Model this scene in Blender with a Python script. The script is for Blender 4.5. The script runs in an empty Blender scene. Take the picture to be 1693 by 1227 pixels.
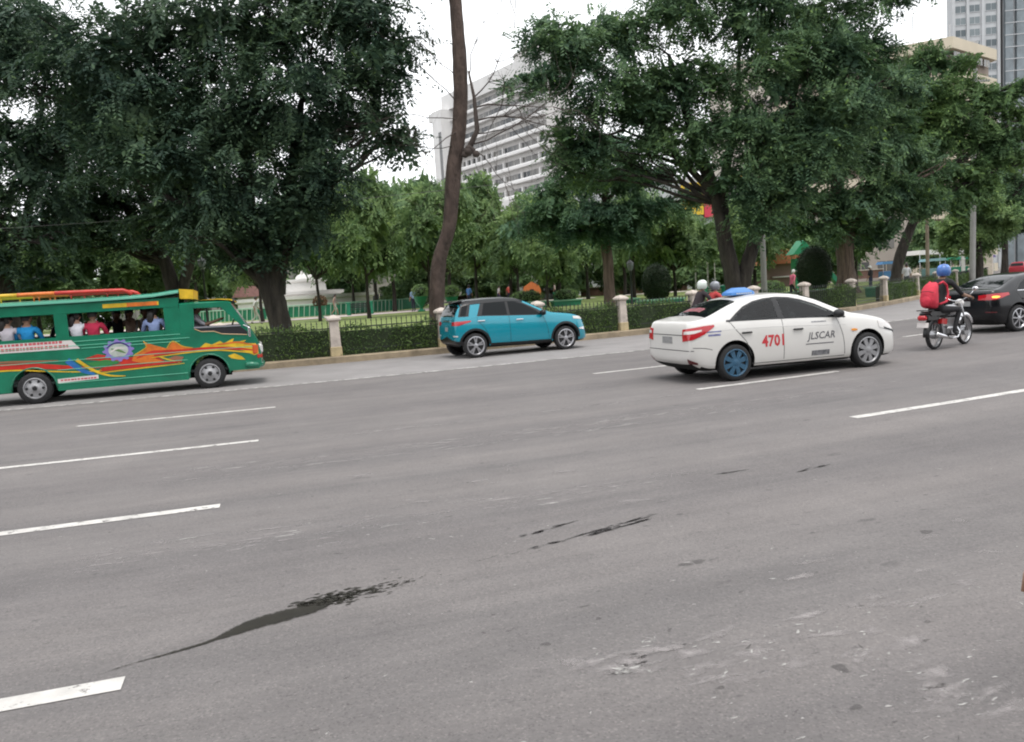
import bpy, bmesh, math, random
import numpy as np
from mathutils import Vector, Matrix, Euler
from mathutils.bvhtree import BVHTree

R_ = math.radians
SC = bpy.context.scene
COL = SC.collection

# ------------------------------------------------------------------ camera, sky, sun, exposure
cam_d = bpy.data.cameras.new('camera')
cam = bpy.data.objects.new('camera', cam_d)
COL.objects.link(cam)
cam_d.sensor_width = 36.0
cam_d.lens = 36.0 * 1333.67 / 1693.0
cam_d.clip_start = 0.05
cam_d.clip_end = 3000
PIT, ROL = R_(5.502), R_(3.658)
_c, _s, _cp, _sp = math.cos(ROL), math.sin(ROL), math.cos(PIT), math.sin(PIT)
cam.matrix_world = Matrix(((_c, _s, 0, 0), (-_s * _sp, _c * _sp, -_cp, 0), (-_s * _cp, _c * _cp, _sp, 1.6816), (0, 0, 0, 1)))
SC.camera = cam

world = bpy.data.worlds.new('World')
SC.world = world
world.use_nodes = True
wn, wl = world.node_tree.nodes, world.node_tree.links
wn.clear()
SUN_EL, SUN_AZ = R_(74), R_(160)          # azimuth clockwise from +Y
sky = wn.new('ShaderNodeTexSky')
sky.sky_type = 'NISHITA'
sky.sun_disc = False
sky.sun_elevation = SUN_EL
sky.sun_rotation = SUN_AZ
sky.dust_density = 6.0
sky.air_density = 1.0
hs = wn.new('ShaderNodeHueSaturation')
hs.inputs['Saturation'].default_value = 0.25
mx = wn.new('ShaderNodeMix')
mx.data_type = 'RGBA'
mx.inputs['Factor'].default_value = 0.9
mx.inputs['B'].default_value = (10.2, 10.4, 10.7, 1)   # even cloud layer
bg = wn.new('ShaderNodeBackground')
bg.inputs['Strength'].default_value = 0.13
wo = wn.new('ShaderNodeOutputWorld')
wl.new(sky.outputs['Color'], hs.inputs['Color'])
wl.new(hs.outputs['Color'], mx.inputs['A'])
wl.new(mx.outputs['Result'], bg.inputs['Color'])
wl.new(bg.outputs['Background'], wo.inputs['Surface'])

sun_d = bpy.data.lights.new('sun', 'SUN')
sun_d.energy = 1.2
sun_d.angle = R_(25)
sun_d.color = (1.0, 0.96, 0.9)
sun = bpy.data.objects.new('sun', sun_d)
COL.objects.link(sun)
_sd = Vector((math.sin(SUN_AZ) * math.cos(SUN_EL), math.cos(SUN_AZ) * math.cos(SUN_EL), math.sin(SUN_EL)))
sun.rotation_euler = _sd.to_track_quat('Z', 'Y').to_euler()

vs = SC.view_settings
vs.view_transform = 'Standard'
vs.look = 'None'
vs.exposure = 0.42
vs.gamma = 1.0
vs.use_curve_mapping = False
SC.cycles.max_bounces = 6
SC.cycles.transparent_max_bounces = 6
SC.cycles.use_adaptive_sampling = True
SC.cycles.adaptive_threshold = 0.02
SC.cycles.use_denoising = True
SC.cycles.filter_width = 2.0

# ------------------------------------------------------------------ materials
MATS = {}


def nt(m):
    return m.node_tree.nodes, m.node_tree.links


def mat(name, col, rough=0.6, metal=0.0, var=0.0, vscale=4.0, bump=0.0, bscale=40.0, coat=0.0, emit=None, estr=0.0, spec=0.5, stretch=None, col2=None):
    """principled material with optional noise colour variation and fine bump"""
    if name in MATS:
        return MATS[name]
    m = bpy.data.materials.new(name)
    m.use_nodes = True
    n, l = nt(m)
    b = n['Principled BSDF']
    b.inputs['Base Color'].default_value = (*col, 1)
    b.inputs['Roughness'].default_value = rough
    b.inputs['Metallic'].default_value = metal
    b.inputs['Specular IOR Level'].default_value = spec
    if coat:
        b.inputs['Coat Weight'].default_value = coat
        b.inputs['Coat Roughness'].default_value = 0.06
    if emit:
        b.inputs['Emission Color'].default_value = (*emit, 1)
        b.inputs['Emission Strength'].default_value = estr
    if var or bump:
        tc = n.new('ShaderNodeTexCoord')
        mp = n.new('ShaderNodeMapping')
        if stretch:
            mp.inputs['Scale'].default_value = stretch
        l.new(tc.outputs['Object'], mp.inputs['Vector'])
    if var:
        ns = n.new('ShaderNodeTexNoise')
        ns.inputs['Scale'].default_value = vscale
        ns.inputs['Detail'].default_value = 6
        ns.inputs['Roughness'].default_value = 0.65
        l.new(mp.outputs['Vector'], ns.inputs['Vector'])
        r = n.new('ShaderNodeValToRGB')
        r.color_ramp.elements[0].position = 0.3
        r.color_ramp.elements[1].position = 0.7
        c2 = col2 if col2 else tuple(min(1, c * (1 + var)) for c in col)
        r.color_ramp.elements[0].color = (*[c * (1 - var) for c in col], 1)
        r.color_ramp.elements[1].color = (*c2, 1)
        l.new(ns.outputs['Fac'], r.inputs['Fac'])
        l.new(r.outputs['Color'], b.inputs['Base Color'])
    if bump:
        nb = n.new('ShaderNodeTexNoise')
        nb.inputs['Scale'].default_value = bscale
        nb.inputs['Detail'].default_value = 5
        l.new(mp.outputs['Vector'], nb.inputs['Vector'])
        bp = n.new('ShaderNodeBump')
        bp.inputs['Strength'].default_value = bump
        bp.inputs['Distance'].default_value = 0.05
        l.new(nb.outputs['Fac'], bp.inputs['Height'])
        l.new(bp.outputs['Normal'], b.inputs['Normal'])
    MATS[name] = m
    return m


def leaf_mat(name, c0, c1, trans=0.25, rough=0.5, tip=None):
    """leaf: diffuse plus translucency, each leaf its own shade"""
    m = bpy.data.materials.new(name)
    m.use_nodes = True
    n, l = nt(m)
    b = n['Principled BSDF']
    g = n.new('ShaderNodeNewGeometry')
    r = n.new('ShaderNodeValToRGB')
    r.color_ramp.elements[0].color = (*c0, 1)
    r.color_ramp.elements[1].color = (*c1, 1)
    if tip:
        e = r.color_ramp.elements.new(0.97)
        e.color = (*c1, 1)
        r.color_ramp.elements[2].color = (*tip, 1)
    l.new(g.outputs['Random Per Island'], r.inputs['Fac'])
    tc = n.new('ShaderNodeTexCoord')
    ns = n.new('ShaderNodeTexNoise')
    ns.inputs['Scale'].default_value = 0.55
    ns.inputs['Detail'].default_value = 3
    l.new(tc.outputs['Object'], ns.inputs['Vector'])
    mm = n.new('ShaderNodeMix')
    mm.data_type = 'RGBA'
    mm.blend_type = 'MULTIPLY'
    mm.inputs['Factor'].default_value = 1.0
    r2 = n.new('ShaderNodeValToRGB')
    r2.color_ramp.elements[0].position = 0.35
    r2.color_ramp.elements[1].position = 0.65
    r2.color_ramp.elements[0].color = (0.72, 0.78, 0.82, 1)
    r2.color_ramp.elements[1].color = (1.3, 1.25, 1.0, 1)
    l.new(ns.outputs['Fac'], r2.inputs['Fac'])
    l.new(r.outputs['Color'], mm.inputs['A'])
    l.new(r2.outputs['Color'], mm.inputs['B'])
    l.new(mm.outputs['Result'], b.inputs['Base Color'])
    b.inputs['Roughness'].default_value = rough
    b.inputs['Specular IOR Level'].default_value = 0.22
    t = n.new('ShaderNodeBsdfTranslucent')
    l.new(mm.outputs['Result'], t.inputs['Color'])
    ms = n.new('ShaderNodeMixShader')
    ms.inputs['Fac'].default_value = trans
    l.new(b.outputs['BSDF'], ms.inputs[1])
    l.new(t.outputs['BSDF'], ms.inputs[2])
    l.new(ms.outputs['Shader'], n['Material Output'].inputs['Surface'])
    return m


# ------------------------------------------------------------------ objects
def tag(o, label=None, cat=None, group=None, kind=None):
    if label:
        o['label'] = label
    if cat:
        o['category'] = cat
    if group:
        o['group'] = group
    if kind:
        o['kind'] = kind
    return o


def thing(name, label, cat, loc=(0, 0, 0), rz=0.0, group=None, scale=None):
    o = bpy.data.objects.new(name, None)
    COL.objects.link(o)
    o.location = loc
    o.rotation_euler = (0, 0, rz)
    if scale:
        o.scale = (scale,) * 3
    o.empty_display_size = 0.2
    return tag(o, label, cat, group)


def copy_tree(o, parent=None):
    c = o.copy()
    COL.objects.link(c)
    if parent:
        c.parent = parent
    for ch in list(o.children):
        copy_tree(ch, c)
    return c


def link(name, me, mats, parent=None, smooth=False, auto=None):
    o = bpy.data.objects.new(name, me)
    COL.objects.link(o)
    if mats is not None:
        for m in (mats if isinstance(mats, (list, tuple)) else [mats]):
            me.materials.append(m)
    if smooth:
        me.shade_smooth()
    if auto:
        me.set_sharp_from_angle(angle=R_(auto))
    if parent:
        o.parent = parent
    return o


def np_mesh(name, v, f, mats, parent=None):
    """big quad meshes straight from numpy"""
    me = bpy.data.meshes.new(name)
    v = np.asarray(v, np.float32)
    f = np.asarray(f, np.int32)
    k = f.shape[1]
    me.vertices.add(len(v))
    me.vertices.foreach_set('co', v.ravel())
    me.loops.add(f.size)
    me.loops.foreach_set('vertex_index', f.ravel())
    me.polygons.add(len(f))
    me.polygons.foreach_set('loop_start', np.arange(0, f.size, k, dtype=np.int32))
    me.update(calc_edges=True)
    return link(name, me, mats, parent)


class MB:
    """collects primitives, builds one mesh"""

    def __init__(self):
        self.v, self.f, self.m = [], [], []

    def add(self, vs_, fs_, mi=0, M=None):
        k = len(self.v)
        for a in vs_:
            self.v.append(tuple(M @ Vector(a)) if M is not None else tuple(a))
        for a in fs_:
            self.f.append([i + k for i in a])
            self.m.append(mi)
        return self

    def box(self, c, s, rz=0, rx=0, ry=0, mi=0, bev=0.0, M=None):
        hx, hy, hz = s[0] / 2, s[1] / 2, s[2] / 2
        T = Matrix.Translation(c) @ Euler((rx, ry, rz)).to_matrix().to_4x4()
        if M is not None:
            T = M @ T
        if bev:
            bev = min(bev, hx * .9, hy * .9, hz * .9)
            vs_, fs_ = [], []
            b = bev
            for sx in (-1, 1):
                for sy in (-1, 1):
                    for sz in (-1, 1):
                        vs_ += [(sx * hx, sy * (hy - b), sz * (hz - b)), (sx * (hx - b), sy * hy, sz * (hz - b)), (sx * (hx - b), sy * (hy - b), sz * hz)]

            def I(sx, sy, sz, a):
                return ((sx > 0) * 4 + (sy > 0) * 2 + (sz > 0)) * 3 + a
            for s_ in (-1, 1):
                fs_ += [[I(s_, -1, -1, 0), I(s_, 1, -1, 0), I(s_, 1, 1, 0), I(s_, -1, 1, 0)][::s_],
                        [I(-1, s_, -1, 1), I(1, s_, -1, 1), I(1, s_, 1, 1), I(-1, s_, 1, 1)][::-s_],
                        [I(-1, -1, s_, 2), I(1, -1, s_, 2), I(1, 1, s_, 2), I(-1, 1, s_, 2)][::s_]]
                for t_ in (-1, 1):
                    fs_ += [[I(s_, t_, -1, 0), I(s_, t_, -1, 1), I(s_, t_, 1, 1), I(s_, t_, 1, 0)][::-s_ * t_],
                            [I(s_, -1, t_, 0), I(s_, -1, t_, 2), I(s_, 1, t_, 2), I(s_, 1, t_, 0)][::s_ * t_],
                            [I(-1, s_, t_, 1), I(-1, s_, t_, 2), I(1, s_, t_, 2), I(1, s_, t_, 1)][::-s_ * t_]]
                    for u_ in (-1, 1):
                        fs_.append([I(s_, t_, u_, 0), I(s_, t_, u_, 1), I(s_, t_, u_, 2)][::s_ * t_ * u_])
            return self.add(vs_, fs_, mi, T)
        vs_ = [(x, y, z) for x in (-hx, hx) for y in (-hy, hy) for z in (-hz, hz)]
        fs_ = [[0, 1, 3, 2], [4, 6, 7, 5], [0, 4, 5, 1], [2, 3, 7, 6], [0, 2, 6, 4], [1, 5, 7, 3]]
        return self.add(vs_, fs_, mi, T)

    def tube(self, path, rad, n=8, mi=0, cap=True, M=None):
        P = [Vector(p) for p in path]
        rad = rad if hasattr(rad, '__len__') else [rad] * len(P)
        k = len(self.v)
        up = Vector((0, 0, 1))
        t0 = (P[1] - P[0]).normalized()
        u = t0.cross(up)
        if u.length < 1e-3:
            u = t0.cross(Vector((0, 1, 0)))
        u.normalize()
        vs_ = []
        for i, q in enumerate(P):
            t = (P[min(i + 1, len(P) - 1)] - P[max(i - 1, 0)]).normalized()
            u = (u - t * u.dot(t)).normalized()
            w = t.cross(u)
            for j in range(n):
                a = 2 * math.pi * j / n
                vs_.append(q + (u * math.cos(a) + w * math.sin(a)) * rad[i])
        fs_ = [[i * n + j, i * n + (j + 1) % n, (i + 1) * n + (j + 1) % n, (i + 1) * n + j] for i in range(len(P) - 1) for j in range(n)]
        if cap:
            fs_ += [list(range(n))[::-1], [(len(P) - 1) * n + j for j in range(n)]]
        return self.add(vs_, fs_, mi, M)

    def lathe(self, prof, n=24, axis='z', c=(0, 0, 0), mi=0, M=None, cap=True):
        vs_ = []
        for r, h in prof:
            for j in range(n):
                a = 2 * math.pi * j / n
                x, y = r * math.cos(a), r * math.sin(a)
                vs_.append({'z': (c[0] + x, c[1] + y, c[2] + h), 'y': (c[0] + x, c[1] + h, c[2] - y), 'x': (c[0] + h, c[1] + x, c[2] + y)}[axis])
        k = len(prof)
        fs_ = [[i * n + j, i * n + (j + 1) % n, (i + 1) * n + (j + 1) % n, (i + 1) * n + j] for i in range(k - 1) for j in range(n)]
        if cap and prof[0][0] > 1e-5:
            fs_.append(list(range(n))[::-1])
        if cap and prof[-1][0] > 1e-5:
            fs_.append([(k - 1) * n + j for j in range(n)])
        return self.add(vs_, fs_, mi, M)

    def prism(self, poly, y0, y1, mi=0, M=None, axis='y'):
        """poly in (x,z) extruded along y (or (x,y) along z)"""
        n = len(poly)
        if axis == 'y':
            vs_ = [(a, y0, b) for a, b in poly] + [(a, y1, b) for a, b in poly]
        else:
            vs_ = [(a, b, y0) for a, b in poly] + [(a, b, y1) for a, b in poly]
        fs_ = [list(range(n)), [n + i for i in range(n)][::-1]] + [[i, n + i, n + (i + 1) % n, (i + 1) % n][::-1] for i in range(n)]
        return self.add(vs_, fs_, mi, M)

    def ell(self, c, r, n=12, k=8, mi=0, M=None):
        vs_, fs_ = [], []
        for i in range(1, k):
            a = math.pi * i / k
            for j in range(n):
                b = 2 * math.pi * j / n
                vs_.append((c[0] + r[0] * math.sin(a) * math.cos(b), c[1] + r[1] * math.sin(a) * math.sin(b), c[2] + r[2] * math.cos(a)))
        t, bt = len(vs_), len(vs_) + 1
        vs_ += [(c[0], c[1], c[2] + r[2]), (c[0], c[1], c[2] - r[2])]
        for i in range(k - 2):
            for j in range(n):
                fs_.append([i * n + j, (i + 1) * n + j, (i + 1) * n + (j + 1) % n, i * n + (j + 1) % n])
        for j in range(n):
            fs_.append([t, j, (j + 1) % n])
            fs_.append([bt, (k - 2) * n + (j + 1) % n, (k - 2) * n + j])
        return self.add(vs_, fs_, mi, M)

    def build(self, name, mats, parent=None, smooth=False, auto=None, fixn=True):
        me = bpy.data.meshes.new(name)
        me.from_pydata(self.v, [], self.f)
        if max(self.m, default=0):
            me.polygons.foreach_set('material_index', self.m)
        if fixn:
            bm = bmesh.new()
            bm.from_mesh(me)
            bmesh.ops.recalc_face_normals(bm, faces=bm.faces)
            bm.to_mesh(me)
            bm.free()
        me.update()
        return link(name, me, mats, parent, smooth or bool(auto), auto)


def baked(o):
    """mesh of o with its modifiers applied"""
    dg = bpy.context.evaluated_depsgraph_get()
    dg.update()
    return bpy.data.meshes.new_from_object(o.evaluated_get(dg))


def drop(*objs):
    for o in objs:
        bpy.data.objects.remove(o, do_unlink=True)


def text_mesh(s, size=1.0, bold=0.0):
    """flat mesh of a line of text: (verts xy, faces), baseline at 0, starts at 0"""
    cu = bpy.data.curves.new('txt', 'FONT')
    cu.body = s
    cu.size = size
    cu.offset = bold
    cu.resolution_u = 2
    o = bpy.data.objects.new('txt', cu)
    COL.objects.link(o)
    me = baked(o)
    v = [(a.co.x, a.co.y) for a in me.vertices]
    f = [list(q.vertices) for q in me.polygons]
    bpy.data.meshes.remove(me)
    drop(o)
    bpy.data.curves.remove(cu)
    return v, f


ORD = ['first', 'second', 'third', 'fourth', 'fifth', 'sixth', 'seventh', 'eighth', 'ninth', 'tenth', 'eleventh', 'twelfth', 'thirteenth', 'fourteenth', 'fifteenth', 'sixteenth', 'seventeenth', 'eighteenth', 'nineteenth', 'twentieth', 'twenty-first', 'twenty-second', 'twenty-third', 'twenty-fourth', 'twenty-fifth', 'twenty-sixth', 'twenty-seventh', 'twenty-eighth', 'twenty-ninth', 'thirtieth', 'thirty-first', 'thirty-second']
# ------------------------------------------------------------------ ground, road, kerb, lawn
CX, CY, RK = -25.627, 81.427, 61.974     # the round park: centre and kerb radius


def on_ring(deg, r):
    return (CX + r * math.cos(R_(deg)), CY + r * math.sin(R_(deg)))


_arc = [on_ring(a, RK) for a in np.arange(-150, -50, 1.0)]
_bez = [(14.4, 33.9), (17.6, 37.4), (21.7, 42.5), (25.6, 47.6), (30.6, 54.6), (37.2, 64.0), (50.6, 84.0), (66.0, 107.0), (84.0, 134.0)]


def smooth_path(pts, step=0.5):
    P = [np.array(q, float) for q in pts]
    out = []
    for i in range(len(P) - 1):
        p0, p1, p2, p3 = P[max(i - 1, 0)], P[i], P[i + 1], P[min(i + 2, len(P) - 1)]
        n = max(2, int(np.linalg.norm(p2 - p1) / step))
        for k in range(n):
            t = k / n
            out.append(.5 * ((2 * p1) + (-p0 + p2) * t + (2 * p0 - 5 * p1 + 4 * p2 - p3) * t * t + (-p0 + 3 * p1 - 3 * p2 + p3) * t ** 3))
    out.append(P[-1])
    return np.array(out)


KERB = smooth_path(_arc + _bez, 0.5)
_dk = np.diff(KERB, axis=0)
KLEN = np.concatenate([[0], np.cumsum(np.hypot(_dk[:, 0], _dk[:, 1]))])


def kerb_at(s, off=0.0):
    """point at arc length s on the kerb line, off metres towards the park; and the heading"""
    x, y = np.interp(s, KLEN, KERB[:, 0]), np.interp(s, KLEN, KERB[:, 1])
    e = 0.4
    dx = np.interp(s + e, KLEN, KERB[:, 0]) - np.interp(s - e, KLEN, KERB[:, 0])
    dy = np.interp(s + e, KLEN, KERB[:, 1]) - np.interp(s - e, KLEN, KERB[:, 1])
    h = math.atan2(dy, dx)
    return (x - math.sin(h) * off, y + math.cos(h) * off, h)


def s_near(x, y):
    return float(KLEN[np.argmin((KERB[:, 0] - x) ** 2 + (KERB[:, 1] - y) ** 2)])


def ribbon(name, offs, z, s0, s1, step, mats, closed_profile=None):
    """strip along the kerb line between two offsets"""
    ss = np.arange(s0, s1, step)
    v, f = [], []
    for s in ss:
        for o_, z_ in zip(offs, z):
            x, y, h = kerb_at(s, o_)
            v.append((x, y, z_))
    k = len(offs)
    for i in range(len(ss) - 1):
        for j in range(k - 1):
            f.append([i * k + j, (i + 1) * k + j, (i + 1) * k + j + 1, i * k + j + 1])
    me = bpy.data.meshes.new(name)
    me.from_pydata(v, [], f)
    return link(name, me, mats)


# asphalt: aggregate, patches, wheel-polished bands
M_ASPH = bpy.data.materials.new('asphalt')
M_ASPH.use_nodes = True
n, l = nt(M_ASPH)
b = n['Principled BSDF']
tc = n.new('ShaderNodeTexCoord')


def noise(sc, det=4, rough=0.6, vec=None, dist=0.0):
    q = n.new('ShaderNodeTexNoise')
    q.inputs['Scale'].default_value = sc
    q.inputs['Detail'].default_value = det
    q.inputs['Roughness'].default_value = rough
    q.inputs['Distortion'].default_value = dist
    l.new(vec if vec is not None else tc.outputs['Object'], q.inputs['Vector'])
    return q.outputs['Fac']


def ramp(fac, p0, c0, p1, c1):
    r = n.new('ShaderNodeValToRGB')
    r.color_ramp.elements[0].position = p0
    r.color_ramp.elements[1].position = p1
    r.color_ramp.elements[0].color = (*c0, 1)
    r.color_ramp.elements[1].color = (*c1, 1)
    l.new(fac, r.inputs['Fac'])
    return r.outputs['Color']


def mult(a, b_, fac=1.0, mode='MULTIPLY'):
    q = n.new('ShaderNodeMix')
    q.data_type = 'RGBA'
    q.blend_type = mode
    if hasattr(fac, 'is_linked'):
        l.new(fac, q.inputs['Factor'])
    else:
        q.inputs['Factor'].default_value = fac
    l.new(a, q.inputs['A'])
    if isinstance(b_, tuple):
        q.inputs['B'].default_value = (*b_, 1)
    else:
        l.new(b_, q.inputs['B'])
    return q.outputs['Result']


# traffic-following coordinates: arc length and distance from the middle of the round park
sub = n.new('ShaderNodeVectorMath')
sub.operation = 'SUBTRACT'
sub.inputs[1].default_value = (CX, CY, 0)
l.new(tc.outputs['Object'], sub.inputs[0])
ln_ = n.new('ShaderNodeVectorMath')
ln_.operation = 'LENGTH'
l.new(sub.outputs['Vector'], ln_.inputs[0])
sep = n.new('ShaderNodeSeparateXYZ')
l.new(sub.outputs['Vector'], sep.inputs['Vector'])


def mth(op, a_, b_=None):
    q = n.new('ShaderNodeMath')
    q.operation = op
    for i, w in enumerate((a_, b_)):
        if w is None:
            continue
        if isinstance(w, (int, float)):
            q.inputs[i].default_value = w
        else:
            l.new(w, q.inputs[i])
    return q.outputs[0]


ang_ = mth('ARCTAN2', sep.outputs['Y'], sep.outputs['X'])
rad_ = ln_.outputs['Value']


def along(sa, sr):
    q = n.new('ShaderNodeCombineXYZ')
    l.new(mth('MULTIPLY', ang_, 75.0 * sa), q.inputs['X'])
    l.new(mth('MULTIPLY', rad_, sr), q.inputs['Y'])
    return q.outputs['Vector']


base = ramp(noise(0.22, 5, 0.6), 0.3, (0.142, 0.133, 0.132), 0.7, (0.164, 0.154, 0.152))
base = mult(base, ramp(noise(1.0, 6, 0.65, along(.10, 1.1), 0.3), 0.32, (0.86, 0.86, 0.87), 0.68, (1.12, 1.10, 1.09)))
base = mult(base, ramp(noise(1.0, 5, 0.7, along(.35, 5.0)), 0.3, (0.92, 0.92, 0.92), 0.7, (1.07, 1.07, 1.07)))
# darker oily lane centres, paler wheel tracks
lane = mth('SINE', mth('MULTIPLY', mth('SUBTRACT', rad_, RK + 9.95), 2 * math.pi / 3.45))
base = mult(base, ramp(lane, 0.0, (1.035, 1.035, 1.03), 1.0, (0.93, 0.93, 0.935)))
base = mult(base, ramp(noise(1.1, 6, 0.72), 0.3, (0.90, 0.90, 0.90), 0.7, (1.09, 1.09, 1.08)))
base = mult(base, ramp(noise(38, 5, 0.75), 0.32, (0.88, 0.88, 0.88), 0.70, (1.12, 1.115, 1.11)))
# pale stone chips in the binder
vor = n.new('ShaderNodeTexVoronoi')
vor.inputs['Scale'].default_value = 110
vor.inputs['Randomness'].default_value = 1.0
l.new(tc.outputs['Object'], vor.inputs['Vector'])
sepc = n.new('ShaderNodeSeparateColor')
l.new(vor.outputs['Color'], sepc.inputs['Color'])
base = mult(base, ramp(sepc.outputs['Red'], 0.80, (1, 1, 1), 1.0, (1.28, 1.27, 1.25)))
base = mult(base, ramp(sepc.outputs['Green'], 0.75, (1, 1, 1), 1.0, (0.77, 0.77, 0.78)))
# small dark tar and gum spots, stretched along the traffic
base = mult(base, ramp(noise(1.0, 3, 0.55, along(3.0, 6.0), 0.3), 0.67, (1, 1, 1), 0.75, (0.72, 0.72, 0.73)))
base = mult(base, ramp(noise(1.0, 2, 0.5, along(9.0, 16.0)), 0.70, (1, 1, 1), 0.77, (0.66, 0.66, 0.68)))
l.new(base, b.inputs['Base Color'])
b.inputs['Roughness'].default_value = 0.88
b.inputs['Specular IOR Level'].default_value = 0.3
bp = n.new('ShaderNodeBump')
bp.inputs['Strength'].default_value = 0.3
bp.inputs['Distance'].default_value = 0.012
l.new(noise(70, 6, 0.75), bp.inputs['Height'])
l.new(bp.outputs['Normal'], b.inputs['Normal'])

mb = MB()
mb.add([(-900, -300, 0), (900, -300, 0), (900, 1500, 0), (-900, 1500, 0)], [[0, 1, 2, 3]])
g = mb.build('ground', mat('far_ground', (0.16, 0.16, 0.15), 0.9, var=0.2, vscale=0.1))
g.location.z = -0.03
tag(g, kind='structure')

v, f = [], []
rs = [0.0, 20, 40, 60, 75, 85, 95, 120, 170]
for i in range(len(rs)):
    for j in range(96):
        a = 2 * math.pi * j / 96
        v.append((CX + 10 + rs[i] * math.cos(a), CY + rs[i] * math.sin(a), 0.0))
for i in range(len(rs) - 1):
    for j in range(96):
        f.append([i * 96 + j, (i + 1) * 96 + j, (i + 1) * 96 + (j + 1) % 96, i * 96 + (j + 1) % 96][::1])
me = bpy.data.meshes.new('road')
me.from_pydata(v, [], f)
tag(link('road', me, M_ASPH), kind='structure')

M_PAINT = mat('road_paint', (0.52, 0.50, 0.475), 0.7, var=0.2, vscale=5, bump=0.2, bscale=60)
M_PAINT2 = mat('road_paint_worn', (0.50, 0.48, 0.46), 0.75, var=0.28, vscale=3.5, bump=0.2, bscale=60)


def paint_mask(m, lo, hi, sc):
    """worn paint: lets the asphalt show through where the noise is low"""
    global n, l, tc
    n, l = nt(m)
    tc = n.new('ShaderNodeTexCoord')
    tr = n.new('ShaderNodeBsdfTransparent')
    ms = n.new('ShaderNodeMixShader')
    l.new(ramp(noise(sc, 8, 0.75), lo, (0, 0, 0), hi, (1, 1, 1)), ms.inputs['Fac'])
    l.new(tr.outputs['BSDF'], ms.inputs[1])
    l.new(n['Principled BSDF'].outputs['BSDF'], ms.inputs[2])
    l.new(ms.outputs['Shader'], n['Material Output'].inputs['Surface'])


paint_mask(M_PAINT, 0.36, 0.45, 9)
paint_mask(M_PAINT2, 0.41, 0.54, 6)


def lane_dash(off, a0, a1, w, m=M_PAINT, name='lane_marking'):
    """painted dash on the circle RK + off between two bearings"""
    k = max(3, int(abs(a1 - a0) * 2))
    v, f = [], []
    for i in range(k + 1):
        a = a0 + (a1 - a0) * i / k
        for r in (-w / 2, w / 2):
            x, y = on_ring(a, RK + off + r)
            v.append((x, y, 0.004))
    for i in range(k):
        f.append([2 * i, 2 * i + 1, 2 * i + 3, 2 * i + 2])
    me = bpy.data.meshes.new(name)
    me.from_pydata(v, [], f)
    return tag(link(name, me, m), kind='structure')


# solid line beside the kerb lane follows the kerb, then eases out with it
M_CONCL = mat('concrete_lane', (0.235, 0.222, 0.218), 0.9, var=0.14, vscale=.9, bump=0.2, bscale=50)
tag(ribbon('kerb_lane', (-5.16, -2.6, -.40), (.0035, .0035, .0035), s_near(*on_ring(-110, RK)), s_near(45, 76), .5, M_CONCL), kind='structure')
S_A = s_near(*on_ring(-95, RK))
tag(ribbon('edge_line', (-5.215 - .07, -5.215 + .07), (.004, .004), S_A, s_near(30, 54), .5, M_PAINT2), kind='structure')
for off, a0, a1, w in [(9.09, -74.84, -72.35, .12), (12.58, -74.95, -72.59, .13), (16.02, -75.2, -72.84, .14), (19.40, -75.3, -73.04, .14),
                       (9.06, -67.46, -65.1, .12), (12.60, -67.53, -65.29, .13), (16.05, -67.76, -65.35, .14),
                       (9.06, -60.2, -57.9, .12), (12.6, -60.3, -58.0, .13), (9.06, -82.0, -79.6, .12)]:
    lane_dash(off, a0, a1, w)

# kerb: low painted concrete plinth that carries the fence
M_KERB = mat('kerb_concrete', (0.27, 0.215, 0.145), 0.85, var=0.4, vscale=1.6, bump=0.3, bscale=30)
S_END = s_near(60, 98)
tag(ribbon('kerb', (0.0, 0.0, 0.03, 0.62, 0.65, 0.65), (-0.02, 0.17, 0.20, 0.20, 0.17, -0.02), 2.0, S_END, .5, M_KERB), kind='structure')
M_GUT = mat('gutter_concrete', (0.22, 0.205, 0.20), 0.9, var=0.2, vscale=1.5, bump=0.25, bscale=40)
tag(ribbon('gutter', (-0.45, 0.01), (0.005, 0.009), 2.0, S_END, .5, M_GUT), kind='structure')

# lawn: rises gently from the fence towards the fountain
def lawn_z(x, y):
    d = RK - 0.6 - math.hypot(x - CX, y - CY)
    # right of the circle the kerb straightens; measure from the kerb line there
    if x > 12:
        i = np.argmin((KERB[:, 0] - x) ** 2 + (KERB[:, 1] - y) ** 2)
        d = math.hypot(KERB[i, 0] - x, KERB[i, 1] - y) - 0.6
    t = min(1, max(0, d / 34.0))
    return 0.17 + 0.58 * (t * t * (3 - 2 * t))


ss = np.arange(2.0, S_END, 1.0)
outer = [kerb_at(s, 0.66)[:2] for s in ss]
v, f = [], []
lev = [0, .02, .05, .1, .16, .23, .31, .4, .5, .6, .7, .8, .9, 1.0]
HUB = (CX + 12, CY + 10)
for t in lev:
    for (x, y) in outer:
        q = (x + (HUB[0] - x) * t, y + (HUB[1] - y) * t)
        v.append((*q, lawn_z(*q)))
k = len(outer)
for i in range(len(lev) - 1):
    for j in range(k - 1):
        f.append([i * k + j, i * k + j + 1, (i + 1) * k + j + 1, (i + 1) * k + j])
M_LAWN = mat('lawn_grass', (0.15, 0.21, 0.05), 0.9, var=0.3, vscale=0.9, bump=0.5, bscale=25, col2=(0.23, 0.285, 0.085))
me = bpy.data.meshes.new('lawn')
me.from_pydata(v, [], f)
tag(link('lawn', me, M_LAWN, smooth=True), kind='structure')

# far half of the park and the streets beyond it
mb = MB()
mb.lathe([(0.0, 0.752), (40, 0.752), (RK - 6, 0.70), (RK - 1, 0.2)], 96, 'z', (CX, CY + 6, -0.03))
o = mb.build('far_lawn', M_LAWN, smooth=True)
tag(o, kind='structure')

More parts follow.
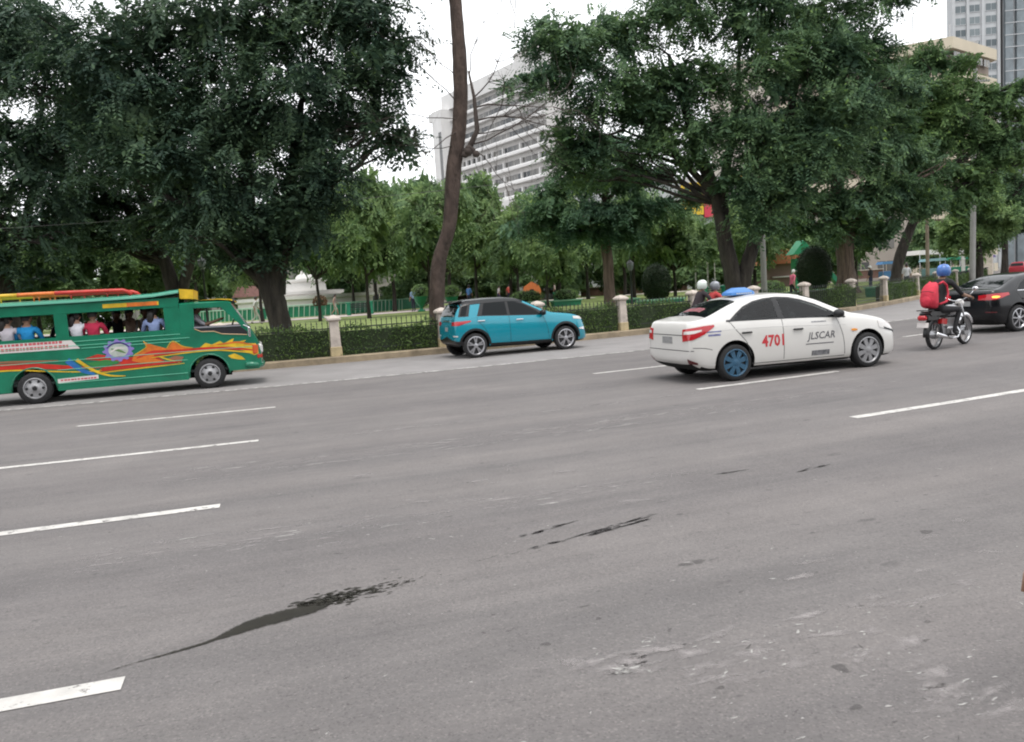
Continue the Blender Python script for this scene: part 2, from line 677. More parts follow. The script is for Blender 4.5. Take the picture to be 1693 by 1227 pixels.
# paved walks: ring around the fountain and a walk crossing the lawn
M_PAVE = mat('path_paving', (0.50, 0.43, 0.40), 0.85, var=0.14, vscale=1.2, bump=0.2, bscale=20)
FX, FY = -19.3, 78.0


def flat_strip(name, pts, w, m, dz=0.012, step=1.0):
    P = smooth_path(pts, step)
    v, f = [], []
    for i, q in enumerate(P):
        t = P[min(i + 1, len(P) - 1)] - P[max(i - 1, 0)]
        t /= np.hypot(*t)
        for s in (-1, -.5, 0, .5, 1):
            x, y = q[0] - t[1] * w / 2 * s, q[1] + t[0] * w / 2 * s
            v.append((x, y, max(lawn_z(x, y), 0.17) + dz))
    for i in range(len(P) - 1):
        for j in range(4):
            f.append([i * 5 + j, (i + 1) * 5 + j, (i + 1) * 5 + j + 1, i * 5 + j + 1])
    me = bpy.data.meshes.new(name)
    me.from_pydata(v, [], f)
    return tag(link(name, me, m, smooth=True), kind='structure')


flat_strip('path', [(-48, 62), (-36, 59.5), (-24, 59.0), (-15, 60.5), (-7.5, 65.5), (-3.6, 74), (-3, 90)], 9.0, M_PAVE, 0.03)
flat_strip('path', [(-5, 73), (4, 78), (14, 84), (30, 92)], 4.0, M_PAVE, 0.036)

# ------------------------------------------------------------------ marks on the asphalt
rng = np.random.default_rng(7)


def stain_mat(name, col, rough, lo, hi, sc, peak=1.0, spec=.2):
    """thin film on the road; the mesh attribute 'a' and a noise set how much it covers"""
    global n, l, tc
    m = mat(name, col, rough, var=.25, vscale=12, spec=spec)
    n, l = nt(m)
    tc = n.new('ShaderNodeTexCoord')
    at_ = n.new('ShaderNodeAttribute')
    at_.attribute_name = 'a'
    q = n.new('ShaderNodeMath')
    q.operation = 'MULTIPLY_ADD'
    l.new(noise(sc, 6, .7), q.inputs[0])
    q.inputs[1].default_value = .9
    l.new(at_.outputs['Fac'], q.inputs[2])
    tr = n.new('ShaderNodeBsdfTransparent')
    ms = n.new('ShaderNodeMixShader')
    l.new(ramp(q.outputs[0], lo, (0, 0, 0), hi, (peak,) * 3), ms.inputs['Fac'])
    l.new(tr.outputs['BSDF'], ms.inputs[1])
    l.new(n['Principled BSDF'].outputs['BSDF'], ms.inputs[2])
    l.new(ms.outputs['Shader'], n['Material Output'].inputs['Surface'])
    return m


M_WET = stain_mat('wet_stain', (0.020, 0.018, 0.013), .6, .74, 1.12, 22, .88)
M_DAMP = stain_mat('damp_stain', (0.075, 0.070, 0.070), .9, .75, 1.35, 26, .33)
M_FLECK = stain_mat('paint_flecks', (0.36, 0.35, 0.335), .9, .74, 1.45, 45, .85)
M_FAINT = stain_mat('paint_ghost', (0.30, 0.278, 0.274), .9, .58, 1.15, 30, .7)


class Soft:
    """soft-edged blobs, each a fan whose attribute falls to 0 at its rim"""

    def __init__(s):
        s.v, s.f, s.a = [], [], []

    def add(s, cx, cy, rx, ry, ang, st=1.0, irr=.3, k=10):
        ph = rng.uniform(0, 6.28, 3)
        z = rng.uniform(.0012, .0030)
        o = len(s.v)
        s.v.append((cx, cy, z))
        s.a.append(st)
        for q, al in ((.6, .62), (1.0, 0.0)):
            for i in range(k):
                t = 2 * math.pi * i / k
                r = q * (1 + irr * (math.sin(2 * t + ph[0]) * .4 + math.sin(3 * t + ph[1]) * .5) + rng.uniform(-irr, irr) * .3)
                x, y = rx * r * math.cos(t), ry * r * math.sin(t)
                s.v.append((cx + x * math.cos(ang) - y * math.sin(ang), cy + x * math.sin(ang) + y * math.cos(ang), z))
                s.a.append(al * st)
        for i in range(k):
            j = (i + 1) % k
            s.f += [[o, o + 1 + i, o + 1 + j], [o + 1 + i, o + 1 + k + i, o + 1 + k + j], [o + 1 + i, o + 1 + k + j, o + 1 + j]]

    def build(s, name, m, kind):
        me = bpy.data.meshes.new(name)
        me.from_pydata(s.v, [], s.f)
        me.attributes.new('a', 'FLOAT', 'POINT').data.foreach_set('value', s.a)
        return tag(link(name, me, m), kind=kind)


# leaked water: a thin trail that widens, its edge frayed into droplets
sp = Soft()
spine = smooth_path([(-2.08, 3.665), (-1.95, 3.79), (-1.80, 3.885), (-1.66, 3.985), (-1.57, 4.08), (-1.46, 4.20), (-1.30, 4.31), (-1.16, 4.375), (-1.06, 4.42)], 0.02)
nn = len(spine)
for i, q in enumerate(spine):
    t = spine[min(i + 1, nn - 1)] - spine[max(i - 1, 0)]
    t /= np.hypot(*t)
    u = i / (nn - 1)
    w = 0.007 + 0.013 * min(1, u / .5) + (0.060 * math.sin(math.pi * min(1, max(0, (u - .46) / .58))) ** .9 if u > .46 else 0)
    for j, (o_, al) in enumerate(((-1.5, 0), (-.8, .55), (0, 1.0), (.8, .55), (1.5, 0))):
        sp.v.append((q[0] - t[1] * w * o_, q[1] + t[0] * w * o_, .0034))
        sp.a.append(al * min(1, .30 + u * 1.25) * min(1, (1 - u) * 8))
for i in range(nn - 1):
    for j in range(4):
        sp.f.append([i * 5 + j, (i + 1) * 5 + j, (i + 1) * 5 + j + 1, i * 5 + j + 1])
sp.build('wet_stain', M_WET, 'structure')
sp = Soft()
for _ in range(420):
    u = abs(rng.normal(0, .36))
    x, y = -1.24 + u * .90 + rng.normal(0, .05), 4.43 + u * .46 + rng.normal(0, .045)
    r = rng.uniform(.006, .02) * (1.1 - min(.8, u))
    sp.add(x, y, r * 2.4, r, .45, rng.uniform(.5, 1) * (1 - .5 * min(1, u)))
sp.build('wet_droplets', M_WET, 'stuff')
# older damp streaks and gum spots
sp = Soft()
for (x0, y0, x1, y1, n_, r) in [(0.0, 5.46, 0.40, 5.75, 40, .022), (0.05, 5.17, 0.98, 5.79, 90, .022), (0.45, 5.38, 0.92, 5.68, 50, .026), (-.3, 5.0, .3, 5.3, 20, .014), (1.75, 6.9, 2.0, 7.0, 22, .024), (2.4, 6.8, 2.75, 7.0, 30, .024)]:
    for _ in range(n_):
        t = rng.uniform()
        sp.add(x0 + (x1 - x0) * t + rng.normal(0, .008), y0 + (y1 - y0) * t + rng.normal(0, .012), r * rng.uniform(1.5, 3.2), r * rng.uniform(.35, .8), math.atan2(y1 - y0, x1 - x0), rng.uniform(.5, .9), .4)
for (x, y, a, b_) in [(0.96, 4.69, .07, .032), (1.05, 4.73, .065, .042), (2.57, 5.01, .06, .045), (1.32, 3.30, .045, .05), (.08, 3.72, .035, .026), (0.36, 3.98, .026, .02), (1.25, 2.98, .035, .025), (.30, 4.15, .035, .016), (1.9, 3.7, .025, .02), (.78, 3.2, .03, .018)]:
    sp.add(x, y, a, b_, .25, 1.0, .35, 16)
for _ in range(620):
    x, y = rng.uniform(-4, 7), 2.6 + 9 * rng.uniform() ** 1.4
    r = rng.uniform(.006, .02)
    sp.add(x, y, r * rng.uniform(1, 2.6), r * rng.uniform(.5, 1), .3 + rng.normal(0, .4), rng.uniform(.4, .9), .45, 8)
sp.build('dark_spots', M_DAMP, 'stuff')
# worn white paint: ghost lines of old markings and scuffed patches
sb_, sf_ = Soft(), Soft()
for off, a0, a1, n_, sg, half in [(14.25, -73.4, -65.5, 380, .09, .28), (14.65, -73.4, -68, 130, .05, .25), (12.9, -72.2, -67.0, 240, .05, .0), (10.9, -69.5, -66.5, 60, .05, 0), (17.2, -73.5, -70, 160, .16, .2)]:
    for _ in range(n_):
        a = rng.uniform(a0, a1)
        x, y = on_ring(a, RK + off + rng.normal(0, sg))
        r = rng.uniform(.010, .03)
        (sb_ if rng.uniform() < half else sf_).add(x, y, r * rng.uniform(2.5, 9), r * .6, R_(a) + math.pi / 2, rng.uniform(.3, .9), .5)
for (cx, cy, sx, sy, n_, r0) in [(.42, 3.40, .03, .02, 30, .016), (.56, 3.66, .04, .05, 14, .012), (1.0, 3.5, .38, .16, 60, .009), (1.6, 3.6, .5, .5, 60, .008), (1.9, 4.1, .6, .5, 50, .009), (1.7, 3.0, .14, .06, 22, .010), (.75, 2.95, .5, .2, 40, .009), (-1.4, 6.0, .8, .5, 70, .010), (0, 5, 3, 2.0, 200, .007), (4.2, 6.8, 1.8, 1.2, 40, .012)]:
    for _ in range(n_):
        r = r0 * rng.uniform(.4, 1.5)
        sb_.add(rng.normal(cx, sx), rng.normal(cy, sy), r * rng.uniform(1, 3.2), r * rng.uniform(.5, 1), .3 + rng.normal(0, .5), rng.uniform(.3, 1), .5)
for (cx, cy, sx, sy, n_) in [(.5, 3.5, .12, .1, 8), (1.0, 3.45, .35, .12, 14), (1.6, 3.5, .4, .3, 14), (1.7, 3.05, .15, .06, 6), (2.2, 4.4, .5, .4, 10), (-.2, 7.2, 1.2, .4, 10)]:
    for _ in range(n_):
        sf_.add(rng.normal(cx, sx), rng.normal(cy, sy), rng.uniform(.06, .2), rng.uniform(.03, .07), .3 + rng.normal(0, .2), rng.uniform(.35, .6), .5, 16)
sb_.build('paint_flecks', M_FLECK, 'stuff')
sf_.build('paint_ghost_flecks', M_FAINT, 'stuff')
# ------------------------------------------------------------------ fence: pillars, iron panels, hedge
M_PIL = mat('pillar_plaster', (0.47, 0.41, 0.36), 0.88, var=0.28, vscale=3.0, bump=0.25, bscale=25)
M_PILB = mat('pillar_foot_paint', (0.42, 0.34, 0.20), 0.85, var=0.25, vscale=3, bump=0.25, bscale=25)
M_IRON = mat('black_iron', (0.018, 0.022, 0.02), 0.55, var=0.3, vscale=8)
M_HEDGE = leaf_mat('hedge_leaf', (0.045, 0.085, 0.026), (0.105, 0.165, 0.05), 0.25, 0.5)
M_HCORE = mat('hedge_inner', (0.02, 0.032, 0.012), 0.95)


def leaves(cen, ax, nor, ln, wd):
    """diamond leaves: (N,3) centres, axis, normal; returns verts, faces"""
    N = len(cen)
    ax = ax / np.linalg.norm(ax, axis=1, keepdims=True)
    sd = np.cross(nor, ax)
    sd /= np.linalg.norm(sd, axis=1, keepdims=True) + 1e-9
    nn_ = np.cross(ax, sd)
    ln = np.broadcast_to(np.asarray(ln, float), (N,))[:, None]
    wd = np.broadcast_to(np.asarray(wd, float), (N,))[:, None]
    v = np.empty((N, 4, 3))
    v[:, 0] = cen - ax * ln * .5
    v[:, 1] = cen + sd * wd * .5 - ax * ln * .05 - nn_ * wd * .18
    v[:, 2] = cen + ax * ln * .5 - nn_ * ln * .10
    v[:, 3] = cen - sd * wd * .5 - ax * ln * .05 - nn_ * wd * .18
    return v.reshape(-1, 3), np.arange(N * 4).reshape(-1, 4)


def box_hedge(name, label, s0, s1, h, group):
    mid = (s0 + s1) / 2
    x, y, hd = kerb_at(mid, 0.52)
    L = (s1 - s0)
    t = thing(name, label, 'hedge', (x, y, 0.19), hd, group)
    m = MB()
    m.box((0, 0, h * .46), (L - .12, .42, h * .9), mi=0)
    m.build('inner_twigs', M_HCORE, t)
    r = np.random.default_rng(int(s0 * 100) % 99991)
    N = int(L * 760)
    face = r.uniform(size=N)
    c = np.empty((N, 3))
    c[:, 0] = r.uniform(-L / 2, L / 2, N)
    c[:, 1] = r.uniform(-.30, .30, N)
    c[:, 2] = r.uniform(0.0, h, N)
    fr = face < .58
    c[fr, 1] = -.24 + r.normal(0, .035, fr.sum())
    tp = (face >= .58) & (face < .88)
    c[tp, 2] = h * .97 + r.normal(0, .045, tp.sum())
    c[:, 2] += (.07 * np.sin(c[:, 0] * 2.3 + s0) + .05 * np.sin(c[:, 0] * 6.1 + s0 * 3) + .03 * np.sin(c[:, 0] * 13 + s0)) * (c[:, 2] / h)
    c[:, 1] += .05 * np.sin(c[:, 0] * 3.1 + s0 * 2) * fr
    ax = r.normal(size=(N, 3))
    ax[:, 2] += .5
    no = r.normal(size=(N, 3)) * .8
    no[:, 1] -= .7
    no[:, 2] += .6
    v, f = leaves(c, ax, no, r.uniform(.05, .085, N), r.uniform(.028, .045, N))
    np_mesh('foliage', v, f, M_HEDGE, t)
    return t


# pillar positions along the kerb line
PS = [s_near(*on_ring(a, RK)) for a in (-70.31, -67.46, -64.6, -61.6, -58.7, -55.5, -52.44)]
PS += [s_near(*q) for q in [(15.03, 34.7), (18.0, 37.9), (22.0, 42.9), (25.7, 47.7), (30.5, 54.4), (36.0, 62.3), (41.5, 70.5), (46.5, 78.0)]]
_left = [PS[0] - 3.1 * k for k in range(1, 7)]
P_ALL = _left[::-1] + PS
NL = len(_left)


def pillar_label(i):
    k = i - NL
    if k < 0:
        return 'plaster fence pillar screened by the green jeepney, %s one left of its nose' % ORD[-k - 1]
    special = {0: 'cream plaster fence pillar with ochre foot standing alone just right of the jeepney', 1: 'cream fence pillar in front of the leaning brown trunk at the teal car tail',
               2: 'cream fence pillar screened by the teal car', 3: 'cream fence pillar in open view just right of the teal car bonnet',
               4: 'cream fence pillar beside the white taxi rear window', 5: 'cream fence pillar whose cap shows just behind the blue taxi roof sign'}
    return special.get(k, 'cream fence pillar, %s one to the right of the taxi roof sign' % ORD[k - 6])


M_CAPM = M_PIL
pil_src = None
for i, s in enumerate(P_ALL):
    x, y, hd = kerb_at(s, 0.30)
    if pil_src is None:
        t = thing('fence_pillar', pillar_label(i), 'pillar', (x, y, 0.19), hd, 'cream fence pillars around the park')
        m = MB()
        m.box((0, 0, .14), (.33, .33, .28), bev=.015)
        m.build('foot', M_PILB, t)
        m = MB()
        w0, w1 = .145, .125
        m.add([(sx * w0, sy * w0, .28) for sx, sy in ((-1, -1), (1, -1), (1, 1), (-1, 1))] + [(sx * w1, sy * w1, 1.01) for sx, sy in ((-1, -1), (1, -1), (1, 1), (-1, 1))],
              [[0, 1, 5, 4], [1, 2, 6, 5], [2, 3, 7, 6], [3, 0, 4, 7], [4, 5, 6, 7]])
        m.build('shaft', M_PIL, t)
        m = MB()
        prof = [(.13, 1.00), (.165, 1.03), (.19, 1.05), (.19, 1.10), (.11, 1.165), (.012, 1.20)]
        q = []
        for r, z in prof:
            q += [(r, r, z), (-r, r, z), (-r, -r, z), (r, -r, z)]
        fs = [[4 * a + j, 4 * a + (j + 1) % 4, 4 * a + 4 + (j + 1) % 4, 4 * a + 4 + j] for a in range(5) for j in range(4)] + [[0, 1, 2, 3], [20, 21, 22, 23]]
        m.add(q, fs)
        m.build('cap', M_CAPM, t)
        pil_src = t
    else:
        t = copy_tree(pil_src)
        t.location = (x, y, 0.19)
        t.rotation_euler = (0, 0, hd)
        t['label'] = pillar_label(i)

# picket mesh shared by all panels
m = MB()
m.box((0, 0, .47), (.018, .018, .94))
m.add([(-.02, -.012, .94), (.02, -.012, .94), (.02, .012, .94), (-.02, .012, .94), (0, 0, 1.04)], [[0, 1, 4], [1, 2, 4], [2, 3, 4], [3, 0, 4], [3, 2, 1, 0]])
_p = m.build('picket', M_IRON)
PICK = _p.data
drop(_p)


def panel_where(i):
    k = i - NL
    if k < 0:
        return 'screened by the green jeepney, %s bay left of its nose' % ORD[-k - 1]
    if k == 0:
        return 'between the jeepney nose and the leaning trunk'
    if k == 1:
        return 'behind the teal car tail'
    if k == 2:
        return 'beside the teal car bonnet'
    if k == 3:
        return 'between the teal car and the white taxi tail'
    if k == 4:
        return 'screened by the white taxi rear window'
    return '%s bay to the right of the taxi roof sign' % ORD[k - 5]


for i in range(len(P_ALL) - 1):
    a, b_ = P_ALL[i], P_ALL[i + 1]
    xa, ya, _ = kerb_at(a, .30)
    xb, yb, _ = kerb_at(b_, .30)
    L = math.hypot(xb - xa, yb - ya)
    hd = math.atan2(yb - ya, xb - xa)
    t = thing('iron_fence_panel', 'black iron picket fence panel ' + panel_where(i), 'fence', ((xa + xb) / 2, (ya + yb) / 2, .20), hd, 'iron fence panels')
    for z in (.16, .80):
        m = MB()
        m.box((0, 0, z), (L - .27, .03, .03))
        m.build('rail', M_IRON, t)
    far = i - NL >= 8
    npk = int((L - .3) / (.14 if not far else .2))
    for k in range(npk):
        o = bpy.data.objects.new('picket', PICK)
        COL.objects.link(o)
        o.parent = t
        o.location = ((k - (npk - 1) / 2) * (L - .36) / (npk - 1), 0, 0)
    if i - NL == 7:
        continue
    box_hedge('clipped_hedge', 'clipped dark hedge ' + panel_where(i), a + .12, b_ - .12, .80 + .05 * math.sin(i * 1.7), 'hedge bays behind the fence')
# ------------------------------------------------------------------ trees
M_LEAF_DARK = leaf_mat('leaf_dark', (0.027, 0.055, 0.040), (0.066, 0.110, 0.066), 0.24, 0.6, tip=(0.11, 0.18, 0.07))
M_LEAF_MID = leaf_mat('leaf_mid', (0.048, 0.096, 0.058), (0.108, 0.180, 0.088), 0.3, 0.6, tip=(0.18, 0.29, 0.08))
M_LEAF_LAYER = leaf_mat('leaf_layered', (0.048, 0.105, 0.068), (0.098, 0.178, 0.098), 0.28, 0.6)
M_LEAF_LIGHT = leaf_mat('leaf_light', (0.104, 0.176, 0.078), (0.190, 0.276, 0.115), 0.32, 0.6, tip=(0.24, 0.33, 0.12))
M_LEAF_FAR = leaf_mat('leaf_far', (0.092, 0.162, 0.080), (0.165, 0.250, 0.112), 0.28, 0.65)
M_BARK_D = mat('bark_dark', (0.016, 0.013, 0.011), 0.95, var=0.4, vscale=5.0, bump=1.0, bscale=14, stretch=(1, 1, .22), col2=(0.060, 0.050, 0.041))
M_BARK_B = mat('bark_brown', (0.042, 0.028, 0.022), 0.95, var=0.45, vscale=4.0, bump=1.0, bscale=16, stretch=(1, 1, .45), col2=(0.105, 0.074, 0.060))
M_BARK_R = mat('bark_reddish', (0.070, 0.045, 0.034), 0.95, var=0.45, vscale=7.0, bump=1.0, bscale=14, stretch=(1.4, 1.4, .10), col2=(0.20, 0.145, 0.118))


def sprays(r, blobs, n, spray_len, leaf_len, leaf_w, per, droop=0.35, flat=0.7, inner=0.45):
    """leafy sprays spread through ellipsoid blobs [(c, radii)], each a drooping feather of leaflets"""
    B = np.array([[*c, *q] for c, q in blobs], float)
    vol = np.prod(B[:, 3:], axis=1) ** (2 / 3)
    kc = 7                                      # sprays grow in tufts at the branch ends
    m_ = n // kc + 1
    idx = np.repeat(r.choice(len(B), m_, p=vol / vol.sum()), kc)[:n]
    d = r.normal(size=(m_, 3))
    d /= np.linalg.norm(d, axis=1, keepdims=True)
    d = np.repeat(d, kc, axis=0)[:n]
    rad = (inner ** 3 + (1 - inner ** 3) * r.uniform(size=m_)) ** (1 / 3)
    rad *= 1 + .10 * r.normal(size=m_)
    rad = np.repeat(rad, kc)[:n]
    pos = B[idx, :3] + d * rad[:, None] * B[idx, 3:] + r.normal(0, .26 * spray_len, (n, 3)) * np.array([1, 1, .45])
    ax = d * np.array([1, 1, .35]) + np.repeat(r.normal(0, .35, (m_, 3)), kc, axis=0)[:n] + r.normal(0, .45, (n, 3))
    ax[:, 2] -= droop * r.uniform(.3, 1.4, n)
    ax /= np.linalg.norm(ax, axis=1, keepdims=True)
    up = np.tile(np.array([0, 0, 1.0]), (n, 1)) + r.normal(0, 1 - flat, (n, 3)) + .25 * d
    sd = np.cross(up, ax)
    sd /= np.linalg.norm(sd, axis=1, keepdims=True) + 1e-9
    up = np.cross(ax, sd)
    ln = spray_len * r.uniform(.6, 1.25, n)
    s = np.linspace(-.45, .5, per)
    side = np.where(np.arange(per) % 2 == 0, 1.0, -1.0)
    C = pos[:, None, :] + ax[:, None, :] * (ln[:, None] * s)[:, :, None]
    C[:, :, 2] -= (ln[:, None] * .55 * (s[None, :] + .45) ** 2) * droop * 1.4
    C += sd[:, None, :] * (side * leaf_len * .42)[None, :, None]
    A = ax[:, None, :] * .55 + sd[:, None, :] * side[None, :, None] * .85 - np.array([0, 0, droop * .5])
    A = A + r.normal(0, .22, A.shape)
    Nn = up[:, None, :] + r.normal(0, .35, A.shape)
    N = n * per
    sz = r.uniform(.6, 1.25, N) * np.repeat(r.uniform(.75, 1.25, n), per)
    return leaves(C.reshape(-1, 3), A.reshape(-1, 3), Nn.reshape(-1, 3), leaf_len * sz, leaf_w * sz)


def bend(p0, p1, k=6, sag=0.12, r=None):
    p0, p1 = np.array(p0, float), np.array(p1, float)
    L = np.linalg.norm(p1 - p0)
    o = (r.normal(0, .06 * L, 3) if r is not None else np.zeros(3))
    out = []
    for i in range(k + 1):
        t = i / k
        q = p0 + (p1 - p0) * t
        w = math.sin(math.pi * t)
        q = q + o * w
        q[2] += sag * L * w
        if r is not None and 0 < i < k:
            q = q + r.normal(0, .018 * L, 3)
        out.append(tuple(q))
    return out


def trunk_tube(m, path, rad, n=14, seed=1, flare=1.6):
    """trunk with uneven girth and a flared foot"""
    P = smooth_path3(path, .25)
    k = len(P)
    r = np.random.default_rng(seed)
    ph = r.uniform(0, 6.28, 6)
    base = len(m.v)
    R0 = np.interp(np.linspace(0, 1, k), np.linspace(0, 1, len(rad)), rad)
    vs_ = []
    for i, q in enumerate(P):
        h = q[2] - P[0][2]
        fl = 1 + (flare - 1) * math.exp(-max(h, 0) / .35)
        for j in range(n):
            a = 2 * math.pi * j / n
            w = 1 + .07 * math.sin(3 * a + ph[0] + h * .7) + .05 * math.sin(5 * a + ph[1] - h * 1.3) + .03 * r.normal() + .04 * math.sin(h * 2.1 + ph[2])
            w *= fl * (1 + (fl - 1) * .35 * math.sin(5 * a + ph[3]))
            vs_.append((q[0] + R0[i] * w * math.cos(a), q[1] + R0[i] * w * math.sin(a), q[2]))
    fs_ = [[i * n + j, i * n + (j + 1) % n, (i + 1) * n + (j + 1) % n, (i + 1) * n + j] for i in range(k - 1) for j in range(n)]
    fs_.append([(k - 1) * n + j for j in range(n)])
    m.add(vs_, fs_)


def smooth_path3(pts, step):
    P = [np.array(q, float) for q in pts]
    out = []
    for i in range(len(P) - 1):
        p0, p1, p2, p3 = P[max(i - 1, 0)], P[i], P[i + 1], P[min(i + 2, len(P) - 1)]
        nn_ = max(2, int(np.linalg.norm(p2 - p1) / step))
        for k in range(nn_):
            t = k / nn_
            out.append(.5 * ((2 * p1) + (-p0 + p2) * t + (2 * p0 - 5 * p1 + 4 * p2 - p3) * t * t + (-p0 + 3 * p1 - 3 * p2 + p3) * t ** 3))
    out.append(P[-1])
    return np.array(out)


def tree(name, label, loc, stems, blobs, nspray, bark, leafm, seed, leaf=(.16, .085), spray=.75, per=13, droop=.35, flat=.7, inner=.45, group=None, flare=1.5, twigs=3, limb_r=.09, fill=.2, ragged=0):
    """stems: list of (path, radii) relative to loc; blobs relative to loc"""
    r = np.random.default_rng(seed)
    t = thing(name, label, 'tree', loc, 0, group)
    if ragged:                                  # small hanging clumps that break the outline
        cen = np.mean([c for c, q in blobs], axis=0)
        ext = []
        for _ in range(ragged):
            c, q = blobs[r.integers(len(blobs))]
            d = (np.array(c) - cen) * np.array([1, .5, .8]) + r.normal(0, 1.2, 3)
            d /= np.linalg.norm(d)
            if d[1] > .3:
                d[1] = -d[1]
            p = np.array(c) + d * np.array(q) * r.uniform(.95, 1.35)
            k_ = r.uniform(.28, .6)
            ext.append((tuple(p), (k_ * 1.3, k_, k_ * .55)))
        blobs = list(blobs) + ext
    for k, (path, rad) in enumerate(stems):
        m = MB()
        trunk_tube(m, path, rad, 14, seed + k, flare)
        m.build('trunk', bark, t, smooth=True)
    m = MB()
    ends = [np.array(path[-1]) for path, _ in stems]
    mids = [(np.array(q), R0) for path, rd in stems for q, R0 in zip(path[len(path) // 2:], np.interp(np.linspace(.5, 1, len(path) - len(path) // 2), np.linspace(0, 1, len(rd)), rd))]
    for bi, (c, q) in enumerate(blobs):
        if len(blobs) > 30 and bi % 2:
            continue
        c = np.array(c)
        e, er = min(mids, key=lambda a: np.linalg.norm(a[0] - c) + max(0, a[0][2] - c[2] + .3) * 3 + 2 * max(0, .55 * np.hypot(a[0][0] - c[0], a[0][1] - c[1]) - (c[2] - a[0][2])))
        L = np.linalg.norm(c - e)
        r0 = min(er * .7, limb_r * (.5 + L * .22))
        path = bend(e, c, 7, .05, r)
        m.tube(path, np.linspace(r0, r0 * .3, len(path)), 7, cap=False)
        for _ in range(twigs):
            d = r.normal(size=3)
            d /= np.linalg.norm(d)
            s = path[r.integers(3, 7)]
            e2 = c + d * np.array(q) * .85
            pp = bend(s, e2, 5, .04, r)
            m.tube(pp, np.linspace(r0 * .4, r0 * .08, len(pp)), 5, cap=False)
    m.build('branches', bark, t, smooth=True)
    v, f = sprays(r, blobs, nspray, spray, leaf[0], leaf[1], per, droop, flat, inner)
    v2, f2 = sprays(r, [(c, tuple(.66 * a for a in q)) for c, q in blobs], int(nspray * fill), spray, leaf[0] * 1.9, leaf[1] * 2.0, per, droop, flat, .1)
    o = np_mesh('crown', np.concatenate([v, v2]), np.concatenate([f, f2 + len(v)]), leafm, t)
    return t


def scatter_blobs(r, c, R, n, q, zmin=-9, squash=.7):
    """n sub-clumps over an ellipsoid crown"""
    out = []
    for i in range(n):
        d = r.normal(size=3)
        d /= np.linalg.norm(d)
        k = r.uniform(.35, .85)
        p = np.array(c) + d * np.array(R) * k
        s = q * r.uniform(.7, 1.25)
        if p[2] < zmin:
            p[2] = zmin + r.uniform(0, .6)
        out.append((tuple(p), (s, s, s * squash)))
    return out


# --- the large dark tree left of centre, its trunk just inside the fence
r = np.random.default_rng(11)
TX, TY, TZ = -7.7, 26.3, .2
bl = []
for (x, y, z, q) in [(-6.2, .5, 9.8, 1.9), (-4.2, -.8, 9.4, 2.0), (-2.0, .2, 10.0, 2.1), (0, -.6, 10.2, 2.0), (2.2, .3, 10.2, 1.9), (4.0, 0, 10.0, 1.4),
                     (-5.5, .5, 7.8, 1.5), (-3.2, -1.2, 7.6, 1.8), (-1.0, -.4, 7.9, 1.9), (1.2, -1.0, 7.9, 1.9), (3.0, .2, 8.3, 1.5), (4.4, .3, 8.6, 1.0),
                     (-4.0, 0, 6.3, 1.3), (-2.2, -1.2, 6.0, 1.6), (-.2, -.8, 6.2, 1.7), (1.8, -.6, 6.4, 1.4), (3.3, 0, 7.1, .9), (3.9, .2, 6.6, .55),
                     (-2.8, -.3, 4.7, 1.1), (-1.0, -1.2, 4.6, 1.2), (.6, -1.0, 4.7, 1.2), (1.9, -.6, 5.2, .9), (2.6, -.2, 5.3, .6), (2.2, -.5, 4.6, .5),
                     (-.6, .4, 3.7, .9), (.8, -.8, 3.7, .7), (-1.6, -.6, 3.9, .8), (1.4, -.7, 4.0, .5), (-.2, -1.0, 3.5, .6), (-8.0, .5, 11.0, 1.6), (-7.5, 0, 9.2, 1.2)]:
    bl.append(((x + r.normal(0, .15), y + r.normal(0, .4), z), (q, q * .95, q * .72)))
tree('spreading_tree', 'large dark spreading tree whose thick black trunk stands just right of the jeepney', (TX, TY, TZ),
     [([(0.35, 0, -.1), (.3, 0, .8), (.15, 0, 1.7), (-.05, 0, 2.6), (-.35, .1, 3.6), (-.5, .2, 5.0), (-.3, .2, 7.0)], [.34, .335, .33, .33, .29, .23, .12]),
      ([(.2, 0, 1.9), (.5, -.1, 3.0), (.9, -.2, 4.4), (1.2, -.2, 6.0), (1.6, 0, 8.0)], [.26, .24, .2, .16, .08]),
      ([(0, 0, 2.2), (-.9, 0, 3.2), (-1.9, -.1, 4.6), (-2.8, 0, 6.4), (-3.6, 0, 8.0)], [.24, .22, .18, .14, .07])],
     bl, 6400, M_BARK_D, M_LEAF_DARK, 11, leaf=(.17, .072), spray=1.05, per=19, droop=.36, flat=.86, inner=.35, fill=.10, ragged=40, flare=1.18)

# --- behind it: forked tree rising over the jeepney roof
bl = []
for (x, y, z, q) in [(-3.5, 0, 8.6, 2.0), (-1.2, -.5, 9.4, 2.0), (1.2, 0, 9.2, 2.0), (3.4, .5, 8.2, 1.6), (-4.2, .4, 6.6, 1.5), (-2.2, -.8, 6.4, 1.6), (0, -.6, 6.8, 1.7), (2.2, -.4, 6.4, 1.6), (-1.4, -.6, 4.9, 1.2), (.8, -.7, 5.0, 1.2), (2.6, 0, 5.0, .9), (-3.2, -.3, 5.0, 1.0)]:
    bl.append(((x, y, z), (q, q, q * .7)))
tree('forked_tree', 'dark forked tree standing behind the jeepney cab, its stems splitting low', (-14.0, 34.5, .4),
     [([(0, 0, -.1), (0, 0, 1.0), (-.05, 0, 2.0), (-.3, 0, 3.4), (-.8, 0, 5.0), (-1.2, 0, 7.5)], [.34, .30, .28, .22, .17, .08]),
      ([(0, 0, 1.5), (.35, 0, 2.6), (.8, 0, 3.8), (1.0, 0, 5.4), (1.4, 0, 7.6)], [.24, .22, .19, .15, .08])],
     bl, 2500, M_BARK_D, M_LEAF_DARK, 12, leaf=(.20, .085), spray=1.1, per=19, droop=.36, flat=.86, fill=.08, ragged=16)

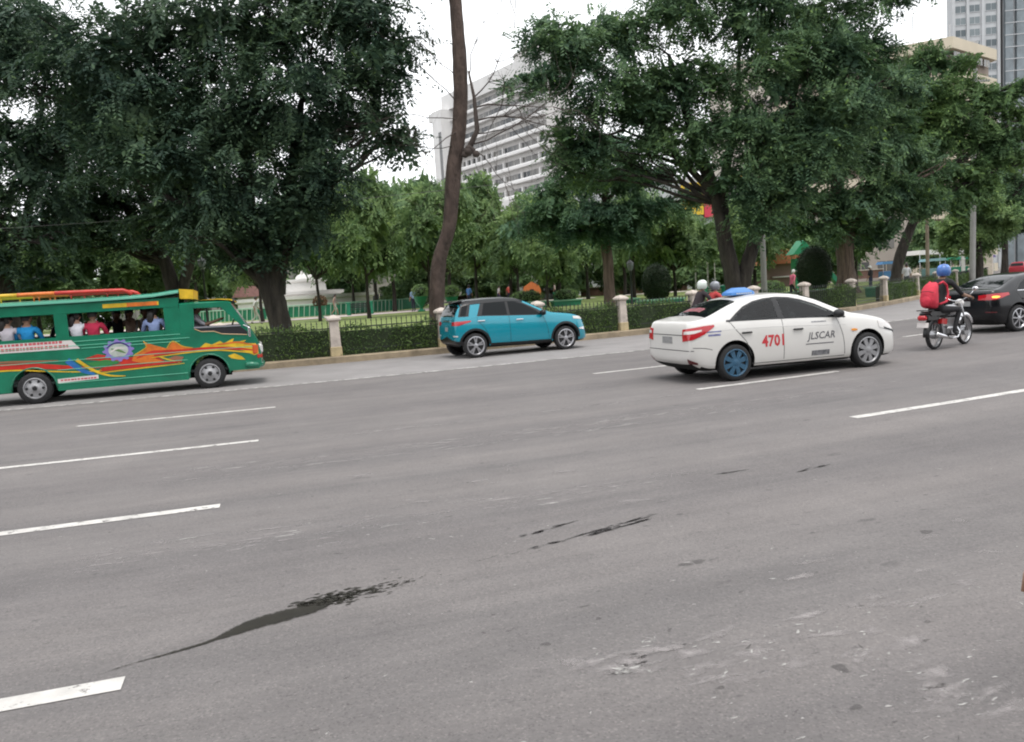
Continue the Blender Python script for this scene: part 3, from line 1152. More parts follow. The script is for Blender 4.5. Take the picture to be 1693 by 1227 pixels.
# --- far left: tall tree whose crown fills the corner, a lighter layered one below it
bl = []
for (x, y, z, q) in [(-4.4, 0, 12.2, 1.7), (-2.4, 0, 13.2, 1.7), (0, 0, 12.9, 1.8), (2.4, 0, 12.0, 1.8), (-3.2, -.6, 6.6, 1.9), (-1.0, -.8, 6.2, 1.8), (1.6, -.4, 6.6, 1.7), (-3.6, -.4, 4.4, 1.4), (-1.6, -.6, 4.0, 1.4), (.6, -.3, 4.2, 1.4), (2.4, -.2, 4.9, 1.3), (1.2, -.2, 8.3, 1.5), (3.2, 0, 9.2, 1.6)]:
    bl.append(((x, y, z), (q, q, q * .65)))
tree('tall_tree', 'tall dark tree filling the top left corner above the jeepney rear', (-19.2, 31.5, .35),
     [([(.2, 0, -.1), (.1, 0, 1.4), (-.2, 0, 3.2), (-.6, 0, 5.5), (-.5, 0, 8.5), (-.4, 0, 11.0)], [.36, .32, .28, .24, .18, .08]),
      ([(-.3, 0, 3.4), (.8, 0, 5.0), (1.6, 0, 7.4), (2.2, 0, 10.2)], [.18, .16, .12, .06])],
     bl, 2700, M_BARK_D, M_LEAF_DARK, 13, leaf=(.20, .085), spray=1.1, per=19, droop=.36, flat=.86, fill=.08, ragged=18)

# --- bare leaning trunk at the kerb with dead twigs and a few leaves at the top
t = thing('bare_leaning_tree', 'tall bare brown trunk leaning right at the kerb, dead twigs halfway up', 'tree', (-2.35, 25.9, .18))
m = MB()
trunk_tube(m, [(0, 0, -.05), (.05, 0, .7), (.12, 0, 1.7), (.25, 0, 2.7), (.60, 0, 3.6), (.78, 0, 4.5), (.95, 0, 5.6), (1.2, 0, 6.8), (1.32, 0, 8.0), (1.36, 0, 9.4), (1.32, 0, 11.2), (1.3, 0, 13.0)], [.255, .242, .235, .23, .232, .23, .222, .213, .205, .196, .188, .18], 20, 5, 1.15)
m.build('trunk', M_BARK_B, t, smooth=True)
r = np.random.default_rng(5)
m = MB()


def twig(p, d, L, rad, depth):
    d = d / np.linalg.norm(d)
    pts = [p]
    for k in range(6):
        d = d + r.normal(0, .17, 3)
        d[2] += .015 if depth else .03
        d /= np.linalg.norm(d)
        pts.append(pts[-1] + d * L / 6)
    m.tube([tuple(q) for q in pts], np.linspace(rad, rad * .3, 7), 5, cap=False)
    if depth:
        for k in range(5 if depth > 1 else 4):
            i = r.integers(2, 7)
            nd = d + r.normal(0, .75, 3)
            twig(pts[i], nd, L * r.uniform(.4, .75), rad * .5, depth - 1)


hub = np.array((1.5, -.15, 6.4))
m.tube([(1.15, 0, 6.0), (1.45, -.2, 6.05), (1.75, -.25, 6.6), (1.72, -.25, 7.6), (1.6, -.2, 8.4)], [.08, .10, .08, .055, .03], 8)
for q_ in range(7):
    m.ell((1.5 + r.normal(0, .1), -.3 + r.normal(0, .05), 5.98 + r.normal(0, .09)), (.12, .1, .11), 7, 5)
for (px, pz, dx, dz, L, rd) in [(1.7, 7.3, 1, .25, 2.6, .05), (1.7, 6.9, 1, .12, 2.8, .05), (1.6, 6.2, 1, .28, 2.6, .045), (1.65, 6.5, 1, -.25, 2.2, .04), (1.7, 7.6, .8, .7, 2.0, .04), (1.6, 8.2, .3, 1, 2.0, .03),
                                (1.1, 7.6, -1, .5, 2.2, .03), (1.1, 7.0, -1, .05, 2.6, .028), (1.1, 6.6, -1, -.1, 2.5, .03), (1.0, 6.2, -1, -.15, 2.3, .025), (1.2, 8.3, -.8, .9, 1.6, .025), (1.6, 6.0, .9, -.5, 2.2, .03), (1.55, 6.1, .2, -1, 2.2, .016), (1.0, 5.8, -.6, -.9, 1.6, .016)]:
    twig(np.array((px, -.15, pz)), np.array((dx, -.15, dz)), L, rd * .6, 2)
m.build('dead_twigs', mat('dead_twig', (0.055, 0.042, 0.036), 0.95), t, smooth=True)
# hanging vines from the crown above
m = MB()
for (x, z0, z1) in [(3.02, 13.0, 9.6), (3.1, 13.0, 10.2), (2.6, 12.6, 10.4)]:
    zz = np.linspace(z0, z1, 9)
    m.tube([(x + r.normal(0, .05) + (.12 * i / 9), -.1 + r.normal(0, .03), z) for i, z in enumerate(zz)], .012, 4)
m.build('hanging_vine', mat('vine_stem', (0.08, 0.065, 0.05), 0.95), t)
v, f = sprays(r, [((.2, 0, 11.1), (.6, .6, .4)), ((-.4, 0, 10.6), (.4, .4, .25)), ((2.4, 0, 12.9), (1.4, 1, .4)), ((.6, 0, 12.6), (1.4, 1.2, .9)), ((.15, -.1, 8.25), (.3, .2, .18))], 300, .5, .14, .07, 11)
np_mesh('sparse_leaves', v, f, M_LEAF_MID, t)

# --- right: big double-trunk tree
bl = []
for (x, y, z, q) in [(-6.6, 0, 6.3, .9), (-5.2, 0, 6.2, .9), (-4.0, 0, 6.6, .9), (-3.0, -.2, 7.2, .9), (.0, -1.3, 5.5, .9), (-1.2, -1.2, 7.4, .9), (-2.6, -1.0, 8.6, 1.1), (1.0, -1.5, 7.0, 1.1), (-7.2, 0, 11.8, 1.3), (-7.6, 0, 9.8, 1.0), (-7.0, 0, 7.9, .9), (-6.2, .1, 7.0, .8), (-5.2, 0, 7.4, .8), (-6.2, 0, 11.2, 1.5), (-4.2, .4, 12.0, 1.8), (-1.6, -.4, 12.4, 2.0), (1.2, 0, 12.4, 2.1), (4.0, .2, 12.2, 2.1), (6.4, 0, 12.6, 1.7), (8.0, .2, 13.0, .8),
                     (-5.6, -.2, 9.5, 1.5), (-3.4, .3, 9.8, 1.7), (-1.2, -.5, 9.6, 1.6), (1.4, -.8, 9.8, 1.9), (3.8, -.6, 10.0, 2.0), (5.6, 0, 10.4, 1.4),
                     (-6.4, 0, 8.8, .9), (-4.6, 0, 8.6, 1.1), (-2.2, -.6, 8.2, 1.1), (.2, -1.0, 7.6, 1.3), (2.2, -1.2, 7.8, 1.7), (4.4, -.8, 8.2, 1.8), (5.8, 0, 8.8, 1.2),
                     (.2, -1.2, 6.1, 1.0), (1.6, -1.4, 6.2, 1.4), (3.2, -1.2, 6.4, 1.5), (4.4, -.6, 6.6, 1.2), (-1.4, -.9, 6.6, .7), (2.8, -1.3, 5.2, .9), (.1, -1.4, 4.0, .6), (.6, -1.5, 4.9, .9), (1.8, -1.4, 4.7, .8)]:
    bl.append(((x + r.normal(0, .15), y + r.normal(0, .4), z), (q, q * .95, q * .72)))
tree('double_trunk_tree', 'broad dark tree with two dark trunks parting in a V behind the taxi', (9.75, 34.6, .3),
     [([(0, 0, -.1), (-.02, 0, .8), (-.1, 0, 1.7), (-.35, 0, 3.0), (-.6, 0, 4.6), (-1.2, 0, 6.4), (-1.8, 0, 8.6), (-2.4, 0, 10.8)], [.36, .34, .32, .29, .30, .22, .16, .07]),
      ([(.25, 0, .2), (.4, 0, 1.4), (.85, 0, 2.8), (1.35, 0, 4.0), (1.9, 0, 5.4), (2.4, 0, 7.6), (3.0, 0, 10.0)], [.30, .30, .27, .26, .24, .18, .07]),
      ([(-.5, 0, 4.2), (-.2, 0, 6.0), (.3, 0, 8.2), (.5, 0, 10.6)], [.24, .2, .15, .07]),
      ([(-.7, 0, 4.9), (-1.9, 0, 6.3), (-3.3, .1, 7.9), (-4.8, 0, 9.6), (-6.0, 0, 11.2)], [.20, .17, .13, .10, .05])],
     bl, 7400, M_BARK_D, M_LEAF_MID, 21, leaf=(.18, .078), spray=1.1, per=19, droop=.36, flat=.84, inner=.35, fill=.12, ragged=40, limb_r=.05)

# --- smaller layered tree on the lawn
bl = []
for (x, y, z, q) in [(-3.6, 0, 4.6, .9), (-2.5, -.4, 5.2, 1.1), (-1.2, -.8, 5.0, 1.2), (.3, -1.0, 4.9, 1.2), (1.7, -.5, 5.1, 1.2), (3.0, 0, 5.0, 1.0), (3.8, 0, 5.6, .7), (-2.8, .3, 6.4, .9), (-1.4, -.4, 6.6, 1.2), (.2, -.6, 6.6, 1.3), (1.8, -.2, 6.6, 1.1), (2.9, 0, 6.8, .8), (-1.2, 0, 7.8, .9), (.3, 0, 8.1, 1.1), (1.5, 0, 7.7, .8), (-.2, -.6, 3.9, .8), (-1.6, -.4, 4.0, .7), (1.2, -.4, 4.1, .7)]:
    bl.append(((x, y, z), (q * 1.1, q, q * .45)))
tree('layered_tree', 'layered blue-green lawn tree with single brown trunk, right of the teal car roof', (5.3, 42.0, .5),
     [([(0, 0, -.1), (0, 0, 1.2), (.02, 0, 2.4), (-.05, 0, 3.6), (.05, 0, 5.4), (0, 0, 7.6)], [.29, .27, .26, .24, .16, .06])],
     bl, 3300, M_BARK_R, M_LEAF_LAYER, 22, leaf=(.19, .075), spray=.8, per=15, droop=.42, flat=.9, fill=.14, ragged=18)

# --- reddish ribbed trunk behind the egg topiary
bl = []
for (x, y, z, q) in [(-3.4, 0, 5.6, 1.3), (-1.8, -.6, 5.0, 1.4), (0, -.9, 5.0, 1.5), (1.8, -.6, 5.2, 1.4), (3.2, 0, 5.6, 1.2), (-2.8, 0, 7.6, 1.5), (-.8, -.5, 7.4, 1.7), (1.4, -.5, 7.4, 1.7), (3.0, 0, 7.8, 1.3), (-1.6, 0, 9.6, 1.5), (.6, 0, 9.8, 1.6), (2.4, 0, 9.6, 1.3), (-4.4, -.2, 6.8, 1.2), (-4.2, -.2, 4.6, .9), (4.2, 0, 6.8, 1.2), (4.0, 0, 4.8, .9), (-2.8, -.3, 4.0, .9), (-1.2, -.8, 3.7, .9), (1.0, -.8, 3.8, .9), (2.4, -.4, 4.2, .8)]:
    bl.append(((x, y, z), (q, q, q * .68)))
tree('ribbed_trunk_tree', 'tree with thick reddish ribbed trunk just right of the egg-shaped topiary', (19.4, 46.2, .55),
     [([(0, 0, -.1), (0, 0, 1.0), (-.05, 0, 2.2), (-.15, 0, 3.4), (-.4, 0, 5.2), (-.6, 0, 8.4)], [.52, .48, .44, .40, .28, .10]),
      ([(0, 0, 2.4), (.5, 0, 3.8), (1.2, 0, 5.4), (1.8, 0, 7.8)], [.26, .24, .2, .08])],
     bl, 2900, M_BARK_R, M_LEAF_MID, 23, leaf=(.21, .095), spray=1.15, per=19, droop=.36, flat=.86, fill=.12, ragged=18)

# --- leaning dark tree behind, its paler crown in front of the beige block
bl = []
for (x, y, z, q) in [(-1.8, 0, 8.6, 1.6), (.4, -.4, 9.0, 1.8), (2.8, 0, 9.2, 1.8), (5.0, .2, 9.0, 1.5), (6.6, .2, 9.6, 1.1), (7.8, .2, 9.0, .8), (-1.0, -.3, 11.2, 1.6), (1.4, -.2, 11.8, 1.7), (3.8, 0, 12.0, 1.6), (5.8, 0, 11.6, 1.3), (7.4, 0, 11.6, .9), (1.2, -.4, 6.8, 1.3), (3.2, -.3, 7.0, 1.4), (5.0, 0, 7.2, 1.2), (6.6, .2, 7.6, .9), (.2, -.2, 13.4, 1.0), (2.4, 0, 13.8, 1.0), (4.6, 0, 13.6, .9), (-.6, -.2, 5.6, 1.0), (.8, -.4, 4.8, .9), (2.4, -.4, 5.4, 1.1), (4.2, -.2, 5.6, 1.1), (5.8, 0, 5.9, .9), (3.0, -.3, 10.4, 1.6), (5.2, -.2, 10.3, 1.5), (6.8, -.2, 8.4, 1.3), (7.9, 0, 10.6, .9), (8.6, 0, 9.6, .6), (8.4, 0, 7.6, .7), (1.0, -.3, 10.2, 1.5), (-2.4, 0, 10.4, 1.4)]:
    bl.append(((x, y, z), (q, q, q * .68)))
tree('leaning_tree', 'dark leaning trunk tree whose pale-tipped crown rises before the beige block', (25.2, 52.5, .6),
     [([(0, 0, -.1), (.1, 0, 1.0), (.5, 0, 2.4), (1.2, 0, 4.0), (1.9, 0, 5.6), (2.2, 0, 8.0), (2.4, 0, 11.0)], [.36, .33, .31, .30, .26, .18, .08])],
     bl, 4600, M_BARK_D, leaf_mat('leaf_pale_tip', (0.060, 0.115, 0.052), (0.125, 0.205, 0.080), 0.3, 0.6, tip=(0.25, 0.37, 0.10)), 24, leaf=(.23, .10), spray=1.15, per=18, droop=.3, flat=.84, fill=.10, ragged=28)

# --- right edge: street trees beside the utility pole
for k, (x, y, h, q, lab, lm) in enumerate([(45.5, 74.0, 13.0, 5.6, 'mid green street tree right of the concrete utility pole at the right edge', M_LEAF_MID),
                                           (58.5, 90.0, 13.0, 6.0, 'dark street tree at the far right above the red vehicle', M_LEAF_DARK),
                                           (38.5, 66.0, 7.4, 3.2, 'small leafy tree growing around the foot of the utility pole', M_LEAF_LIGHT)]):
    rr = np.random.default_rng(40 + k)
    bl = scatter_blobs(rr, (0, 0, h * .62), (q, q * .8, h * .34), 16, q * .34)
    tree('street_tree', lab, (x, y, .3), [([(0, 0, -.1), (.1, 0, h * .2), (0, 0, h * .4), (.1, 0, h * .7)], [.3, .25, .2, .08])], bl, 2100, M_BARK_D, lm, 40 + k, leaf=(.26, .13), spray=1.0, per=11, group='street trees at the right edge')

# --- park trees: feathery, lighter, in the middle distance and behind
PARK = [  # x, y, height, crown half-width, material, label
    (-25.5, 44.0, 6.6, 3.6, 'L', 'light green park tree seen above the jeepney passengers'),
    (-31.5, 52.0, 8.0, 4.4, 'F', 'park tree at the far left edge above the jeepney rear window'),
    (-18.6, 42.0, 5.6, 2.8, 'L', 'pale green low tree above the jeepney roof rack end'),
    (-21.8, 40.0, 6.4, 3.0, 'F', 'blue-green low tree above the middle of the jeepney roof'),
    (-27.5, 39.0, 6.8, 3.4, 'F', 'dark park tree directly behind the jeepney rear roof'),
    (-17.6, 58.0, 7.6, 3.4, 'L', 'light green park tree behind the lantern post by the jeepney cab'),
    (-11.4, 49.0, 8.2, 2.6, 'L', 'slender lawn tree nearest the fountain, left of the walking woman'),
    (-8.4, 49.0, 8.4, 3.0, 'L', 'second slender lawn tree, right behind the lone fence pillar'),
    (-4.9, 52.0, 8.6, 3.4, 'L', 'lawn tree with low crown just left of the bare leaning trunk'),
    (-9.5, 68.0, 11.0, 4.6, 'F', 'taller park tree behind the green bench'),
    (-2.2, 60.0, 9.2, 3.6, 'L', 'bright park tree just right of the bare leaning trunk'),
    (0.8, 56.0, 7.4, 3.0, 'L', 'light park tree rising above the teal car roof'),
    (4.0, 62.0, 8.2, 3.6, 'L', 'park tree above the teal car windscreen'),
    (2.4, 48.0, 5.6, 2.2, 'L', 'small thin-stemmed lawn tree above the teal car bonnet'),
    (8.8, 56.0, 7.6, 3.4, 'L', 'park tree behind the dark lamp post'),
    (12.0, 58.0, 6.6, 3.2, 'L', 'park tree left of the double dark trunks'),
    (17.6, 60.0, 7.2, 3.2, 'L', 'bushy park tree between the grey pole and the egg topiary'),
    (-13.6, 72.0, 8.6, 4.0, 'F', 'park tree just right of the fountain column'),
    (-6.2, 74.0, 9.0, 4.2, 'L', 'park tree behind the blue-topped visitor'),
    (0.4, 72.0, 8.6, 4.2, 'F', 'park tree behind the orange tent, left side'),
    (7.2, 72.0, 8.8, 4.2, 'L', 'park tree behind the layered trunk'),
    (13.8, 74.0, 8.6, 4.2, 'F', 'park tree behind the smaller egg topiary'),
    (-6.0, 86.0, 14.0, 6.0, 'F', 'tall distant park tree left of the white hotel'),
    (4.5, 90.0, 13.0, 5.6, 'F', 'tall distant park tree below the white hotel'),
    (12.5, 86.0, 12.0, 5.0, 'F', 'tall distant park tree behind the layered tree'),
    (-15.0, 93.0, 13.5, 6.0, 'F', 'tall distant park tree behind the fountain'),
    (-32.0, 84.0, 13.0, 6.0, 'F', 'tall distant park tree behind the left park trees'),
    (22.0, 72.0, 9.0, 4.4, 'F', 'park tree behind the reddish ribbed trunk'),
    (-39.0, 58.0, 9.0, 5.0, 'F', 'dense park tree beyond the left edge of the jeepney'),
    (28.5, 66.0, 7.5, 3.2, 'F', 'park tree behind the leaning dark trunk'),
]
proto = {}
for k, (x, y, h, q, mm, lab) in enumerate(PARK):
    key = (mm, k % 3)
    if key not in proto:
        rr = np.random.default_rng(70 + k)
        bl = scatter_blobs(rr, (0, 0, 3.6), (3.0, 2.6, 1.6), 18, 1.05, 2.3, .5)
        bl += [((rr.uniform(-2.4, 2.4), rr.uniform(-2.2, .4), rr.uniform(2.3, 2.8)), (.9, .8, .4)) for _ in range(5)]
        o = tree('park_tree', lab, (0, 0, 0), [([(0, 0, -.1), (.05, 0, .8), (0, 0, 1.6), (.1, 0, 2.6), (0, 0, 4.0)], [.12, .10, .095, .08, .04])], bl, 1150, M_BARK_D, M_LEAF_LIGHT if mm == 'L' else M_LEAF_FAR, 70 + k, leaf=(.24, .10), spray=1.0, per=16, droop=.36, flat=.88, group='park trees on the lawn', flare=1.3, limb_r=.05)
        proto[key] = o
    else:
        o = copy_tree(proto[key])
    o['label'] = lab
    o.location = (x, y, lawn_z(x, y))
    o.scale = (q / 3.2, q / 3.2, h / 5.2)
    o.rotation_euler = (0, 0, k * 2.1)

# belt of bushy trees closing the far side of the park, crowns down to the ground
rr = np.random.default_rng(99)
bl = scatter_blobs(rr, (0, 0, 2.9), (3.2, 2.6, 2.3), 20, 1.15, .7, .6)
bush0 = None
BELT = [(-78, 92), (-68, 100), (-58, 96), (-50, 84), (-47, 70), (-44, 104), (-34, 108), (-24, 112), (-13, 114), (-2, 112), (8, 110), (19, 106), (30, 104), (39, 110), (34, 88), (62, 118), (72, 128), (-56, 62), (-66, 74), (-40, 77), (-37, 92), (-60, 87), (-21, 97), (-10, 95), (-2, 97), (6, 95), (14, 94), (21, 91), (28, 93)]
for k, (x, y) in enumerate(BELT):
    if bush0 is None:
        o = bush0 = tree('bushy_tree', 'belt', (0, 0, 0), [([(0, 0, -.1), (.05, 0, 1.0), (0, 0, 2.4), (.1, 0, 3.6)], [.14, .12, .1, .05])], bl, 1500, M_BARK_D, M_LEAF_FAR, 99, leaf=(.30, .15), spray=.9, per=11, droop=.5, flat=.8, group='bushy trees closing the far side of the park', limb_r=.05)
    else:
        o = copy_tree(bush0)
    o['label'] = 'bushy tree in the belt at the far side of the park, %s from the left' % ORD[sorted(range(len(BELT)), key=lambda i: BELT[i][0] / BELT[i][1]).index(k)]
    o.location = (x, y, .2)
    q = 1.5 + .35 * math.sin(k * 2.3)
    o.scale = (q, q, q * (.92 + .2 * math.sin(k * 1.3)))
    o.rotation_euler = (0, 0, k * 1.7)
# ------------------------------------------------------------------ people
SKINS = [(0.28, 0.16, 0.105), (0.35, 0.21, 0.145), (0.22, 0.125, 0.08)]
M_HAIR = mat('black_hair', (0.012, 0.010, 0.009), 0.5)
M_EYE = mat('eye_dark', (0.02, 0.014, 0.012), 0.4)


def cloth(c):
    return mat('cloth_%02x%02x%02x' % tuple(int(min(1, max(0, q)) * 255) for q in c), c, 0.9, var=0.12, vscale=6, bump=0.3, bscale=14)


def skin_body(J, E_, Rd, root):
    """one continuous surface grown over a skeleton"""
    names = list(J)
    ix = {k: i for i, k in enumerate(names)}
    me = bpy.data.meshes.new('body')
    me.from_pydata([J[k] for k in names], [(ix[a], ix[b]) for a, b in E_], [])
    o = bpy.data.objects.new('body', me)
    COL.objects.link(o)
    md = o.modifiers.new('skin', 'SKIN')
    md.use_smooth_shade = True
    sv = me.skin_vertices[0].data
    for k in names:
        q = Rd[k]
        sv[ix[k]].radius = q if isinstance(q, tuple) else (q, q)
        sv[ix[k]].use_root = (k == root)
    s = o.modifiers.new('sub', 'SUBSURF')
    s.levels = s.render_levels = 1
    out = baked(o)
    drop(o)
    return out


def head_mesh(m, c, yaw, pitch=0.0, s=1.0):
    """face with nose, eyes, mouth, ears; slot 0 skin, slot 4 dark"""
    M = Matrix.Translation(c) @ Euler((0, pitch, yaw)).to_matrix().to_4x4() @ Matrix.Scale(s, 4)
    n_, k_ = 14, 10
    vs_, fs_ = [], []
    for i in range(k_ + 1):
        a = math.pi * i / k_
        for j in range(n_):
            b_ = 2 * math.pi * j / n_
            x, y, z = math.sin(a) * math.cos(b_), math.sin(a) * math.sin(b_), math.cos(a)
            w = 1 - .26 * max(0, -z) ** 1.3          # jaw narrows
            X, Y, Z = .096 * x * (w if x > 0 else 1 - .1 * max(0, -z)), .076 * y * w, .118 * z
            if x > .8 and abs(z) < .25:
                X += .004
            vs_.append((X, Y, Z))
    for i in range(k_):
        for j in range(n_):
            fs_.append([i * n_ + j, (i + 1) * n_ + j, (i + 1) * n_ + (j + 1) % n_, i * n_ + (j + 1) % n_])
    m.add(vs_, fs_, 0, M)
    m.add([(.088, -.016, -.03), (.088, .016, -.03), (.09, 0, .02), (.122, 0, -.028)], [[0, 3, 2], [3, 1, 2], [0, 1, 3]], 0, M)
    for sg in (-1, 1):
        m.ell((.080, sg * .032, .012), (.012, .016, .008), 8, 5, 4, M)
        m.box((.084, sg * .033, .034), (.008, .036, .007), mi=4, M=M)
        m.ell((-.002, sg * .079, -.005), (.02, .010, .03), 8, 5, 0, M)
    m.box((.078, 0, -.062), (.012, .042, .008), mi=4, M=M)


POSES = {
    'stand': dict(hip=.93, lean=0, arm=[(.02, .24, 1.14), (.10, .25, .90)], knee=[(.02, .10, .50), (.02, .10, .50)], ank=[(-.03, .10, .07), (-.03, .10, .07)]),
    'walk': dict(hip=.92, lean=.03, arm=[(-.10, .23, 1.15), (-.06, .24, .92)], arm2=[(.08, .23, 1.15), (.22, .22, .97)], knee=[(.20, .09, .52), (-.02, .09, .49)], ank=[(.26, .09, .08), (-.30, .09, .14)]),
    'sit': dict(hip=.50, lean=-.04, arm=[(.06, .24, .76), (.28, .16, .62)], knee=[(.44, .11, .50), (.44, .11, .50)], ank=[(.44, .11, .08), (.44, .11, .08)]),
    'sit_hold': dict(hip=.50, lean=.02, arm=[(.06, .25, .76), (.26, .10, .70)], arm2=[(.12, .34, 1.02), (.16, .42, 1.3)], knee=[(.44, .11, .50), (.44, .11, .50)], ank=[(.44, .11, .08), (.44, .11, .08)]),
    'drive': dict(hip=.45, lean=-.03, arm=[(.16, .24, .80), (.42, .17, .88)], knee=[(.46, .14, .52), (.46, .14, .52)], ank=[(.66, .12, .14), (.66, .12, .14)]),
    'ride': dict(hip=.70, lean=.10, arm=[(.34, .30, .92), (.70, .30, .86)], knee=[(.46, .20, .66), (.46, .20, .66)], ank=[(.22, .18, .26), (.22, .18, .26)]),
}


def person(label, loc, rz, pose, shirt, pants, skin=0, hair='short', scale=1.0, head_yaw=0.0, group=None, shoes=(.03, .03, .03), bare_legs=False, sleeve=True, helmet=None, fingers=False, skirt=False):
    """x forward, z up; origin on the ground (or under the seat) between the feet"""
    P = POSES[pose]
    hz = P['hip']
    ln = P['lean']
    th = .54                                     # hip to shoulder
    J, Rd, E_ = {}, {}, []

    def put(k, p, r):
        J[k] = p
        Rd[k] = r

    sx = ln * 2.2
    put('pelvis', (0, 0, hz), (.13, .155))
    put('waist', (sx * .35, 0, hz + .18), (.105, .14))
    put('chest', (sx * .75, 0, hz + .38), (.115, .165))
    put('collar', (sx, 0, hz + th - .02), (.085, .12))
    put('neck', (sx + .015, 0, hz + th + .055), .055)
    put('skull', (sx + .035, 0, hz + th + .14), .06)
    E_ += [('pelvis', 'waist'), ('waist', 'chest'), ('chest', 'collar'), ('collar', 'neck'), ('neck', 'skull')]
    A1 = P['arm']
    A2 = P.get('arm2', A1)
    shz = hz + th - .045
    for s, nm, A in ((-1, 'r', A1), (1, 'l', A2)):
        put('sh' + nm, (sx, s * .175, shz), .062)
        e = (A[0][0] + sx * .5, s * A[0][1], A[0][2])
        w = (A[1][0] + sx * .5, s * A[1][1], A[1][2])
        put('el' + nm, e, .043)
        put('wr' + nm, w, .030)
        d = Vector(w) - Vector(e)
        d.normalize()
        put('pm' + nm, tuple(Vector(w) + d * .07), (.022, .038))
        E_ += [('collar', 'sh' + nm), ('sh' + nm, 'el' + nm), ('el' + nm, 'wr' + nm), ('wr' + nm, 'pm' + nm)]
        if not fingers:
            put('fg' + nm, tuple(Vector(w) + d * .15), (.014, .03))
            E_ += [('pm' + nm, 'fg' + nm)]
    for s, nm, i in ((-1, 'r', 0), (1, 'l', 1)):
        k, a = P['knee'][i], P['ank'][i]
        put('hp' + nm, (0.0, s * .09, hz - .04), .092)
        put('kn' + nm, (k[0], s * k[1], k[2]), .062)
        put('ak' + nm, (a[0], s * a[1], a[2]), .042)
        put('to' + nm, (a[0] + .15, s * (a[1] + .02), max(.035, a[2] - .05)), (.04, .032))
        E_ += [('pelvis', 'hp' + nm), ('hp' + nm, 'kn' + nm), ('kn' + nm, 'ak' + nm), ('ak' + nm, 'to' + nm)]
    me = skin_body(J, E_, Rd, 'pelvis')
    seg = []
    for a, b_ in E_:
        if b_[:2] in ('wr',):
            q = 0 if sleeve else 0
        elif b_[:2] in ('pm', 'fg', 'sk', 'ne') or a == 'neck':
            q = 0
        elif b_[:2] == 'el':
            q = 1 if sleeve else 0
        elif b_[:2] in ('kn',):
            q = 2
        elif b_[:2] == 'ak':
            q = 0 if bare_legs else 2
        elif b_[:2] == 'to':
            q = 3
        elif b_[:2] == 'hp':
            q = 2
        else:
            q = 1
        seg.append((Vector(J[a]), Vector(J[b_]), q))
    vv = [v.co.copy() for v in me.vertices]
    m = MB()
    for p in me.polygons:
        c = p.center
        best, bq = 9, 1
        for a, b_, q in seg:
            d = b_ - a
            t = max(0, min(1, (c - a).dot(d) / d.length_squared))
            di = (c - a - d * t).length
            if di < best:
                best, bq = di, q
        m.f.append(list(p.vertices))
        m.m.append(bq)
    m.v = [tuple(v) for v in vv]
    bpy.data.meshes.remove(me)
    hc = (sx + .045, 0, hz + th + .175)
    head_mesh(m, hc, head_yaw)
    if fingers:
        for s, nm in ((-1, 'r'), (1, 'l')):
            pm = Vector(J['pm' + nm])
            w = Vector(J['wr' + nm])
            d = (pm - w).normalized()
            for k in range(4):
                off = Vector((0, s * (.027 - k * .018), 0))
                b0 = pm + off + d * .01
                L = (.075, .085, .08, .062)[k]
                p1 = b0 + d * L * .45 + Vector((0, 0, .006))
                p2 = p1 + d * L * .25 - Vector((0, 0, L * .38))
                p3 = p2 - d * L * .28 - Vector((0, 0, L * .22))
                m.tube([b0, p1, p2, p3], [.011, .010, .009, .007], 6, 0)
            b0 = w + d * .03 - Vector((0, s * .02, 0))
            m.tube([b0, b0 + d * .03 - Vector((0, s * .03, .01)), b0 + d * .06 - Vector((0, s * .03, .035))], [.014, .012, .009], 6, 0)
    sk = mat('skin_%d' % skin, SKINS[skin], 0.55)
    root = thing('person', label, 'person', loc, rz, group, scale)
    m.build('body', [sk, cloth(shirt), cloth(pants), mat('shoe_%d' % int(shoes[0] * 99), shoes, 0.6), M_EYE], root, smooth=True)
    H = Matrix.Translation(hc) @ Euler((0, 0, head_yaw)).to_matrix().to_4x4()
    if helmet:
        hm = MB()
        n_, k_ = 18, 9
        vs_, fs_ = [], []
        for i in range(k_ + 1):
            a = math.pi * .72 * i / k_
            for j in range(n_):
                b_ = 2 * math.pi * j / n_
                zc = math.cos(a)
                open_ = .75 if (math.cos(b_) > .55 and a > 1.25) else 1.0
                vs_.append((.150 * math.sin(a) * math.cos(b_) * open_ - .012, .132 * math.sin(a) * math.sin(b_), .150 * zc + .012 + (.05 if open_ < 1 else 0)))
        fs_ = [[i * n_ + j, (i + 1) * n_ + j, (i + 1) * n_ + (j + 1) % n_, i * n_ + (j + 1) % n_] for i in range(k_) for j in range(n_)]
        hm.add(vs_, fs_, 0, H)
        hm2 = MB()
        hm2.add([tuple(Vector(q) * 1.012) for q in vs_[2 * n_:5 * n_]], [[i * n_ + j, (i + 1) * n_ + j, (i + 1) * n_ + (j + 1) % n_, i * n_ + (j + 1) % n_] for i in range(2) for j in range(n_) if j % 6 in (0, 1, 2)], 0, H)
        hm2.build('helmet_graphic', mat('helmet_graphic_%d' % int(helmet[2] * 99), tuple(min(1, c * 1.9 + .05) for c in helmet), .3), root, smooth=True)
        h_ = hm.build('helmet', mat('helmet_%d' % int(helmet[2] * 99 + helmet[0] * 9), helmet, 0.35, coat=.3), root, smooth=True)
        hm = MB()
        hm.tube([tuple(H @ Vector((.135 * math.cos(q), .122 * math.sin(q), .045))) for q in np.linspace(-1.2, 1.2, 9)], .016, 6)
        hm.build('visor', mat('visor_dark', (.03, .035, .04), .15), root, smooth=True)
    elif hair:
        hm = MB()
        n_, k_ = 16, 8
        vs_ = []
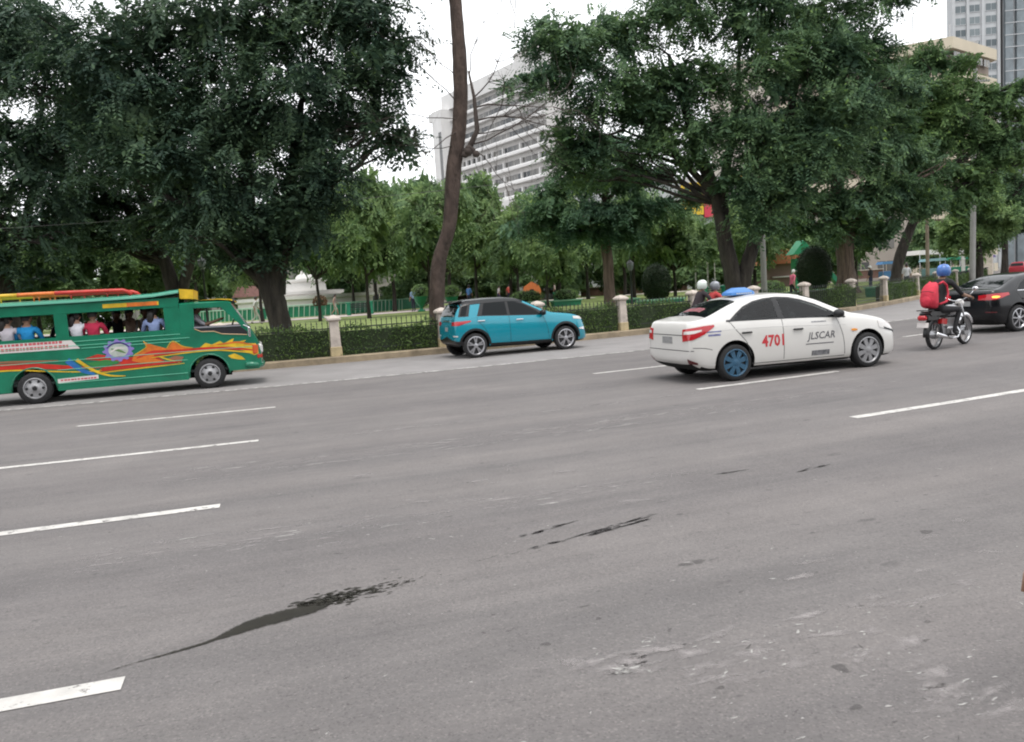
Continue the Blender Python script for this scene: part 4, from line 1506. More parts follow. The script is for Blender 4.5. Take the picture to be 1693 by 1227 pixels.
        for i in range(k_ + 1):
            a = math.pi * (.62 if hair != 'long' else .80) * i / k_
            for j in range(n_):
                b_ = 2 * math.pi * j / n_
                back = math.cos(b_)
                aa = a * (1.0 if back < .2 else .60 + .1 * abs(math.sin(b_)))
                bump_ = 1 + .04 * math.sin(7 * b_) * math.sin(a)
                vs_.append((.108 * math.sin(aa) * back * bump_ - .006, .089 * math.sin(aa) * math.sin(b_) * bump_, .128 * math.cos(aa) * bump_ + .008))
        hm.add(vs_, [[i * n_ + j, (i + 1) * n_ + j, (i + 1) * n_ + (j + 1) % n_, i * n_ + (j + 1) % n_] for i in range(k_) for j in range(n_)], 0, H)
        if hair == 'long':
            hm.tube([tuple(H @ Vector(q)) for q in [(-.07, 0, .02), (-.10, 0, -.08), (-.11, 0, -.20), (-.09, 0, -.30)]], [.07, .075, .065, .03], 8)
        hm.build('hair', M_HAIR if hair != 'cap' else cloth((.6, .6, .58)), root, smooth=True)
        if hair == 'cap':
            hm = MB()
            hm.box(tuple(H @ Vector((.13, 0, .045))), (.10, .12, .012), rz=head_yaw)
            hm.build('cap_peak', cloth((.6, .6, .58)), root)
    if skirt:
        hm = MB()
        hm.lathe([(.16, hz + .06), (.2, hz - .2), (.24, hz - .42), (.235, hz - .42), (.15, hz + .05)], 16)
        hm.build('skirt', cloth(pants), root, smooth=True)
    return root


# ------------------------------------------------------------------ cars
M_TYRE = mat('tyre_rubber', (0.018, 0.018, 0.019), 0.85, var=0.3, vscale=12)
M_DARK = mat('dark_plastic', (0.012, 0.012, 0.013), 0.6)
M_GLASS = mat('tinted_glass', (0.006, 0.008, 0.009), 0.03, spec=0.2)
M_CHROME = mat('chrome', (0.7, 0.7, 0.72), 0.15, metal=1.0)
M_ALLOY = mat('alloy', (0.42, 0.42, 0.44), 0.3, metal=0.8)
M_REDL = mat('tail_lamp_red', (0.42, 0.012, 0.02), 0.12, coat=.5)
M_CLEARL = mat('lamp_clear', (0.62, 0.60, 0.58), 0.1, coat=.5)
M_AMBER = mat('lamp_amber', (0.75, 0.28, 0.03), 0.2)
M_RUB = mat('black_trim', (0.010, 0.010, 0.011), 0.35)
M_JDARK = mat('cabin_lining', (0.030, 0.030, 0.032), 0.9)
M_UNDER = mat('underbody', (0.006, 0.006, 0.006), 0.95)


def lerp(tab, x):
    return float(np.interp(x, [a for a, _ in tab], [b_ for _, b_ in tab]))


def sm(tab, x, d=.03):
    return (lerp(tab, x - d) + 2 * lerp(tab, x) + lerp(tab, x + d)) / 4


class Car:
    def __init__(s, name, label, cat, loc, rz, top, belt, wid, low, wb, wr, paint, tumble=.42, arch=None, group=None, cabin=None):
        s.t = thing(name, label, cat, loc, rz, group)
        s.wb, s.wr = wb, wr
        x0, x1 = top[0][0], top[-1][0]
        xs = sorted(set([x0, x0 + .02, x1 - .02, x1] + list(np.linspace(x0 + .06, x1 - .06, 46))))
        vs_, fs_ = [], []
        for x in xs:
            zt, zs, w, zl = sm(top, x), sm(belt, x), sm(wid, x), sm(low, x)
            zs = min(zs, zt - .004)
            h = zt - zs
            wb_ = w - .045
            wr_ = max(.2, wb_ - .02 - tumble * h - .03 * min(1, h / .3))
            zm = zl + (zs - zl)
            half = [(0, zl), (w - .14, zl), (w - .04, zl + .05 * min(1, (zs - zl) / .5)), (w - .015, zl + (zs - zl) * .22), (w, zl + (zs - zl) * .45), (w - .004, zl + (zs - zl) * .66), (w - .018, zl + (zs - zl) * .86), (wb_, zs),
                    (wb_ + (wr_ - wb_) * .36, zs + h * .33), (wb_ + (wr_ - wb_) * .72, zs + h * .66), (wr_, zs + h * .87), (wr_ * .88, zs + h * .955), (wr_ * .5, zt - h * .008), (0, zt)]
            ring = half + [(-a, b_) for a, b_ in half[-2:0:-1]]
            vs_ += [(x, a, b_) for a, b_ in ring]
        k = 26
        for i in range(len(xs) - 1):
            for j in range(k):
                fs_.append([i * k + j, i * k + (j + 1) % k, (i + 1) * k + (j + 1) % k, (i + 1) * k + j])
        fs_ += [list(range(k)), [(len(xs) - 1) * k + j for j in range(k)][::-1]]
        m = MB()
        m.add(vs_, fs_)
        o = m.build('body', [paint], None, smooth=True)
        md = o.modifiers.new('s', 'SUBSURF')
        md.levels = md.render_levels = 1
        me = baked(o)
        bm = bmesh.new()
        bm.from_mesh(me)
        s.bvh = BVHTree.FromBMesh(bm)
        bm.free()
        cut = []
        ar = arch or wr * 1.17
        for ax in (0, wb):
            for sg in (-1, 1):
                m = MB()
                m.lathe([(ar, -.26), (ar, .3)], 40, 'y', (ax, sg * (lerp(wid, ax) - .02), wr + .01))
                m.box((ax, sg * (lerp(wid, ax) - .0), wr - .25), (ar * 2 - .002, .515, .5))
                c = m.build('cut', [M_UNDER])
                cut.append(c)
                b_ = o.modifiers.new('b', 'BOOLEAN')
                b_.operation = 'DIFFERENCE'
                b_.object = c
                b_.solver = 'EXACT'
                b_.use_self = True
                b_.material_mode = 'TRANSFER'
        if cabin:                               # open the window band right across, lined dark inside
            m = MB()
            m.prism(cabin, -2, 2)
            c = m.build('cut', [M_JDARK])
            cut.append(c)
            b_ = o.modifiers.new('b', 'BOOLEAN')
            b_.operation = 'DIFFERENCE'
            b_.object = c
            b_.solver = 'EXACT'
            b_.use_self = True
            b_.material_mode = 'TRANSFER'
        me2 = baked(o)
        drop(o, *cut)
        me2.name = 'body'
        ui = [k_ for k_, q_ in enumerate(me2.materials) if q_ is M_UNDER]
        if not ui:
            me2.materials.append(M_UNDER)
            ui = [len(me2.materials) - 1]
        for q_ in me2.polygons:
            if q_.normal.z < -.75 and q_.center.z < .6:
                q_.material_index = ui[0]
        s.body = link('body', me2, None, s.t)
        me2.set_sharp_from_angle(angle=R_(38))
        bpy.data.meshes.remove(me)

    def cast(s, o, d):
        h = s.bvh.ray_cast(Vector(o), Vector(d).normalized())
        return h[0], h[1]

    def grid(s, name, rays, off, material, parent=None, skirt=.012):
        """panel laid on the body: rays is rows of (origin, direction)"""
        R0, C0 = len(rays), len(rays[0])
        P, Q = [], []
        for row in rays:
            for o, d in row:
                a, n_ = s.cast(o, d)
                if a is None:
                    a, n_, _, _ = s.bvh.find_nearest(Vector(o) + Vector(d).normalized() * 2.2)
                if n_.dot(Vector(d)) > 0:
                    n_ = -n_
                P.append(a + n_ * off)
                Q.append(a - n_ * skirt)
        m = MB()
        fs_ = [[i * C0 + j, i * C0 + j + 1, (i + 1) * C0 + j + 1, (i + 1) * C0 + j] for i in range(R0 - 1) for j in range(C0 - 1)]
        b_ = [j for j in range(C0)] + [i * C0 + C0 - 1 for i in range(1, R0)] + [(R0 - 1) * C0 + j for j in range(C0 - 2, -1, -1)] + [i * C0 for i in range(R0 - 2, 0, -1)]
        n0 = len(P)
        vs_ = P + [Q[i] for i in b_]
        L = len(b_)
        fs_ += [[b_[i], n0 + i, n0 + (i + 1) % L, b_[(i + 1) % L]] for i in range(L)]
        m.add(vs_, fs_)
        o = m.build(name, material, parent or s.t, smooth=True)
        o.data.set_sharp_from_angle(angle=R_(45))
        return o

    def side(s, name, cols, material, off=.004, rows=6, sides=(-1, 1), parent=None):
        """cols: (x_lo, z_lo, x_hi, z_hi) columns in side view"""
        out = []
        cc = []
        for p0, p1 in zip(cols[:-1], cols[1:]):
            kk = 1 if len(cols) > 12 else 5
            cc += [tuple(u + (w_ - u) * i / kk for u, w_ in zip(p0, p1)) for i in range(kk)]
        cols = cc + [cols[-1]]
        if rows > 2:
            rows = 10
        for sg in sides:
            rays = []
            for i in range(rows + 1):
                t = i / rows
                rays.append([((a + (c - a) * t, sg * 3, b_ + (d - b_) * t), (0, -sg, 0)) for a, b_, c, d in cols])
            out.append(s.grid(name, rays, off, material, parent))
        return out[0]

    def topp(s, name, x0, x1, w0, w1, material, off=.008, nx=18, ny=20, parent=None, bow=0.0):
        rays = []
        for i in range(nx + 1):
            t = i / nx
            row = []
            for j in range(ny + 1):
                u = 2 * j / ny - 1
                row.append(((x0 + (x1 - x0) * t + bow * u * u, u * (w0 + (w1 - w0) * t), 3), (0, 0, -1)))
            rays.append(row)
        return s.grid(name, rays, off, material, parent)

    def polar(s, name, cx, cy, th0, th1, zl, zh, material, off=.010, nc=22, nr=8, sides=(-1, 1), parent=None):
        """panel wrapped round a corner; bearings in degrees, 180 = straight back, 270 = right side"""
        out = []
        for sg in sides:
            rays = []
            for i in range(nr + 1):
                row = []
                for j in range(nc + 1):
                    u = j / nc
                    a = R_(th0 + (th1 - th0) * u)
                    z0 = lerp(zl, u)
                    z1 = lerp(zh, u)
                    z = z0 + (z1 - z0) * i / nr
                    dx, dy = math.cos(a), math.sin(a) * (1 if sg < 0 else -1)
                    row.append(((cx + dx * 3, (cy if sg < 0 else -cy) + dy * 3, z), (-dx, -dy, 0)))
                rays.append(row)
            out.append(s.grid(name, rays, off, material, parent))
        return out[0]

    def strip(s, name, pts, w, material, off=.003, sides=(-1, 1), parent=None):
        P = smooth_path(pts, .06) if len(pts) > 2 else np.array([np.array(pts[0]) + (np.array(pts[1]) - np.array(pts[0])) * t for t in np.linspace(0, 1, 14)])
        cols = []
        for i, q in enumerate(P):
            t = P[min(i + 1, len(P) - 1)] - P[max(i - 1, 0)]
            t /= np.hypot(*t)
            cols.append((q[0] + t[1] * w / 2, q[1] - t[0] * w / 2, q[0] - t[1] * w / 2, q[1] + t[0] * w / 2))
        return s.side(name, cols, material, off, 1, sides, parent)

    def text(s, name, txt, x, z, w, h, material, parent=None, sides=(-1,), skew=0.0, bold=0.01):
        v, f = text_mesh(txt, 1.0, bold)
        mxx, mxy = max(a for a, _ in v), max(b_ for _, b_ in v)
        mnx, mny = min(a for a, _ in v), min(b_ for _, b_ in v)
        for sg in sides:
            P = []
            for a, b_ in v:
                u, q = (a - mnx) / (mxx - mnx), (b_ - mny) / (mxy - mny)
                X = x + (u if sg < 0 else 1 - u) * w + skew * q
                hit, n_ = s.cast((X, sg * 3, z + q * h), (0, -sg, 0))
                P.append(hit + Vector((0, sg * .004, 0)))
            m = MB()
            m.add(P, f)
            m.build(name, material, parent or s.t)

    def wheels(s, track, rimfun, hub=None):
        for ax, nm in ((0, 'rear'), (s.wb, 'front')):
            for sg in (-1, 1):
                rimfun(s.t, (ax, sg * track, s.wr), sg, s.wr, nm)


def wheel(parent, c, sg, r, style, rim_m, w=.19, label=None):
    """wheel > rim; outward side is sg*y"""
    m = MB()
    rr = r * (.76 if style != 'steel' else .66)
    m.lathe([(rr * .96, -w / 2 + .01), (r * .93, -w / 2), (r * .985, -w / 2 + .03), (r, -w / 6), (r, w / 6), (r * .985, w / 2 - .03), (r * .93, w / 2), (rr * .96, w / 2 - .01)], 36, 'y', c, cap=False)
    ty = m.build('wheel', M_TYRE, parent, smooth=True)
    m = MB()
    y = c[1] + sg * (w / 2 - .012)
    k = sg

    def L(prof, n_=32, mi=0):
        m.lathe([(a, b_ * k) for a, b_ in prof], n_, 'y', (c[0], y, c[2]), mi, cap=False)
    L([(rr, -.05), (rr, .004), (rr * .93, .010), (rr * .86, -.012), (rr * .86, -.06)])
    if style == 'steel':
        L([(rr * .88, -.03), (rr * .6, -.01), (rr * .45, -.005), (rr * .30, .02), (0.0, .02)])
        for q in range(6):
            a = q * math.pi / 3
            m.lathe([(.028, 0), (.028, .004 * k)], 10, 'y', (c[0] + rr * .70 * math.cos(a), y + .003 * k - .012 * k, c[2] + rr * .70 * math.sin(a)), 1)
        m.lathe([(rr * .22, 0), (rr * .2, .03 * k)], 16, 'y', (c[0], y + .012 * k, c[2]), 1)
    else:
        nsp = {'cover': 8, 'alloy': 5, 'alloy7': 7}[style]
        L([(rr * .9, -.035), (0, -.035)], 32, 1)
        L([(rr * .24, -.03), (rr * .24, .004), (rr * .18, .010), (0, .010)])
        for q in range(nsp):
            a = 2 * math.pi * q / nsp + .3
            for da in ((-.0,) if style != 'alloy' else (-.17, .17)):
                ca, sa = math.cos(a), math.sin(a)
                b0 = a + da
                w0, w1 = (.20 if style == 'cover' else .10) * rr, (.30 if style == 'cover' else .13) * rr
                p = []
                for rad, hw, d in ((rr * .2, w0 * .6, .004), (rr * .9, w1 * .62, -.004)):
                    for sgn in (-1, 1):
                        bb = (a if rad < rr * .5 else b0)
                        px, pz = rad * math.cos(bb) - sgn * hw * math.sin(bb), rad * math.sin(bb) + sgn * hw * math.cos(bb)
                        p += [(c[0] + px, y + d * k, c[2] + pz), (c[0] + px, y - .03 * k, c[2] + pz)]
                m.add(p, [[0, 2, 6, 4], [0, 4, 5, 1], [2, 3, 7, 6], [4, 6, 7, 5], [0, 1, 3, 2]])
    m.build('rim', [rim_m, M_DARK], ty, auto=35)
    return ty


def at_wheels(c, A, phi):
    return (A[0], A[1], 0)


def car_loc(A, deg_, half):
    """origin of a car whose near-side rear wheel touches the road at A"""
    h = R_(deg_)
    return (A[0] - math.sin(h) * half, A[1] + math.cos(h) * half, 0.0)


# --- white taxi
M_TAXI = mat('taxi_white', (0.62, 0.605, 0.58), 0.28, coat=.7, var=0.03, vscale=2)
T_TOP = [(-.80, .72), (-.79, .97), (-.765, 1.02), (-.66, 1.04), (-.46, 1.07), (-.32, 1.11), (.05, 1.26), (.38, 1.365), (.7, 1.405), (1.10, 1.41), (1.45, 1.375), (1.72, 1.30), (2.1, 1.11), (2.38, .985), (2.6, .95), (2.95, .87), (3.25, .76), (3.42, .63), (3.5, .48)]
T_BELT = [(-.80, .70), (-.785, .90), (-.68, .96), (0, .965), (1, .945), (2, .905), (2.6, .86), (3.1, .76), (3.42, .58), (3.5, .44)]
T_WID = [(-.80, .68), (-.76, .755), (-.60, .81), (0, .84), (1.2, .845), (2.4, .84), (3.0, .82), (3.3, .72), (3.44, .56), (3.5, .42)]
T_LOW = [(-.80, .40), (-.72, .28), (-.5, .18), (0, .165), (2.65, .15), (3.2, .145), (3.5, .20)]


CABIN = [(-.02, 1.005), (.12, 1.09), (.27, 1.175), (.48, 1.25), (.72, 1.285), (1.0, 1.295), (1.22, 1.275), (1.42, 1.225), (1.66, 1.135), (1.88, 1.035), (2.06, .945), (1.6, .958), (1.0, .978), (.4, .995)]


def see_glass(name, tint):
    """clear side glass: mostly see-through, a little tinted, mirror-like at glancing angles"""
    m = bpy.data.materials.new(name)
    m.use_nodes = True
    n_, l_ = nt(m)
    tr = n_.new('ShaderNodeBsdfTransparent')
    tr.inputs['Color'].default_value = (*tint, 1)
    gl = n_.new('ShaderNodeBsdfGlossy')
    gl.inputs['Roughness'].default_value = .02
    fr = n_.new('ShaderNodeFresnel')
    fr.inputs['IOR'].default_value = 1.5
    ms = n_.new('ShaderNodeMixShader')
    l_.new(fr.outputs['Fac'], ms.inputs['Fac'])
    l_.new(tr.outputs['BSDF'], ms.inputs[1])
    l_.new(gl.outputs['BSDF'], ms.inputs[2])
    l_.new(ms.outputs['Shader'], n_['Material Output'].inputs['Surface'])
    return m


M_SEEG = see_glass('clear_side_glass', (.52, .57, .56))


def sedan_trim(c, belt, frame_m=M_RUB, glass=M_GLASS, open_=False):
    seam = mat('door_seam', (.03, .03, .03), .8)
    full = [(-.12, .985, -.07, 1.00), (.05, .985, .10, 1.11), (.25, .98, .28, 1.215), (.48, .975, .50, 1.29), (.72, .97, .73, 1.325), (1.0, .962, 1.0, 1.335), (1.25, .955, 1.22, 1.315), (1.5, .945, 1.44, 1.265), (1.8, .93, 1.70, 1.17), (2.05, .915, 1.93, 1.06), (2.22, .905, 2.18, .93)]
    sg = glass
    if open_:
        sg = M_SEEG
        c.side('window_trim', [(a_, b_, a_ + (e_ - a_) * .12, b_ + max(.03, (h_ - b_) * .04)) for a_, b_, e_, h_ in full], frame_m, .004, 2)
        c.side('window_trim', [(e_ + (a_ - e_) * .1, h_ - max(.035, (h_ - b_) * .12), e_, h_) for a_, b_, e_, h_ in full], frame_m, .004, 2)
        c.side('window_post', [(.86, .97, .87, 1.33), (.98, .965, .97, 1.333)], frame_m, .009)
        c.side('quarter_trim', [(-.12, .985, -.07, 1.0), (.00, .985, .03, 1.06), (.09, .985, .13, 1.12)], frame_m, .005)
        c.side('mirror_quarter_trim', [(1.97, .92, 1.86, 1.08), (2.08, .915, 2.0, 1.02), (2.2, .905, 2.18, .93)], frame_m, .005)
    else:
        c.side('window_trim', full, frame_m, .003)
    c.side('rear_door_glass', [(.02, 1.0, .05, 1.03), (.20, .998, .23, 1.15), (.42, .992, .45, 1.245), (.64, .988, .66, 1.29), (.86, .984, .87, 1.31)], sg, .007)
    c.side('front_door_glass', [(.96, .978, .96, 1.312), (1.2, .972, 1.19, 1.295), (1.45, .962, 1.40, 1.245), (1.72, .95, 1.63, 1.165), (1.95, .935, 1.86, 1.06), (2.08, .93, 2.04, .965)], sg, .007)
    c.topp('rear_window', -.36, .28, .60, .50, glass, .008, bow=-.06)
    c.topp('windscreen', 2.34, 1.58, .62, .52, glass, .008, bow=-.10)
    for pts in ([(.93, .26), (.93, .96)], [(2.16, .28), (2.12, .60), (2.02, .92)], [(.30, .40), (.22, .62), (.02, .86), (-.05, .97)], [(.32, .265), (2.16, .255)]):
        c.strip('door_seam', pts, .010, seam, .0015)
    c.strip('waist_crease', [(-.55, .86), (.6, .855), (2.2, .79)], .012, seam if False else c.body.data.materials[0], .004)
    for x, z in ((.13, .79), (1.12, .775)):
        for sg in (-1, 1):
            y = c.cast((x + .09, sg * 3, z), (0, -sg, 0))[0].y
            m = MB()
            m.box((x + .09, y + sg * .022, z), (.20, .026, .028), bev=.01)
            m.build('door_handle', M_DARK if c.t.name.startswith('taxi') else c.body.data.materials[0], c.t)
    for sg in (-1, 1):
        y = c.cast((2.0, sg * 3, .96), (0, -sg, 0))[0].y
        m = MB()
        m.box((2.02, y + sg * .05, .96), (.05, .12, .03))
        m.ell((2.0, y + sg * .13, .985), (.09, .105, .075), 12, 8)
        m.build('door_mirror', M_DARK if c.t.name.startswith('taxi') else c.body.data.materials[0], c.t, smooth=True)


TAXI_A, TAXI_H = (3.69, 13.27), 16.9
tx = Car('taxi_sedan', 'white taxi sedan with blue roof sign and red number 4701 on its rear door', 'taxi', car_loc(TAXI_A, TAXI_H, .80), R_(TAXI_H), T_TOP, T_BELT, T_WID, T_LOW, 2.65, .305, M_TAXI, arch=.365, cabin=CABIN)
sedan_trim(tx, T_BELT, open_=True)
M_SEATF = mat('taxi_seat_cloth', (.05, .05, .055), .9, var=.2, vscale=8)
for x, y, w in ((.38, .34, .5), (.38, -.34, .5), (1.32, .36, .48), (1.32, -.36, .48)):
    m = MB()
    m.box((x, y, .98), (.14, w, .16), ry=-.2, bev=.05)
    m.box((x - .02, y, 1.12), (.10, .24, .15), ry=-.15, bev=.04)
    m.build('seat_back', M_SEATF, tx.t)
m = MB()
m.tube([(1.80 + .05 * math.sin(a), .36 + .17 * math.cos(a), .99 + .10 * math.sin(a)) for a in np.linspace(0, 2 * math.pi, 17)], .014, 6, cap=False)
m.build('steering_wheel', M_DARK, tx.t)
M_HUBB = mat('hubcap_blue', (0.025, 0.085, 0.15), 0.5, var=.15, vscale=9)
M_HUBG = mat('hubcap_grey', (0.30, 0.30, 0.31), 0.4, metal=.4)
for ax, sg, hm in ((0, -1, M_HUBB), (0, 1, M_HUBG), (2.65, -1, M_HUBG), (2.65, 1, M_HUBG)):
    w_ = wheel(tx.t, (ax, sg * .745, .305), sg, .305, 'cover', hm)
    if hm is M_HUBB:
        w_.children[0]['label'] = 'blue painted rear hubcap'
tl = tx.polar('tail_lamp', -.45, -.40, 200, 284, [(0, .70), (.35, .73), (.62, .80), (1, .925)], [(0, .90), (.35, .925), (.62, .945), (1, .955)], M_REDL)
tx.polar('lamp_insert', -.45, -.40, 206, 250, [(0, .82), (.6, .83), (1, .865)], [(0, .865), (.6, .88), (1, .89)], M_CLEARL, .011, parent=None)
tx.polar('headlamp', 2.75, -.35, 345, 288, [(0, .56), (1, .68)], [(0, .68), (1, .80)], M_CLEARL)
tx.polar('boot_seam', -.45, 0, 180, 238, [(0, .80), (1, .80)], [(0, .812), (1, .812)], mat('door_seam', (.03, .03, .03), .8), .003, nr=1)
tx.polar('number_plate', -.45, 0, 180, 206, [(0, .66), (1, .66)], [(0, .775), (1, .775)], mat('plate_grey', (.25, .25, .25), .5, var=.3, vscale=30), .008, nr=2)
tx.polar('bumper_seam', -.45, 0, 180, 250, [(0, .545), (1, .545)], [(0, .556), (1, .556)], mat('door_seam', (.03, .03, .03), .8), .003, nr=1)
tx.strip('bumper_side_seam', [(-.74, .60), (-.55, .585), (-.42, .55)], .010, mat('door_seam', (.03, .03, .03), .8), .0015)
tx.polar('rear_reflector', -.45, -.3, 225, 245, [(0, .34), (1, .32)], [(0, .42), (1, .35)], mat('reflector_dark_red', (.10, .012, .015), .3), .005, nr=2)
tx.polar('front_grille', 2.75, 0, 0, -22, [(0, .52), (1, .52)], [(0, .60), (1, .60)], M_DARK, .008, nr=2)
tx.polar('lower_intake', 2.75, 0, 0, -34, [(0, .26), (1, .28)], [(0, .38), (1, .36)], M_DARK, .008, nr=2)
tx.polar('headlamp_rim', 2.75, -.35, 345, 300, [(0, .545), (1, .655)], [(0, .565), (1, .685)], M_DARK, .013, nr=1)
tx.side('side_repeater', [(2.30, .67, 2.30, .70), (2.36, .66, 2.36, .705), (2.42, .67, 2.42, .69)], M_AMBER, .012, 2)
M_TRED = mat('decal_red', (.50, .03, .04), .5)
M_TBLK = mat('decal_grey', (.09, .09, .10), .5)
M_TBLU = mat('decal_blue', (.05, .06, .22), .5)
tx.text('number_lettering', '4701', .50, .52, .43, .20, M_TRED, bold=.03)
tx.text('company_lettering', 'JLSCAR', 1.38, .54, .56, .16, M_TBLK, skew=.04)
tx.strip('lettering_underline', [(1.36, .505), (1.92, .50)], .014, M_TBLK, .004, sides=(-1,))
tx.side('door_sticker', [(1.48, .30, 1.48, .385), (1.66, .30, 1.66, .385), (1.84, .30, 1.84, .385)], mat('decal_smudge', (.16, .16, .17), .6, var=.6, vscale=26, stretch=(1, 1, .5)), .004, 2, sides=(-1,))
tx.side('window_sticker', [(1.50, .865, 1.50, .885), (1.80, .858, 1.80, .878)], mat('decal_smudge2', (.25, .25, .26), .6, var=.5, vscale=30), .004, 1, sides=(-1,))
for z0, z1, xa, xb in ((.835, .855, -.50, -.24), (.775, .805, -.48, -.26)):
    tx.side('quarter_sticker', [(xa, z0, xa, z1), ((xa + xb) / 2, z0, (xa + xb) / 2, z1), (xb, z0, xb, z1)], mat('decal_blue_print', (.14, .15, .30), .6, var=.7, vscale=28), .004, 1, sides=(-1,))
# red lettering strip across the rear window
rays = [[((-.20 + .13 * i / 3 - .04 * (2 * j / 8 - 1) ** 2, .42 - .55 * j / 8, 3), (0, 0, -1)) for j in range(9)] for i in range(4)]
tx.grid('rear_window_sticker', rays, .010, mat('rear_sticker_red', (.20, .05, .06), .5, var=.6, vscale=14), skirt=.004)
# roof sign
sg_ = MB()
for z, hx, hy in ((0, .235, .13), (.045, .225, .125), (.095, .15, .09), (.125, .09, .06)):
    sg_.v += [(.62 + a * hx, -.0 + b_ * hy * 1.5, 1.40 + z) for a, b_ in ((-1, -.8), (-.8, -1), (.8, -1), (1, -.8), (1, .8), (.8, 1), (-.8, 1), (-1, .8))]
for i in range(3):
    for j in range(8):
        sg_.f.append([i * 8 + j, i * 8 + (j + 1) % 8, i * 8 + 8 + (j + 1) % 8, i * 8 + 8 + j])
        sg_.m.append(0)
sg_.f.append([24 + j for j in range(8)])
sg_.m.append(0)
sgo = sg_.build('roof_sign', mat('sign_blue', (.06, .20, .50), .35, var=.1, vscale=6), tx.t, auto=30)
m = MB()
for k in range(7):
    m.box((.48 + .045 * k, -.196, 1.424), (.03, .012, .022))
m.build('sign_print', mat('sign_print', (.45, .50, .55), .5), sgo)

# --- teal compact crossover
M_TEAL = mat('teal_paint', (0.0, 0.235, 0.315), 0.25, coat=.8, metal=.15)
S_TOP = [(-.54, .80), (-.535, 1.02), (-.51, 1.12), (-.43, 1.30), (-.36, 1.45), (-.29, 1.52), (-.1, 1.575), (.5, 1.60), (1.0, 1.59), (1.4, 1.545), (1.65, 1.45), (2.0, 1.25), (2.3, 1.10), (2.5, 1.07), (2.9, 1.02), (3.2, .94), (3.38, .82), (3.46, .62), (3.48, .45)]
S_BELT = [(-.54, .78), (-.525, 1.0), (-.42, 1.08), (0, 1.10), (1, 1.06), (2, 1.02), (2.5, .985), (3.0, .92), (3.3, .80), (3.48, .42)]
S_WID = [(-.54, .72), (-.49, .78), (-.28, .83), (1.2, .845), (2.6, .84), (3.1, .84), (3.32, .74), (3.44, .62), (3.48, .52)]
S_LOW = [(-.54, .44), (-.42, .32), (0, .25), (2.7, .21), (3.3, .20), (3.48, .26)]
SUV_A, SUV_H = (-.93, 21.75), 21.9
su = Car('compact_crossover', 'teal compact crossover with black roof driving in the kerb lane', 'car', car_loc(SUV_A, SUV_H, .81), R_(SUV_H), S_TOP, S_BELT, S_WID, S_LOW, 2.70, .335, M_TEAL, tumble=.30, arch=.40)
M_BLKP = mat('roof_black', (0.008, 0.009, 0.010), 0.25, spec=.4)
su.topp('roof', -.32, 1.52, .635, .61, M_BLKP, .010)
su.side('window_trim', [(.10, 1.12, .26, 1.46), (.35, 1.115, .42, 1.50), (.8, 1.09, .8, 1.515), (1.2, 1.07, 1.18, 1.495), (1.6, 1.05, 1.46, 1.43), (1.9, 1.04, 1.72, 1.30), (2.16, 1.03, 2.05, 1.12)], M_RUB, .003)
su.side('rear_door_glass', [(.24, 1.14, .36, 1.455), (.5, 1.13, .55, 1.475), (.98, 1.105, .98, 1.48)], M_GLASS, .007)
su.side('front_door_glass', [(1.06, 1.10, 1.06, 1.475), (1.35, 1.085, 1.30, 1.44), (1.7, 1.065, 1.55, 1.35), (1.98, 1.06, 1.86, 1.16)], M_GLASS, .007)
su.side('quarter_trim', [(-.42, 1.13, -.31, 1.42), (-.32, 1.13, -.20, 1.45), (-.14, 1.13, -.02, 1.465)], M_RUB, .003)
su.side('quarter_glass', [(-.37, 1.15, -.27, 1.40), (-.22, 1.15, -.10, 1.43)], M_GLASS, .007)
rays = [[((-3, .60 * (2 * j / 8 - 1), 1.14 + .30 * i / 6), (1, 0, 0)) for j in range(9)] for i in range(7)]
su.grid('rear_window', rays, .007, M_GLASS)
su.topp('windscreen', 2.26, 1.56, .62, .52, M_GLASS, .008, bow=-.08)
m = MB()
m.prism([(-.50, 1.51), (-.26, 1.57), (-.20, 1.565), (-.26, 1.525)], -.52, .52)
m.build('roof_spoiler', M_BLKP, su.t, auto=30)
for pts in ([(1.03, .36), (1.02, 1.08)], [(2.20, .36), (2.14, .7), (2.04, 1.0)], [(.42, .44), (.34, .7), (.12, 1.0), (.1, 1.1)]):
    su.strip('door_seam', pts, .011, mat('teal_seam', (.004, .03, .04), .8), .0015)
for x, z in ((.10, .99), (1.22, .955)):
    for sg in (-1, 1):
        y = su.cast((x + .1, sg * 3, z), (0, -sg, 0))[0].y
        m = MB()
        m.box((x + .1, y + sg * .022, z), (.22, .028, .03), bev=.012)
        m.build('door_handle', M_CHROME, su.t)
for sg in (-1, 1):
    y = su.cast((2.0, sg * 3, 1.06), (0, -sg, 0))[0].y
    m = MB()
    m.box((2.02, y + sg * .04, 1.06), (.05, .12, .04))
    m.ell((2.0, y + sg * .13, 1.10), (.085, .11, .085), 12, 8)
    m.build('door_mirror', M_BLKP, su.t, smooth=True)
# black cladding round the arches and sills
for ax in (0, 2.70):
    cols = []
    for k in range(19):
        a = math.pi * k / 18
        ca, sa = math.cos(a), math.sin(a)
        cols.append((ax - .402 * ca, .345 + .402 * sa, ax - .455 * ca, .345 + .46 * sa))
    su.side('arch_cladding', cols, M_RUB, .010, 2)
su.side('sill_cladding', [(.44, .265, .44, .37), (1.3, .25, 1.3, .35), (2.27, .235, 2.27, .34)], M_RUB, .010, 2)
su.polar('rear_bumper_cladding', -.1, 0, 180, 262, [(0, .42), (1, .36)], [(0, .60), (1, .44)], M_RUB, .008)
su.polar('tail_lamp', -.3, -.45, 190, 300, [(0, .90), (.5, .90), (1, .985)], [(0, 1.0), (.5, 1.01), (1, 1.02)], M_REDL)
su.polar('tailgate_strip', -.3, 0, 180, 235, [(0, 1.0), (1, 1.0)], [(0, 1.035), (1, 1.035)], M_CHROME, .008, nr=1)
